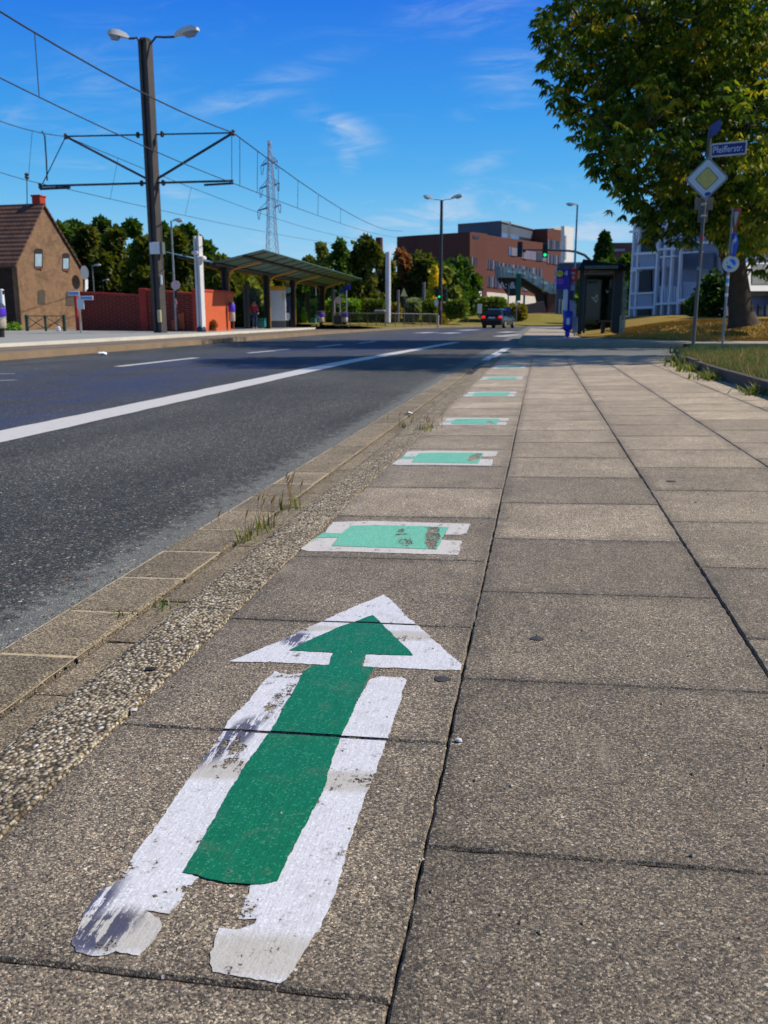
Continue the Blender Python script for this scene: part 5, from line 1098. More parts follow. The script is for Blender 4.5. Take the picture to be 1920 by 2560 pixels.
for (u0, v0, u1, v1, m_) in ((171, 728, 199, 739, 0), (200, 740, 233, 750, 0), (192, 748, 211, 773, 1)):
    A, C = gy(u0, v0, 37.9 - .03 * m_), gy(u1, v1, 37.9 - .03 * m_); mb = MB(); mb.bbox(((A[0] + C[0]) / 2, A[1], (A[2] + C[2]) / 2), (abs(C[0] - A[0]), .03, abs(A[2] - C[2])), .008); p_ = mb.build('name_plate' if not m_ else 'lower_plate', WHITEP, t)
    if not m_: mb = MB(); mb.box(((A[0] + C[0]) / 2, A[1] - .018, (A[2] + C[2]) / 2), (abs(C[0] - A[0]) * .86, .004, abs(A[2] - C[2]) * .6)); mb.build('blue_field', M('faded_blue', s(120, 150, 210), .5, .3, 12), p_)
# ================================================================== pylon
PYL = M('pylon_hazy_steel', s(158, 170, 190), .6, .1, .2)  # steel lightened so its colour holds the distance haze
Yp = 280.0; zb = -2.0; top = gy(674, 352, Yp); cxp = top[0]
t = thing('lattice_pylon', 'tall grey lattice power pylon with three cross arms behind the shelter', 'pylon', (cxp, Yp, zb))
def pw_(v):   # half width in m at pixel row
    return np.interp(v, [352, 395, 460, 560, 680, 800], [.35, .55, .95, 1.15, 1.9, 2.8])
vv = [352, 370, 388, 404, 418, 432, 446, 460, 474, 488, 502, 518, 535, 552, 570, 590, 612, 636, 662, 690, 720, 752, 786, 808]
zz = [gy(674, v, Yp)[2] for v in vv]; lean = [gy(674 + (v - 352) * -.000, v, Yp)[0] for v in vv]
mb = MB(); br = MB()
for sx_ in (-1, 1):
    for sy_ in (-1, 1): mb.tube([(cxp + sx_ * pw_(v), Yp + sy_ * pw_(v), z) for v, z in zip(vv, zz)], .13, 4)
for i in range(len(vv) - 1):
    a_, b_ = pw_(vv[i]), pw_(vv[i + 1])
    for sy_ in (-1, 1):
        for k in (-1, 1): br.tube([(cxp + k * a_, Yp + sy_ * a_, zz[i]), (cxp - k * b_, Yp + sy_ * b_, zz[i + 1])], .06, 3); br.tube([(cxp + sy_ * a_, Yp + k * a_, zz[i]), (cxp + sy_ * b_, Yp - k * b_, zz[i + 1])], .06, 3)
    br.tube([(cxp - a_, Yp - a_, zz[i]), (cxp + a_, Yp - a_, zz[i])], .06, 3)
mb.build('tower_legs', PYL, t); br.build('lattice_bracing', PYL, t)
for (vl, vr, ul, ur, vt) in ((415, 400, 652, 693, 392), (472, 456, 649, 698, 446), (527, 511, 644, 702, 500)):
    L_, Rr_ = gy(ul, vl, Yp - 2), gy(ur, vr, Yp + 2); m3 = MB(); zc = (L_[2] + Rr_[2]) / 2; zu = gy(674, vt, Yp)[2]
    for tip, sg in ((L_, -1), (Rr_, 1)):
        for k in (-1, 1): m3.tube([(cxp + sg * .9, Yp + k * .8, zc), tip], .14, 4)
        m3.tube([(cxp + sg * .8, Yp, zu), tip], .08, 4)
        for f in (.3, .6): m3.tube([(cxp + sg * .9 + (tip[0] - cxp - sg * .9) * f, Yp, zc + (tip[2] - zc) * f), (cxp + sg * .8 + (tip[0] - cxp - sg * .8) * f, Yp, zu + (tip[2] - zu) * f)], .06, 3)
    o_ = m3.build('cross_arm', M('pylon_arm', s(70, 88, 130), .6, .1, .2), t)
    for tip, sg in ((L_, -1), (Rr_, 1)):
        m3 = MB(); 
        for k in (-.5, .5): m3.tube([tip + [sg * -.5 + k, 0, 0], tip + [sg * -.3 + k * .3, 0, -2.6]], .1, 4)
        m3.build('insulator_string', M('pylon_arm', s(70, 88, 130), .6, .1, .2), o_)
for i, (v0, v1, lb) in enumerate(((527, 640, 'faint power line running from the lowest pylon arm down to the right'),)):
    pass
# ================================================================== brick office building
OB = brickmat('office_brick', s(110, 68, 60), s(96, 62, 56), sc=.3, var=.12, stain=.12)
c5 = lambda x, y: (1100 + x * .24111, 480 + y * .24111); c4 = lambda x, y: (780 + x * .24111, 540 + y * .24111)
YC = 200.0; FR = vplane(1175, YC, 1332, 226.0); FL = vplane(1175, YC, 992, 211.0)
cor = FR(1175, 780); off = thing('office_building', 'large red-brown brick office with a dark grey penthouse and a glazed stair bridge', 'office building', (cor[0], cor[1], -1.0))
def quad(F, pts, o, th_, name, mat, par=off, c=c5):
    mb = MB(); mb.prism([F(*c(*p_), o) for p_ in pts], -F.n * th_); return mb.build(name, mat, par)
quad(FR, [(310, 418), (650, 470), (975, 515), (1115, 535), (1115, 378), (1290, 402), (1300, 1330), (310, 1330)], 0, 14.0, 'right_wall', OB)
quad(FL, [(880, 215), (1060, 202), (1650, 165), (1650, 1200), (880, 1200)], 0, 6.0, 'left_wall', OB, c=c4)
# upper block side (dark end wall)
a, b_ = FR(*c5(1115, 378)), FR(*c5(1115, 540)); bk_ = -FR.n * 12; mb = MB(); FB = vplane(c5(1115, 0)[0], a[1], c5(975, 0)[0], a[1] + 6)
quad(FB, [(975, 385), (1115, 378), (1115, 540), (975, 520)], 0, 1.0, 'upper_block_end', OB)
GP_ = M('penthouse_grey', s(84, 92, 104), .6, .08, .3); PH = vplane(c5(640, 0)[0], 214, c5(975, 0)[0], 236); PL_ = vplane(c5(640, 0)[0], 214, c5(185, 0)[0], 224)
quad(PH, [(640, 300), (975, 385), (1010, 400), (1010, 530), (640, 500)], 0, 3, 'penthouse_right_side', GP_); quad(PL_, [(185, 335), (640, 300), (640, 480), (185, 440)], 0, 3, 'penthouse_left_side', GP_)
GW = M('window_blue', s(84, 108, 150), .25, .25, .6); GV = M('window_violet', s(82, 76, 100), .3, .3, .8); GD = M('window_dark', s(38, 40, 50), .3, .2, .5); MU = M('mullion_grey', s(120, 112, 122), .6, .1, 1)
quad(PH, [(640, 425), (820, 455), (820, 505), (640, 495)], .12, .3, 'penthouse_window', GW); quad(PH, [(822, 462), (975, 490), (975, 520), (822, 508)], .12, .3, 'penthouse_gap', GD)
quad(PH, [(636, 296), (980, 383), (980, 392), (636, 306)], .3, .5, 'roof_edge', M('roof_edge_light', s(150, 160, 172), .5, .05, 1)); quad(PL_, [(183, 330), (640, 296), (640, 305), (183, 339)], .3, .5, 'roof_edge', M('roof_edge_light', s(150, 160, 172), .5, .05, 1))
def wrow(x0, x1, yt0, yt1, yb0, yb1, n, mat=GV, F=FR):
    quad(F, [(x0, yt0), (x1, yt1), (x1, yb1), (x0, yb0)], .10, .3, 'window_band', mat)
    for k in range(n):
        f0 = (k + .12 + .25 * rnd.random()) / n; f1 = f0 + (.3 + .2 * rnd.random()) / n; L = lambda a_, b2, f: a_ + (b2 - a_) * f
        quad(F, [(L(x0, x1, f0), L(yt0, yt1, f0)), (L(x0, x1, f1), L(yt0, yt1, f1)), (L(x0, x1, f1), L(yb0, yb1, f1)), (L(x0, x1, f0), L(yb0, yb1, f0))], .2, .15, 'window_pane', GD if k % 3 else MU)
wrow(322, 620, 670, 722, 780, 812, 12); wrow(640, 1060, 735, 800, 770, 905, 12); wrow(715, 850, 568, 590, 655, 672, 1, GW); wrow(850, 1105, 598, 640, 690, 722, 2, M('window_lilac', s(120, 110, 130), .4, .15, .6))
wrow(1115, 1282, 490, 515, 588, 610, 8); wrow(1110, 1280, 642, 668, 738, 762, 6); wrow(365, 640, 855, 892, 968, 1000, 10); wrow(860, 1200, 920, 960, 1020, 1050, 3, M('window_lilac', s(120, 110, 130), .4, .15, .6))
quad(FL, [(1370, 430), (1650, 430), (1650, 470), (1370, 470)], .1, .3, 'window_band', GD, c=c4)
quad(FL, [(1380, 262), (1650, 246), (1650, 254), (1380, 270)], .1, .3, 'wall_seam', M('seam_brown', s(84, 56, 46), .8, .1, 2), c=c4); quad(FR, [(345, 450), (435, 462), (435, 492), (345, 480)], .1, .2, 'facade_vent', GD)
quad(FR, [(395, 1028), (1080, 1092), (1080, 1132), (870, 1168), (600, 1170), (395, 1068)], .5, .6, 'white_base_wall', M('white_base', s(214, 206, 192), .8, .08, .5)); quad(FR, [(430, 1068), (640, 1075), (900, 1165), (690, 1180), (430, 1180)], .45, .5, 'white_base_wall', M('white_base', s(214, 206, 192), .8, .08, .5))
TW = vplane(c5(1288, 0)[0], 198, c5(1385, 0)[0], 201.5); quad(TW, [(1290, 352), (1385, 372), (1378, 800), (1378, 1200), (1290, 1200)], 0, .8, 'white_stair_tower', M('tower_white', s(226, 224, 222), .7, .05, .4))
quad(TW, [(1296, 450), (1312, 452), (1308, 700), (1292, 700)], .1, .2, 'tower_slot', M('slot_grey', s(140, 150, 164), .6, .1, 1)); quad(FR, [(1185, 375), (1292, 358), (1292, 402), (1185, 390)], .1, 2, 'roof_plant', M('plant_beige', s(186, 178, 170), .7, .1, 1))
# stair bridge
BR = vplane(c5(620, 0)[0], 190, c5(1290, 0)[0], 196); BG = M('bridge_glass', s(118, 140, 150), .3, .18, .8); 
quad(BR, [(622, 768), (870, 800), (1190, 955), (1290, 1048), (1150, 1056), (1040, 1000), (870, 892), (632, 886)], 0, 3.2, 'stair_bridge', BG)
for k in range(5): 
    x0 = 700 + k * 115; y0 = np.interp(x0, [622, 870, 1190, 1290], [768, 800, 955, 1048]) + 32; quad(BR, [(x0, y0), (x0 + 70, y0 + 10 + 10 * (k > 1)), (x0 + 70, y0 + 34 + 12 * (k > 1)), (x0, y0 + 24)], .08, .1, 'bridge_pane', M('bridge_light', s(176, 194, 196), .3, .2, 1))
for k in range(6):
    x0 = 650 + k * 105; y0 = np.interp(x0, [622, 870, 1190, 1290], [768, 800, 955, 1048]); y1 = np.interp(x0, [632, 870, 1040, 1150, 1290], [886, 892, 1000, 1056, 1048]); quad(BR, [(x0, y0), (x0 + 6, y0 + 2), (x0 + 6, y1), (x0, y1)], .15, .1, 'bridge_rib', GREYP)
quad(BR, [(632, 886), (870, 892), (1040, 1000), (1075, 1050), (1100, 1250), (1060, 1250), (1020, 1060), (860, 960), (800, 1075), (740, 1075), (640, 920)], -1.0, 2.0, 'bridge_shadow', M('bridge_shadow_dark', s(34, 28, 30), .8, .1, 1))  # dark panel stands in for the shadow below the bridge
quad(BR, [(1115, 1058), (1275, 1055), (1275, 1250), (1115, 1250)], -.5, 3, 'brick_core', M('core_brown', s(82, 50, 42), .8, .15, .6)); quad(BR, [(870, 1180), (1075, 1130), (1105, 1240), (920, 1262), (875, 1235)], .5, 1, 'ramp_wall', M('ramp_grey', s(66, 60, 62), .8, .12, .6))
# white building beyond the tower (right, dark) and distant building
mb = MB(); a, b_ = gy(1395, 655, 160), gy(1480, 800, 160); mb.bbox(((a[0] + b_[0]) / 2, 165, (a[2] + b_[2]) / 2), (b_[0] - a[0], 9, a[2] - b_[2]), .2); t = single('low_hall', mb, M('hall_grey_blue', s(60, 76, 100), .6, .2, .5), 'low grey-blue hall roof peeping between the white stair tower and the right-hand bus shelter', 'building', (a[0], 160, 0))
mb = MB(); a, b_ = gy(1533, 607, 150), gy(1600, 800, 150); mb.box(((a[0] + b_[0]) / 2, 153, (a[2] + b_[2]) / 2), (b_[0] - a[0], 6, a[2] - b_[2])); t = thing('brown_block', 'distant brown flat-roofed block left of the white balcony house', 'building', (a[0], 150, 0)); mb.build('walls', M('distant_brown', s(92, 60, 62), .8, .15, .6), t)
mb = MB(); a, b_ = gy(1534, 622, 149.8), gy(1562, 628, 149.8); mb.box(((a[0] + b_[0]) / 2, 149.9, (a[2] + b_[2]) / 2), (b_[0] - a[0], .3, a[2] - b_[2])); mb.build('window_strip', M('distant_pane', s(130, 130, 150), .3, .3, 1), t)
mb = MB(); a = gy(948, 594, 190); mb.tube([(a[0], 190, -1), (a[0], 190, a[2])], [1.0, .75], 12); single('factory_chimney', mb, M('chimney_brown', s(86, 44, 34), .85, .15, .5), 'small dark brick chimney between the middle trees and the office', 'chimney', (a[0], 190, -1))
# ================================================================== car
def car(c, yaw, lb):
    t = thing('car', lb, 'car', tuple(c)); f = np.array([-math.sin(yaw), math.cos(yaw), 0]); r = np.array([f[1], -f[0], 0]); P = lambda x, y, z: np.array(c) + r * x + f * y + UPV * z
    prof = [(-2.05, .32, .80), (-2.08, .55, .86), (-2.06, .85, .86), (-1.98, .98, .84), (-1.62, 1.38, .66), (-1.3, 1.47, .62), (-.3, 1.50, .61), (.35, 1.42, .62), (1.05, 1.00, .78), (1.75, .88, .80), (2.0, .72, .78), (2.05, .45, .76), (2.0, .30, .74)]
    BP = M('car_black', s(14, 16, 22), .18, .05, 2, spec=.7); ys_ = np.linspace(-2.08, 2.05, 30)
    up = lambda y: np.interp(y, [p_[0] for p_ in prof[2:]], [p_[1] for p_ in prof[2:]])
    wt = lambda y: np.interp(y, [-2.08, -1.98, -1.62, -.3, .35, 1.05, 2.05], [.80, .80, .62, .58, .60, .76, .66]); ww = lambda y: np.interp(y, [-2.08, -1.8, -1, 1, 1.7, 2.05], [.80, .87, .89, .89, .86, .74])
    mb = MB(); vs = []; n = 12
    for y in ys_:
        zt_ = max(.62, up(y)); bl_ = min(.92, zt_ - .04); w1, w2 = ww(y), min(ww(y), wt(y))
        vs += [P(x, y, z) for x, z in ((-w1 * .94, .22), (-w1, .40), (-w1, .66), (-w1 * .97, bl_), (-w2, max(bl_ + .01, zt_ - .06)), (-w2 * .8, zt_), (w2 * .8, zt_), (w2, max(bl_ + .01, zt_ - .06)), (w1 * .97, bl_), (w1, .66), (w1, .40), (w1 * .94, .22))]
    m_ = len(ys_); mb.add(vs, [(i*n+k, (i+1)*n+k, (i+1)*n+(k+1) % n, i*n+(k+1) % n) for i in range(m_ - 1) for k in range(n)] + [tuple(range(n)), tuple(range(m_*n-1, (m_-1)*n-1, -1))])
    mb.build('body', BP, t, smooth=True)
    GL = M('car_glass', s(20, 26, 36), .08, .05, 2, spec=.8)
    mb = MB(); mb.prism([P(-.66, -2.0, .98), P(.66, -2.0, .98), P(.55, -1.66, 1.39), P(-.55, -1.66, 1.39)], f * -.03 + UPV * .02); mb.build('rear_window', GL, t)
    mb = MB(); mb.prism([P(.885, -1.5, .96), P(.885, .75, .96), P(.66, .25, 1.38), P(.66, -1.2, 1.40)], r * .02); mb.build('side_window', GL, t)
    mb = MB(); mb.prism([P(-.885, -1.5, .96), P(-.885, .75, .96), P(-.66, .25, 1.38), P(-.66, -1.2, 1.40)], r * -.02); mb.build('side_window', GL, t)
    for sg in (-1, 1):
        mb = MB(); q_ = P(sg * .68, -2.07, .86); mb.bbox(q_, (.30, .10, .20), .03, [r, f, UPV]); o_ = mb.build('tail_light', M('tail_red', s(240, 44, 26), .25, .1, 3, emit=.6), t)
        if sg == 1: m3 = MB(); m3.lathe(P(.72, -2.15, .93), [(.07, 0), (.02, .02)], 10, [r, UPV, -f]); m3.build('painted_glint', WHITEP, o_)  # white disc stands in for a glint on the right tail light
        for y in (-1.32, 1.30):
            mb = MB(); q_ = P(sg * .80, y, .31); mb.lathe(q_, [(.20, -.11), (.31, -.10), (.32, 0), (.31, .10), (.20, .11)], 20, [f, UPV, r]); w_ = mb.build('wheel', M('tyre', s(18, 18, 18), .8, .1, 4), t, smooth=True)
            m3 = MB(); m3.lathe(P(sg * .915, y, .31), [(.20, 0), (.18, .012 * sg), (.05, .02 * sg)], 12, [f, UPV, r]); m3.build('rim', M('rim_alloy', s(170, 165, 150), .35, .1, 3, metal=.6), w_)
        mb = MB(); mb.bbox(P(sg * 1.0, .62, 1.0), (.2, .12, .15), .03, [r, f, UPV]); mb.build('wing_mirror', BP, t)
    mb = MB(); mb.bbox(P(0, -2.10, .80), (.54, .03, .13), .008, [r, f, UPV]); mb.build('number_plate', M('plate_white', s(206, 214, 226), .4, .05, 3), t); mb = MB(); mb.bbox(P(0, -2.08, .42), (1.62, .10, .30), .04, [r, f, UPV]); mb.build('bumper', M('bumper_black', s(22, 22, 24), .6, .1, 3), t)
    return t
cc = gy(1244, 819, 71.5); cc[1] += 1.9; cc[2] = rz(cc[1]); car(cc, R_(-13), 'black hatchback with red tail lights driving away on the road')
def rsign(u, v, vt, Y, plate, lb, name='road_sign', cat='road sign', group=None):
    t, B, zt = pole(u, v, Y, vt, .04, STEEL, name, lb, cat, group)
    for kind, pu, pv, r_, col in plate:
        mb = MB(); q_ = gy(pu, pv, Y - .1)
        if kind == 'd': mb.disc(q_, (0, -1, 0), r_, .03)
        else: mb.bbox(q_, (r_[0], .04, r_[1]), .01)
        mb.build('sign_plate', col, t)
    return t
rsign(1268, 812, 770, 96, [('d', 1268, 777, .38, BLUE), ('b', 1266, 790, (.5, .9), M('sign_mid_blue', s(40, 90, 180), .5, .1, 3))], 'round blue traffic sign just above the black car, right side')
rsign(1199, 800, 760, 100, [('b', 1199, 772, (.5, 1.0), WHITEP)], 'small white board left of the black car', 'notice_board', 'notice board')
rsign(1290, 812, 690, 102, [('b', 1296, 718, (.55, 2.9), M('banner_green', s(16, 92, 74), .6, .1, 3)), ('b', 1291, 757, (.3, .45), WHITEP)], 'tall pole with a long dark green banner right of the black car', 'banner_pole', 'banner')
pole(1309, 790, 110, 737, .12, M('post_blue_grey', s(70, 84, 110), .6, .1, 2), 'post', 'slim blue-grey post in front of the white base wall of the office', 'post')
pole(1206, 756, 120, 719, .10, M('post_blue_grey', s(70, 84, 110), .6, .1, 2), 'post', 'thin post at the left end of the white base wall of the office', 'post')
t, B, zt = pole(1270, 770, 115, 708, .08, M('post_blue_grey', s(70, 84, 110), .6, .1, 2), 'signpost', 'thin post with two white symbol plates under the stair bridge', 'signpost')
text(t, 'white_symbols', 'A: &', gy(1268, 714, 114.8), (1, 0, 0), (0, 0, 1), 1.15, WHITEP, .02)
mb = MB(); a = gy(1166, 793, 92); mb.bbox(a, (.35, .35, .9), .04); single('bollard', mb, DARKS, 'dark bollard on the verge left of the black car', 'bollard', tuple(a))
for u in (1397, 1404): pole(u, 797, 120, 748, .09, STEEL, 'post', 'one of two thin pale posts beside the blue bus stop column', 'post', 'thin pale posts')
# ================================================================== traffic signal gantry
YG = 63.0; gt_ = thing('traffic_signal', 'overhead traffic signal arm with two dark signal heads above the road', 'traffic signal', tuple(gy(1520, 800, YG)))
SG = M('gantry_grey', s(52, 72, 84), .5, .1, 2); P = [gy(u, v, YG) for u, v in ((1302, 624), (1360, 625), (1420, 627), (1438, 629), (1462, 638), (1480, 655), (1490, 690), (1494, 740), (1494, 815))]
mb = MB(); mb.tube(P, [.05, .06, .07, .08, .09, .10, .11, .12, .13], 8); mb.build('curved_mast', SG, gt_, smooth=True)
sigbox(gt_, 1294, 604, 1306, 642, YG - .3); sigbox(gt_, 1357, 608, 1369, 644, YG - .3, lit=2)
mb = MB(); mb.bbox(gy(1311, 627, YG), (.2, .2, .2), .02); mb.build('arm_clamp', SG, gt_)
# ================================================================== bus stop column
YB = 31.0; Bb = gz(1418, 838, .0); YB = Bb[1]; bs = thing('bus_stop_column', 'violet-blue bus stop column with yellow stop sign, number 4 and a waste bin', 'bus stop', (Bb[0], YB, pz(0, YB)))
def plate(u0, v0, u1, v1, Y, th_, name, mat, par, r_=.01):
    a, b_ = gy(u0, v0, Y), gy(u1, v1, Y); mb = MB(); mb.bbox(((a[0] + b_[0]) / 2, Y, (a[2] + b_[2]) / 2), (abs(b_[0] - a[0]), th_, abs(a[2] - b_[2])), r_); return mb.build(name, mat, par)
mb = MB(); mb.tube([(Bb[0], YB, -.08), (Bb[0], YB, ztop(Bb[0], YB, 672))], .045, 10); mb.build('pole', M('column_blue', s(34, 54, 176), .45, .1, 3), bs)
sp_ = plate(1387, 672, 1423, 723, YB - .08, .05, 'stop_flag', M('flag_violet', s(62, 34, 170), .5, .15, 5), bs)
mb = MB(); q_ = gy(1399.5, 684, YB - .11); mb.disc(q_, (0, -1, 0), .118, .008); mb.build('green_ring', M('ring_green', s(30, 110, 50), .5, .05, 5), sp_); mb = MB(); mb.disc(q_ + [0, -.009, 0], (0, -1, 0), .098, .008); mb.build('yellow_disc', YEL, sp_)
text(sp_, 'letter', 'H', q_ + [0, -.02, 0], (1, 0, 0), (0, 0, 1), .15, M('ring_green', s(30, 110, 50), .5, .05, 5)); text(sp_, 'route_number', '4', gy(1415, 684, YB - .12), (1, 0, 0), (0, 0, 1), .24, WHITEP)
plate(1389, 697, 1407, 700, YB - .11, .01, 'text_lines', M('pink_text', s(190, 90, 190), .5, .3, 40), sp_, .001); plate(1389, 702, 1409, 704, YB - .11, .01, 'text_lines', M('pink_text', s(190, 90, 190), .5, .3, 40), sp_, .001); plate(1391, 706, 1408, 709, YB - .11, .01, 'text_lines', M('pink_text', s(190, 90, 190), .5, .3, 40), sp_, .001)
plate(1388, 671, 1390, 724, YB - .085, .06, 'white_edge', WHITEP, sp_, .002)
rp = plate(1426, 671, 1443, 706, YB + .1, .05, 'red_board', M('board_red', s(206, 50, 44), .5, .1, 5), bs); plate(1429, 680, 1438, 686, YB + .07, .01, 'white_marks', M('pale_pink', s(226, 180, 180), .5, .3, 30), rp, .001); plate(1430, 690, 1436, 697, YB + .07, .01, 'white_marks', M('pale_pink', s(226, 180, 180), .5, .3, 30), rp, .001)
plate(1409, 723, 1418, 778, YB - .1, .10, 'timetable_tube', WHITEP, bs, .03)
mb = MB(); mb.disc(gy(1430, 720, YB + .05), (0, -1, 0), .09, .05); mb.build('clock_disc', M('clock_grey', s(150, 156, 170), .5, .1, 6), bs); plate(1424, 727, 1433, 750, YB + .05, .08, 'dark_box', DARKS, bs, .01)
mb = MB(); q_ = gy(1419, 820, YB - .12); q_[2] = 0; mb.lathe((q_[0], q_[1] , .0), [(.07, -.05), (.08, .14), (.13, .17), (.155, .22), (.155, .72), (.13, .76)], 14); mb.build('litter_bin', M('bin_blue', s(30, 46, 176), .4, .2, 5), bs, smooth=True)
mb = MB(); mb.box((q_[0] + .0, q_[1] - .16, .44), (.10, .012, .2)); mb.build('bin_label', WHITEP, bs)
pl_ = thing('notice_post', 'pale blue poster board on a post just right of the bus stop column', 'notice', tuple(gy(1434, 836, YB + 1)));
plate(1426, 752, 1437, 800, YB + 1, .04, 'poster', M('poster_pale', s(150, 156, 196), .5, .35, 8), pl_); plate(1432, 792, 1443, 832, YB + 1, .05, 'lower_panel', M('panel_blue_grey', s(110, 130, 160), .5, .2, 6), pl_); mb = MB(); a = gy(1436, 836, YB + 1.05); mb.tube([(a[0], a[1], -.05), (a[0], a[1], 1.0)], .03, 6); mb.build('post', STEEL, pl_)
# ================================================================== right bus shelter
SB = M('shelter_black', s(20, 24, 26), .45, .12, 3); ys0, ys1 = 29.5, 34.0
q1, q2 = gz(1446, 836, pz(0, 31)), gz(1550, 834, pz(0, 31)); ss_ = thing('bus_shelter', 'dark bus shelter with glass walls, right of the blue bus stop column', 'bus shelter', tuple(q1))
def post(u, v, Y, vt, w_, name='post', mat=SB):
    B = gy(u, v, Y); zt = ztop(B[0], Y, vt); mb = MB(); mb.bbox((B[0], Y, (B[2] + zt) / 2), (w_, w_, zt - B[2]), w_ * .15); mb.build(name, mat, ss_)
post(1448, 836, 30.0, 668, .13); post(1459, 833, 30.2, 668, .07); post(1540, 833, 30.0, 660, .30); post(1528, 828, 33.0, 690, .1); post(1457, 828, 33.2, 690, .1)
zr = ztop(*gy(1448, 800, 30)[:2], 678); zt1 = ztop(*gy(1460, 800, 30)[:2], 650)
a = gy(1444, 700, 29.4); b_ = gy(1563, 700, 29.4); c_ = gy(1556, 700, 34); d_ = gy(1440, 700, 34)
mb = MB(); vs = [(a[0], a[1], zr), (b_[0], b_[1], zr - .02), (c_[0], c_[1], zr - .05), (d_[0], d_[1], zr - .05)]; tp = [(a[0] + .15, a[1] + .1, zt1), (b_[0] - .05, b_[1] + .1, zr + .15), (c_[0], c_[1] - .2, zr + .10), (d_[0] + .1, d_[1] - .2, zt1 - .05)]
mb.add(vs + tp, [(0, 3, 2, 1), (4, 5, 6, 7), (0, 1, 5, 4), (1, 2, 6, 5), (2, 3, 7, 6), (3, 0, 4, 7)]); mb.build('roof', SB, ss_)
plate(1462, 664, 1545, 672, 29.3, .1, 'fascia_strip', M('fascia_grey', s(78, 92, 96), .4, .2, 3), ss_); plate(1462, 682, 1530, 686, 29.4, .06, 'roof_rail', M('fascia_grey', s(78, 92, 96), .4, .2, 3), ss_)
SGL = m_glass('dark_shelter_glass', s(8, 20, 18), .72, .06)
for (u0, u1, Y) in ((1462, 1526, 33.1),): plate(u0, 690, u1, 812, Y, .02, 'glass_wall', SGL, ss_, .002)
plate(1548, 706, 1562, 836, 30.4, .03, 'side_glass', m_glass('pale_side_glass', s(110, 134, 144), .5, .1), ss_, .002); post(1549, 838, 29.6, 790, .05, 'foot', STEEL); post(1557, 838, 29.6, 790, .05, 'foot', STEEL)
mb = MB(); A3 = [gy(u, v, 33.05) for u, v in ((1477, 742), (1487, 744), (1493, 735), (1494.5, 746), (1491, 756.5))]; mb.prism(A3, (0, -.012, 0)); ar = mb.build('arrow_sticker', WHITEP, ss_); mb = MB(); A3 = [gy(u, v, 33.02) for u, v in ((1481, 744.5), (1488, 746.5), (1492, 740), (1492.5, 746.5), (1490, 752.5))]; mb.prism(A3, (0, -.008, 0)); mb.build('teal_inner', M('teal_dark', s(50, 90, 92), .5, .1, 6), ar)
mb = MB(); A3 = [gy(u, v, 32.9) for u, v in ((1514, 723), (1519, 728), (1524, 727), (1517, 734))]; mb.prism(A3, (0, -.01, 0)); mb.build('small_arrow_sticker', M('sticker_grey', s(140, 150, 146), .5, .1, 6), ss_)
mb = MB(); a, b_ = gy(1500, 822, 32.3), gy(1540, 822, 32.3); mb.bbox(((a[0] + b_[0]) / 2, 32.4, .42), (b_[0] - a[0] + .1, .4, .06), .02); mb.box((a[0] + .1, 32.4, .18), (.12, .3, .5)); mb.build('bench', SB, ss_)
# ================================================================== sign posts on the right
def dia(c, n_, half, th_):
    n_ = np.array(n_, float); n_ /= np.linalg.norm(n_); a_ = np.cross(n_, UPV); a_ /= np.linalg.norm(a_); rr = .07; pts = []
    for k in range(4):
        for dk in (-1, 1):
            an = math.pi / 2 * k + dk * rr; pts.append(np.array(c) + (a_ * math.cos(an) + UPV * math.sin(an)) * half)
    mb = MB(); return mb, mb.prism(pts, n_ * th_)
Bs = gz(1733, 858, pz(3, 20)); Ys = Bs[1]; zt = ztop(Bs[0], Ys, 318)
# the post leans slightly to the right, as in the place
top_ = gy(1776, 318, Ys); PST = M('post_grey_brown', s(92, 90, 84), .6, .2, 3)
sp1 = thing('sign_post', 'grey sign post with a priority road diamond and two blue street name plates', 'sign post', tuple(Bs))
mb = MB(); mb.tube([Bs - UPV * .1, Bs * .5 + top_ * .5, top_], .038, 12); mb.build('pole', PST, sp1, smooth=True)
cd = gy(1767, 447, Ys - .07); hd = .5 * 98 / 2225.6 * (Ys * 1.03) * .88
nv = np.array([-.20, -1, 0])
mb, _ = dia(cd, nv, hd, .012); p1_ = mb.build('priority_sign', M('sign_rim_grey', s(150, 154, 156), .5, .1, 6), sp1)
nn_ = nv / np.linalg.norm(nv)
mb, _ = dia(cd + nn_ * .0135, nv, hd * .93, .002); mb.build('dark_line', M('sign_line', s(66, 74, 84), .5, .1, 6), p1_)
mb, _ = dia(cd + nn_ * .0165, nv, hd * .90, .002); mb.build('white_field', M('sign_offwhite', s(208, 212, 214), .5, .08, 6), p1_)
mb, _ = dia(cd + nn_ * .0195, nv, hd * .545, .002); mb.build('inner_line', M('sign_line', s(66, 74, 84), .5, .1, 6), p1_)
mb, _ = dia(cd + nn_ * .0225, nv, hd * .505, .002); mb.build('yellow_field', M('sign_faded_yellow', s(206, 186, 96), .5, .14, 9), p1_)
mb = MB(); A4 = [gy(u, v, Ys - .075) + nn_ * .03 for u, v in ((1761, 485), (1768, 480), (1778, 481), (1775, 487), (1764, 492))]; mb.prism(A4, nn_ * .002); mb.build('blue_sticker', BLUE, p1_)
for (u0, v0, u1, v1, nm) in ((1738, 495, 1753, 525, 'rear_plate'), (1766, 495, 1781, 525, 'rear_plate'), (1746, 524, 1768, 556, 'rear_small_plate')): plate(u0, v0, u1, v1, Ys + .06, .015, nm, M('plate_back', s(120, 112, 104), .6, .15, 5), sp1, .003)
for v in (512, 541): q_ = gy(1758, v, Ys - .05); mb = MB(); mb.bbox(q_, (.11, .10, .05), .01); mb.build('clamp', STEEL, sp1)
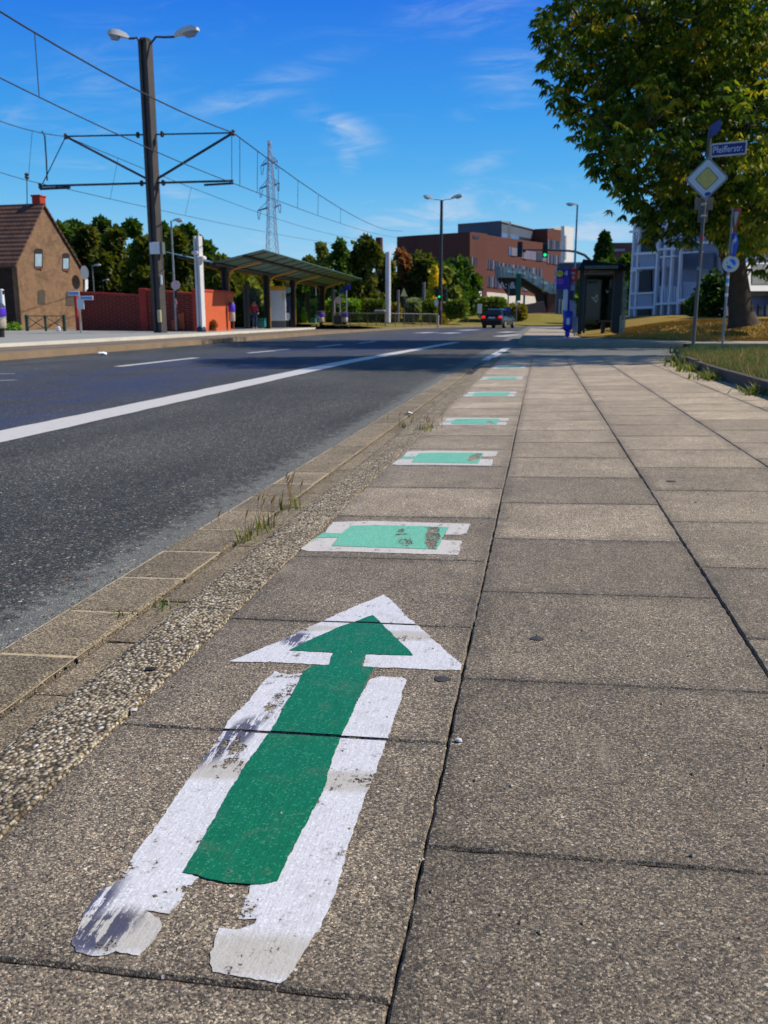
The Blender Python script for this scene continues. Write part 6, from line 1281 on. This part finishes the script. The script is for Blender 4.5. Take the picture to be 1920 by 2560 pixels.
q_ = gy(1754, 595, Ys - .04); mb = MB(); mb.tube([q_ - UPV * .04, q_ + UPV * .04], .042, 10); mb.build('red_sticker', M('sticker_red', s(170, 60, 44), .6, .2, 8), sp1)
q_ = gy(1745, 671, Ys - .035); mb = MB(); mb.bbox(q_, (.05, .02, .07), .004); mb.build('teal_sticker', M('sticker_teal', s(80, 160, 150), .6, .2, 8), sp1)
a, b_ = gy(1779, 357, Ys - .03), gy(1865, 389, Ys - .30); ctr = (a + b_) / 2; xd = np.array([b_[0] - a[0], b_[1] - a[1], 0]); Wn = np.linalg.norm(xd); xd /= Wn; nd = np.cross(xd, UPV); 
Hn = abs(gy(1820, 355, Ys)[2] - gy(1820, 389, Ys)[2]); mb = MB(); mb.bbox(ctr, (Wn, .02, Hn), .006, [xd, -nd, UPV]); np1 = mb.build('street_name_plate', M('sign_rim_pale', s(190, 194, 198), .5, .08, 6), sp1)
mb = MB(); mb.box(ctr + nd * .012, (Wn * .935, .004, Hn * .76), [xd, -nd, UPV]); mb.build('blue_field', M('name_blue', s(22, 42, 120), .5, .08, 6), np1)
text(np1, 'street_name', 'Pfeifferstr.', ctr + nd * .016 - xd * .01, xd, UPV, Hn * .70, M('name_white', s(216, 222, 230), .5, .03, 6), .002, .78)
Pq = [gy(u, v, Y_) for (u, v, Y_) in ((1773, 316, Ys), (1801, 297, Ys - .9), (1800, 325, Ys - .9), (1775, 347, Ys))]; nq = np.cross(Pq[1] - Pq[0], Pq[3] - Pq[0]); nq /= np.linalg.norm(nq); mb = MB(); mb.prism(Pq, nq * .015); np2 = mb.build('street_name_plate', M('name_blue_shade', s(52, 70, 140), .5, .12, 8), sp1)
cen = sum(Pq) / 4; xq = (Pq[1] - Pq[0]) / np.linalg.norm(Pq[1] - Pq[0]); sgn = 1 if nq @ (cen - OC) < 0 else -1
# second signpost
B5 = gz(1807, 850, pz(4, 20) + .02); Y5 = B5[1]; t5 = gy(1833, 520, Y5); sp2 = thing('sign_post', 'thin post with give way triangle, blue arrow disc and white round sign before the tree', 'sign post', tuple(B5))
mb = MB(); mb.tube([B5 - UPV * .1, (B5 + t5) / 2, t5], .028, 10); mb.build('pole', M('pole_pale', s(140, 140, 140), .5, .15, 4), sp2, smooth=True)
Dp = gy(1827, 660, Y5 - .06); kf = Y5 * 1.04 / 2225.6; mb = MB(); n5 = np.array([-.25, -1, .0]); n5 /= np.linalg.norm(n5); mb.disc(Dp, n5, 17.5 * kf, .014, sx=1.0); d5 = mb.build('round_sign', M('disc_cream', s(222, 216, 196), .5, .1, 8), sp2)
a5 = np.cross(UPV, n5); a5 /= np.linalg.norm(a5); R5 = 17.5 * kf
def on5(pts, o=.016): return [Dp + n5 * o + a5 * x * R5 + UPV * y * R5 for x, y in pts]
mb = MB(); mb.prism(on5([(-.20, .48), (0, .60), (.25, .58), (.45, .42), (.60, .15), (.58, -.12), (.40, -.22)][::1]), n5 * .002); mb.build('blue_upper_mark', M('mark_blue', s(14, 120, 236), .5, .06, 8), d5)
mb = MB(); mb.prism(on5([(-.52, -.20), (-.30, -.12), (-.05, -.22), (.10, -.42), (.32, -.52), (-.05, -.62), (-.35, -.52)]), n5 * .002); mb.build('blue_lower_mark', M('mark_blue', s(14, 120, 236), .5, .06, 8), d5)
mb = MB(); mb.prism(on5([(-.55, .20), (-.42, .28), (-.34, .14), (-.50, .06)]), n5 * .002); mb.build('blue_small_mark', M('mark_blue', s(14, 120, 236), .5, .06, 8), d5)
D2 = gy(1834, 612, Y5 - .05); n6 = np.array([-.99, -.17, 0]); n6 /= np.linalg.norm(n6)
mb = MB(); mb.disc(D2, n6, 26.5 * kf, .014, sx=.95); d6 = mb.build('blue_disc', M('disc_blue', s(30, 84, 200), .5, .08, 8), sp2); a6 = np.cross(UPV, n6); R6 = 26.5 * kf
f6 = lambda x, y: D2 + n6 * .016 + a6 * x * R6 + UPV * y * R6
mb = MB(); mb.prism([f6(x, y) for x, y in ((-.22, -.70), (0.0, -.70), (.05, .15), (.40, .22), (.40, .02), (.75, .38), (.40, .72), (.40, .48), (-.05, .40), (-.2, .2))], n6 * .002); mb.build('white_arrow', WHITEP, d6)
T1, T2, T3 = gy(1831, 521, Y5 + .12), gy(1853, 521, Y5 - .35), gy(1836.5, 584, Y5 - .12); nt = np.cross(T2 - T1, T3 - T1); nt /= np.linalg.norm(nt); nt *= -1 if nt @ (T1 - OC) > 0 else 1
mb = MB(); mb.prism([T1, T2, T3], -nt * .012); d7 = mb.build('give_way_triangle', M('triangle_red', s(186, 66, 52), .5, .1, 8), sp2); g_ = (T1 + T2 + T3) / 3; mb = MB(); mb.prism([g_ + (q_ - g_) * .60 + nt * .003 for q_ in (T1, T2, T3)], nt * .002); mb.build('white_field', M('triangle_white', s(190, 188, 176), .5, .1, 8), d7)
for v, c_ in ((690, WHITEP), (701, M('sticker_blue', s(60, 150, 200), .5, .1, 8)), (709, WHITEP), (735, WHITEP)): f_ = (850 - v) / 330; q_ = B5 + (t5 - B5) * f_; mb = MB(); mb.tube([q_ - UPV * .035, q_ + UPV * .035], .034, 8); mb.build('sticker', c_, sp2)
# ================================================================== white balcony house
YW0, YW1 = 50.0, 57.0; WB = vplane(1562, YW1 + 3, 1800, YW0); WHB = M('balcony_white', s(232, 232, 236), .6, .06, 1); WALL = M('render_shaded', s(150, 157, 175), .8, .08, .8); DKR = M('recess_dark', s(30, 32, 40), .6, .2, 1); PAN = M('balcony_panel', s(150, 162, 184), .5, .1, 1)  # rear wall colour darkened to carry the balconies' shadow
c6 = lambda x, y: (1480 + x * .26522, 280 + y * .26522)
wh = thing('balcony_house', 'white apartment house with stacked steel-framed balconies behind the tree', 'apartment house', tuple(WB(1600, 800)))
def wq(pts, o, th_, name, mat): return quad(WB, pts, o, th_, name, mat, wh, c6)
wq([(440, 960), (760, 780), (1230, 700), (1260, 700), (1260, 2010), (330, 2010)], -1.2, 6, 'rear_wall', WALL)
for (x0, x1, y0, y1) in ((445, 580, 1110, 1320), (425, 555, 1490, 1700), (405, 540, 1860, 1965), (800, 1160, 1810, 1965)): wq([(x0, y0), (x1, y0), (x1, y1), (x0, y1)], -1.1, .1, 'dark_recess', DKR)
for (xb, xt, w_) in ((338, 392, 14), (388, 440, 14), (568, 622, 17), (636, 692, 14), (704, 762, 18), (788, 838, 16), (1186, 1218, 20)):
    yt = 1000 if xb < 1000 else 1530; yb = 1975; xtt = xt if xb < 1000 else xt; wq([(xtt, yt), (xtt + w_, yt), (xb + w_, yb), (xb, yb)], .06, .14, 'balcony_post', WHB)
for (x0, x1, y0, y1) in ((396, 600, 1325, 1350), (380, 590, 1465, 1485), (355, 575, 1705, 1722), (350, 570, 1838, 1860), (350, 450, 1120, 1140), (360, 420, 1490, 1510), (400, 640, 1085, 1105), (620, 840, 1285, 1305), (640, 780, 1360, 1375), (850, 1190, 1225, 1245), (850, 1000, 1320, 1332), (600, 830, 1800, 1820), (820, 1130, 1760, 1790)): wq([(x0, y0), (x1, y0 - 10), (x1, y1 - 10), (x0, y1)], .12, .35, 'balcony_beam', WHB)
for (x0, x1, y0, y1) in ((448, 592, 1345, 1465), (425, 568, 1722, 1842), (366, 420, 1730, 1838), (385, 440, 1350, 1470), (655, 735, 1380, 1460), (640, 715, 1650, 1800), (735, 800, 1650, 1800), (860, 1110, 1600, 1765)): wq([(x0, y0), (x1, y0), (x1, y1), (x0, y1)], .0, .06, 'balcony_panel', PAN)
for x in range(640, 840, 22): wq([(x, 1640), (x + 5, 1640), (x + 5, 1800), (x, 1800)], .05, .02, 'baluster', WHB)
for (x0, x1, y0, y1) in ((640, 690, 1120, 1280), (700, 745, 1120, 1280), (860, 990, 1340, 1480), (1050, 1140, 1330, 1480), (610, 640, 1500, 1640)): wq([(x0, y0), (x1, y0), (x1, y1), (x0, y1)], -.9, .1, 'window', M('pane_grey_blue', s(84, 96, 124), .3, .2, 1))
# low blue-white wing at far right
WG = vplane(1850, 39, 1960, 46); c3 = lambda x, y: (1720 + x * .18083, 440 + y * .18083)
wn = thing('white_wing', 'low wing with a white bay over a blue ground floor at the right edge', 'building wing', tuple(WG(1900, 800)))
def q3(pts, o, th_, name, mat): return quad(WG, pts, o, th_, name, mat, wn, c3)
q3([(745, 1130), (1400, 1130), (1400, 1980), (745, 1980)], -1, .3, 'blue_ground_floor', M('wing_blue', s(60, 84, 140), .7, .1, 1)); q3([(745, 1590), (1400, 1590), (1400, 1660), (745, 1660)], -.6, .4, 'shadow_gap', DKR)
q3([(800, 1200), (1400, 1200), (1400, 1590), (800, 1590)], -.2, .8, 'white_bay', M('bay_white', s(226, 226, 228), .6, .04, 1)); q3([(890, 1215), (1400, 1215), (1400, 1490), (890, 1490)], -.15, .1, 'bay_blind', M('blind_grey', s(122, 126, 122), .6, .06, 1))
for x in (785, 875, 975, 1075, 1175): q3([(x, 1780), (x + 65, 1780), (x + 65, 1930), (x, 1930)], -.95, .1, 'window', M('wing_window', s(26, 36, 66), .3, .1, 1))
q3([(775, 1200), (790, 1200), (780, 1600), (765, 1600)], .1, .1, 'downpipe', M('pipe_white', s(220, 224, 228), .5, .05, 2))
# ================================================================== foliage
def leafmesh(name, P, N, L, W, mat, parent, var, droop=.0, seg=1):
    """P centres (n,3), N leaf directions (n,3): one kite-shaped leaf each"""
    n = len(P); o0 = np.array(ORI[parent.name]); P = P - o0
    N = N / (np.linalg.norm(N, axis=1, keepdims=True) + 1e-9); rv = rng.normal(size=(n, 3)); S = np.cross(N, rv); S /= (np.linalg.norm(S, axis=1, keepdims=True) + 1e-9)
    L = np.asarray(L).reshape(-1, 1) * np.ones((n, 1)); W = np.asarray(W).reshape(-1, 1) * np.ones((n, 1))
    V = np.stack([P, P + N * L * .5 + S * W, P + N * L + np.array([0, 0, -droop]) * L, P + N * L * .5 - S * W], 1).reshape(-1, 3)
    me = bpy.data.meshes.new(name); me.vertices.add(n * 4); me.vertices.foreach_set('co', V.ravel()); me.loops.add(n * 4); me.loops.foreach_set('vertex_index', np.arange(n * 4, dtype=np.int32))
    me.polygons.add(n); me.polygons.foreach_set('loop_start', np.arange(0, n * 4, 4, dtype=np.int32)); me.polygons.foreach_set('loop_total', np.full(n, 4, dtype=np.int32)); me.update(calc_edges=True)
    at = me.attributes.new('var', 'FLOAT', 'FACE'); at.data.foreach_set('value', np.asarray(var, dtype=np.float32)); me.materials.append(mat)
    o = bpy.data.objects.new(name, me); COL.objects.link(o); o.parent = parent; ORI[o.name] = tuple(o0); return o
BARK = M('bark', s(70, 60, 48), .95, .35, 5, bump=.8, bscale=14, fine=.3); BARKD = M('bark_dark', s(60, 50, 40), .95, .3, 4, bump=.5, bscale=12)
CH = m_leaf('chestnut_leaf', [(0, s(34, 52, 16)), (.28, s(58, 86, 24)), (.52, s(96, 126, 38)), (.70, s(166, 166, 50)), (.86, s(214, 184, 62)), (.96, s(180, 104, 44)), (1, s(180, 62, 30))], .44, .9)
TY = 27.5; tb_ = gy(1852, 806, TY); tree = thing('chestnut_tree', 'large horse chestnut with yellowing leaves on the grass bank at the right', 'tree', (tb_[0], TY, tb_[2]))
k_ = TY * 1.02 / FPX
def tp(u, v, Y=TY): return gy(u, v, Y)
mb = MB(); mb.tube([tp(1858, 815) , tp(1856, 798), tp(1852, 780), tp(1848, 740), tp(1838, 680), tp(1826, 610), tp(1815, 540), tp(1806, 470), tp(1796, 400)], [.46, .39, .34, .31, .31, .34, .36, .26, .18], 14); tk = mb.build('trunk', BARK, tree, smooth=True)
mb = MB(); mb.tube([tp(1818, 640), tp(1835, 570, TY + .5), tp(1870, 500, TY + 1), tp(1910, 420, TY + 1.5)], [.24, .20, .15, .10], 8); mb.tube([tp(1812, 560), tp(1780, 500, TY - 1), tp(1730, 430, TY - 2), tp(1660, 370, TY - 2.5)], [.24, .19, .14, .07], 8)
mb.tube([tp(1806, 500), tp(1760, 420, TY), tp(1680, 300, TY), tp(1600, 200, TY)], [.2, .16, .12, .06], 8); mb.tube([tp(1800, 430), tp(1790, 300, TY), tp(1760, 150, TY), tp(1740, 20, TY)], [.2, .16, .12, .08], 8)
mb.tube([tp(1816, 600), tp(1770, 560, TY + 1.5), tp(1700, 520, TY + 2.5), tp(1600, 470, TY + 3)], [.2, .15, .1, .05], 8); mb.build('limbs', BARKD, tree, smooth=True)
lobes = [(1455, 50, 85), (1425, 120, 62), (1400, 195, 52), (1480, 250, 80), (1462, 335, 42), (1530, 330, 60), (1540, 410, 58), (1600, 190, 110), (1630, 320, 95), (1580, 470, 52), (1650, 470, 70), (1600, 60, 100), (1725, 90, 115), (1750, 250, 110), (1740, 380, 90),
         (1730, 480, 70), (1850, 160, 115), (1860, 320, 95), (1900, 60, 110), (1880, 440, 75), (1925, 560, 55), (1660, 540, 44), (1800, 500, 62), (1700, 560, 38), (1500, 150, 80), (1690, 200, 90), (1360, 75, 26), (1418, 262, 22), (1388, 340, 0), (1500, 395, 30), (1565, 515, 34), (1610, 545, 26), (1870, 520, 60), (1940, 480, 80), (1780, 560, 46), (1715, 580, 32), (1845, 575, 46), (1890, 610, 44), (1925, 650, 40), (1655, 565, 36), (1900, 560, 60), (1810, 525, 60),
         (2060, 120, 140), (2040, 330, 120), (2020, 500, 90), (1900, -90, 150), (1720, -90, 140), (1560, -70, 120), (1480, -30, 70), (1640, -220, 120), (1800, -260, 150), (2000, -160, 150), (2160, 100, 120), (2140, 350, 110)]
Pn, Nn, Ln, Vn = [], [], [], []
twb = MB()
for (u, v, r) in lobes:
    if r == 0: continue
    edge = u < 1480 or r < 50
    for dY in ((-2.2, 1.0, 3.6) if r > 90 else (-1.4, 1.4) if r > 55 else (0.0,)):
        Yc = TY + dY + rng.uniform(-.8, .8) - (1.0 if v > 300 else 0); c = gy(u + rng.uniform(-8, 8), v + rng.uniform(-8, 8), Yc); R = r * k_
        n = int(16 + 130 * R ** 2 * (1 if u < 1960 and v > -60 else .45)); d = rng.normal(size=(n, 3)); d /= np.linalg.norm(d, axis=1, keepdims=True)
        rr = R * (.45 + .62 * rng.random(n) ** .45)[:, None]; C = c + d * rr * np.array([1, 1.0, .92])
        # ragged: drop clusters in random bites
        bite = rng.normal(size=(4, 3)); bite /= np.linalg.norm(bite, axis=1, keepdims=True); keep = np.ones(n, bool)
        for b_ in bite: keep &= ~((d @ b_) > .80)
        C = C[keep]; d = d[keep]; n = len(C)
        yaw_ = rng.uniform(0, 6.283, n); sz = rng.uniform(.6, 1.3, n); cvr = np.clip(rng.normal(.42, .2, n), 0.02, .98)
        for k in range(6):
            an = yaw_ + (k - 2.5) * .92 + rng.normal(0, .1, n); dz = -.62 + .18 * np.cos((k - 2.5)) + rng.normal(0, .22, n)
            D = np.stack([np.cos(an), np.sin(an), dz], 1) + d * .35; Pn.append(C); Nn.append(D); Ln.append(.235 * sz * (1.0 if 0 < k < 5 else .75)); Vn.append(np.clip(cvr + rng.normal(0, .09, n), .01, 1))
        for q_ in range(0, n, 26): twb.tube([c + (C[q_] - c) * .1, c + (C[q_] - c) * .55 + [0, 0, .12], C[q_]], [.028, .018, .006], 4, False)
Pn, Nn, Ln, Vn = np.concatenate(Pn), np.concatenate(Nn), np.concatenate(Ln), np.concatenate(Vn)
leafmesh('foliage', Pn, Nn, Ln, Ln * .19, CH, tree, Vn, .25); tw_ = twb.build('twigs', BARKD, tree); tw_['kind'] = 'stuff'
fr = MB(); idx = rng.choice(len(Pn), 520)
for i in idx:
    q_ = Pn[i] + [0, -.12, -.06]; r = rng.uniform(.025, .042); fr.add([q_ + [r, 0, 0], q_ + [-r, 0, 0], q_ + [0, r, 0], q_ + [0, -r, 0], q_ + [0, 0, r], q_ + [0, 0, -r]], [(0, 2, 4), (2, 1, 4), (1, 3, 4), (3, 0, 4), (2, 0, 5), (1, 2, 5), (3, 1, 5), (0, 3, 5)])
o_ = fr.build('conkers', M('conker_husk', s(206, 178, 60), .6, .15, 20), tree); o_['kind'] = 'stuff'
def crown_tree(name, lb, u, vb, vt, Y, wpx, mat, kind='round', n=2400, leaf=.32, group=None, trunk=.18, cat='tree', seed=0):
    g0 = gy(u, vb, Y); top = gy(u, vt, Y); k = Y * 1.02 / FPX; Wd = wpx * k * .5; Hh = top[2] - g0[2]; B = (g0[0], Y, min(g0[2], -.3)); t = thing(name, lb, cat, B, group)
    mb = MB(); zc = g0[2] + Hh * .7; mb.tube([(g0[0], Y, B[2]), (g0[0] + rnd.uniform(-.2, .2), Y, g0[2] + Hh * .35), (g0[0], Y, zc)], [trunk * 1.3, trunk, trunk * .3], 7)
    for q_ in range(4): an = rnd.uniform(0, 6.28); mb.tube([(g0[0], Y, g0[2] + Hh * (.3 + .1 * q_)), (g0[0] + math.cos(an) * Wd * .5, Y + math.sin(an) * Wd * .5, g0[2] + Hh * (.5 + .1 * q_))], [trunk * .5, trunk * .15], 5)
    mb.build('trunk', BARKD, t)
    if kind == 'cone':
        f = rng.random(n) ** .75; rr = Wd * (1 - f) ** .85 * (.5 + .5 * rng.random(n) ** .5) * (1 + .22 * np.sin(f * 40)); a_ = rng.uniform(0, 6.283, n)
        C = np.stack([g0[0] + np.cos(a_) * rr, Y + np.sin(a_) * rr, g0[2] + Hh * (.04 + .96 * f)], 1); D = np.stack([np.cos(a_), np.sin(a_), -.3 + 0 * f], 1) + rng.normal(0, .5, (n, 3))
    else:
        nl = 9 if kind == 'round' else 15; lc = []
        for q_ in range(nl):
            f = rng.random(); wv = Wd * (math.sin(math.pi * min(1, .18 + .78 * f)) ** .8 if kind == 'round' else (.35 + .65 * math.sin(math.pi * min(1, .15 + .7 * f))))
            lc.append((np.array([g0[0] + rng.uniform(-1, 1) * wv * .68, Y + rng.uniform(-1, 1) * wv * .6, g0[2] + Hh * (.2 + .70 * f)]), (Wd * .42 if kind == 'round' else Wd * .30) * rng.uniform(.7, 1.2)))
        lc.append((np.array([g0[0], Y, top[2] - Wd * .24]), Wd * .26)); C = []; D = []
        for c, R in lc:
            m_ = n // len(lc); d = rng.normal(size=(m_, 3)); d /= np.linalg.norm(d, axis=1, keepdims=True); st = np.array([1, 1, 1.0 if kind == 'round' else 1.5])
            C.append(c + d * st * R * (.35 + .7 * rng.random(m_) ** .5)[:, None]); D.append(d * .6 + rng.normal(0, .6, (m_, 3)) + [0, 0, -.25])
        C = np.concatenate(C); D = np.concatenate(D)
    sz = leaf * rng.uniform(.6, 1.3, len(C)); leafmesh('crown', C, D, sz, sz * .36, mat, t, np.clip(rng.normal(.5, .22, len(C)), .02, .98)); return t
G1 = m_leaf('dark_green_leaf', [(0, s(30, 55, 21)), (.4, s(52, 84, 28)), (.75, s(79, 111, 38)), (1, s(113, 135, 52))], .42, .5)
G2 = m_leaf('olive_leaf', [(0, s(47, 57, 21)), (.4, s(77, 89, 30)), (.75, s(108, 116, 45)), (1, s(147, 140, 65))], .42, .5)
G3 = m_leaf('birch_leaf', [(0, s(65, 79, 33)), (.4, s(104, 118, 50)), (.75, s(140, 150, 72)), (1, s(187, 174, 94))], .35, .7)
G4 = m_leaf('bright_leaf', [(0, s(69, 106, 33)), (.4, s(106, 147, 45)), (.75, s(145, 184, 67)), (1, s(187, 206, 96))], .3, .8)
G5 = m_leaf('yellow_leaf', [(0, s(138, 135, 30)), (.5, s(211, 194, 45)), (1, s(255, 223, 65))], .35, .8)
G6 = m_leaf('rusty_leaf', [(0, s(84, 65, 38)), (.5, s(150, 99, 62)), (1, s(182, 130, 84))], .3, .8)
KN = {id(G1): ('dark_tree', 'dark green tree'), id(G2): ('olive_tree', 'olive green tree'), id(G3): ('birch_tree', 'pale feathery birch'), id(G4): ('bright_shrub', 'bright green shrub'), id(G5): ('yellow_tree', 'yellow-leaved tree'), id(G6): ('rusty_tree', 'rust-brown tree')}
ORD = ['first', 'second', 'third', 'fourth', 'fifth', 'sixth', 'seventh', 'eighth', 'ninth', 'tenth', 'eleventh', 'twelfth', 'thirteenth', 'fourteenth', 'fifteenth', 'sixteenth']
LW = [(155, 600, 70, 90, G1), (170, 565, 78, 90, G1), (205, 560, 84, 95, G1), (238, 572, 80, 90, G2), (272, 550, 90, 85, G1), (305, 575, 82, 90, G2), (345, 556, 88, 80, G1), (372, 600, 76, 80, G2), (418, 566, 80, 76, G1), (452, 585, 74, 80, G2), (482, 570, 82, 86, G1), (520, 612, 72, 80, G1), (560, 650, 70, 90, G2)]
for i, (u, vt, Y, wp, m_) in enumerate(LW):
    crown_tree(KN[id(m_)][0], f'{KN[id(m_)][1]}, {ORD[i]} from the left in the wood behind the red wall', u, 836, vt, Y, wp * 1.4, m_, 'round', 4200, .62, 'trees of the wood on the left', .2)
MW = [(600, 672, 80, 80, G3), (640, 680, 84, 90, G3), (690, 690, 90, 90, G2), (735, 672, 112, 90, G1), (775, 650, 118, 80, G2), (806, 615, 108, 46, G3), (852, 610, 100, 56, G1), (880, 640, 104, 60, G2), (918, 600, 104, 72, G2), (955, 640, 108, 60, G2), (1000, 632, 112, 70, G6), (1045, 640, 110, 90, G2), (1078, 655, 120, 60, G2), (1115, 668, 105, 80, G1), (1150, 655, 116, 90, G1), (1180, 690, 120, 50, G1)]
for i, (u, vt, Y, wp, m_) in enumerate(MW):
    crown_tree(KN[id(m_)][0], f'{KN[id(m_)][1]}, {ORD[i]} from the left in the row behind the shelter', u, 815, vt, Y, wp * 1.15, m_, 'tall', 3000, .62, 'trees between the shelter and the office', .2)
crown_tree('birch_tree', 'slender feathery birch leaning right of the twin lamp mast, before the office', 1118, 800, 672, 92, 60, G3, 'tall', 2400, .45); crown_tree('yellow_tree', 'small yellow-leaved tree directly left of the twin lamp mast', 1086, 800, 668, 90, 38, G5, 'tall', 900, .45)
crown_tree('conifer', 'pointed dark conifer right of the slim lamp, left of the balcony house', 1502, 800, 583, 95, 96, m_leaf('conifer_leaf', [(0, s(24, 46, 16)), (.5, s(44, 76, 26)), (1, s(72, 104, 40))], .2, .6), 'cone', 4200, .5)
crown_tree('dark_tree', 'dark green tree behind the right-hand bus shelter', 1560, 810, 645, 75, 80, G1, 'round', 2200, .5); crown_tree('dark_tree', 'dark tree seen through the glass of the right-hand bus shelter', 1500, 820, 668, 42, 110, G1, 'round', 2200, .45); crown_tree('bright_shrub', 'green shrub between the bus stop column and the right-hand bus shelter', 1440, 806, 740, 100, 60, G4, 'round', 1100, .4, cat='shrub')
crown_tree('dark_shrub', 'dark shrub in front of the lower balconies', 1770, 800, 700, 46, 110, G1, 'round', 2600, .25, cat='shrub', trunk=.05); crown_tree('dark_tree', 'dark tree behind the trunk at the right picture edge', 1990, 800, 540, 48, 170, G1, 'round', 2600, .25)
# hedges: clipped, built from short leaves over a solid core
def hedge(u0, u1, vt, vb, Y, dep, mat, lb, rnd_=False, leaf=.16):
    a, b_ = gy(u0, vt, Y), gy(u1, vb, Y); c = np.array([(a[0] + b_[0]) / 2, Y, (a[2] + b_[2]) / 2]); hx, hz_ = abs(b_[0] - a[0]) / 2, abs(a[2] - b_[2]) / 2
    t = thing('hedge', lb, 'hedge', (c[0], Y, b_[2])); mb = MB(); mb.bbox(c - UPV * .05, (hx * 1.8, dep * .85, hz_ * 1.8), min(hx, hz_, dep) * (.45 if rnd_ else .18)); mb.build('branches', BARKD, t)
    n = int(1200 + 90 * hx * hz_ * 4); n = min(n, 6500); p = rng.uniform(-1, 1, (n, 3)); m_ = np.abs(p).argmax(1); q4 = 4 if rnd_ else 9
    nrm_ = (np.abs(p) ** q4).sum(1) ** (1 / q4); p = p / nrm_[:, None] * (.92 + .12 * rng.random(n))[:, None]
    C = c + p * [hx, dep / 2, hz_]; D = p * .8 + rng.normal(0, .5, (n, 3)); sz = leaf * rng.uniform(.7, 1.3, n); leafmesh('leaves', C, D, sz, sz * .4, mat, t, np.clip(rng.normal(.5, .2, n), .02, .98))
G7 = m_leaf('hedge_leaf', [(0, s(57, 79, 21)), (.4, s(89, 113, 28)), (.75, s(123, 145, 43)), (1, s(157, 167, 65))], .2, 1.2)
G8 = m_leaf('hedge_ochre', [(0, s(101, 101, 28)), (.5, s(145, 138, 45)), (1, s(187, 162, 77))], .2, 1.2)
hedge(912, 963, 754, 792, 84, 2.5, G7, 'clipped dark green box hedge left of the white round mast', leaf=.3); hedge(976, 1000, 764, 790, 84, 2.0, G8, 'small clipped ochre hedge right of the white round mast', leaf=.3)
hedge(815, 912, 752, 795, 88, 3, G4, 'loose bright green hedge between the shelter and the box hedge', True, .3); hedge(1062, 1092, 755, 795, 84, 2.5, G7, 'dark clipped hedge just left of the twin lamp mast', True, .3); hedge(1122, 1166, 755, 790, 86, 2.5, G7, 'clipped hedge block right of the twin lamp mast', leaf=.3)
hedge(1198, 1262, 748, 792, 105, 4, G7, 'large rounded clipped hedge behind the black car', True, .35); hedge(1268, 1312, 764, 812, 108, 3, G8, 'rough ochre-green shrubbery right of the black car', True, .35); hedge(815, 1110, 788, 812, 90, 2, G8, 'low ochre-green hedge strip behind the grey railings', leaf=.3)
hedge(1015, 1050, 752, 795, 86, 2.5, m_leaf('silver_leaf', [(0, s(96, 116, 84)), (1, s(168, 184, 140))], .3, 1), 'silvery pale shrub right of the yellow triangle sign', True, .3); hedge(640, 760, 775, 822, 72, 2.5, G4, 'green hedge seen through the shelter behind the ticket machines', leaf=.3); hedge(578, 640, 740, 822, 66, 2, G2, 'olive shrubbery behind the first shelter bay', True, .3)
crown_tree('bright_shrub', 'low green shrub at the foot of the long brick wall', 285, 827, 816, 45.2, 60, G1, 'round', 700, .12, cat='shrub', trunk=.02); crown_tree('bright_shrub', 'small weeds at the foot of the dark house front', 34, 826, 812, 44, 44, G4, 'round', 500, .12, cat='shrub', trunk=.02); crown_tree('rusty_shrub', 'small dry shrub before the orange wall', 535, 826, 802, 43.5, 22, G6, 'round', 300, .12, cat='shrub', trunk=.02)
# street tree standing just outside the right edge: its shadow falls across the side street
t = thing('street_tree', 'street tree beside the side street, mostly outside the picture, shading the road mouth', 'tree', (8.9, 18.0, .1)); mb = MB(); mb.tube([(8.9, 18.0, -.05), (8.85, 18.0, 3), (8.8, 17.9, 6)], [.3, .22, .14], 10); mb.build('trunk', BARK, t)
n = 9000; cl_ = [(9.2, 20.5, 7.5, 2.4), (7.6, 19.6, 8.6, 1.9), (10.8, 21.2, 8.4, 2.2), (8.6, 21.6, 10.2, 2.1), (10.2, 19.4, 10.4, 2.1), (9.2, 20.4, 12.2, 1.9), (7.4, 21, 11.2, 1.6)]
C = []; D = []
for (x, y, z, R) in cl_: d = rng.normal(size=(n // 7, 3)); d /= np.linalg.norm(d, axis=1, keepdims=True); C.append(np.array([x - .5, y - 2.5, z]) + d * R * (.3 + .7 * rng.random(n // 7) ** .5)[:, None]); D.append(d + rng.normal(0, .6, (n // 7, 3)))
C = np.concatenate(C); D = np.concatenate(D); leafmesh('crown', C, D, .30, .09, G1, t, rng.random(len(C)))
for i, (x, y, z) in enumerate([(16, 30, 0), (22, 36, 0)]): pass
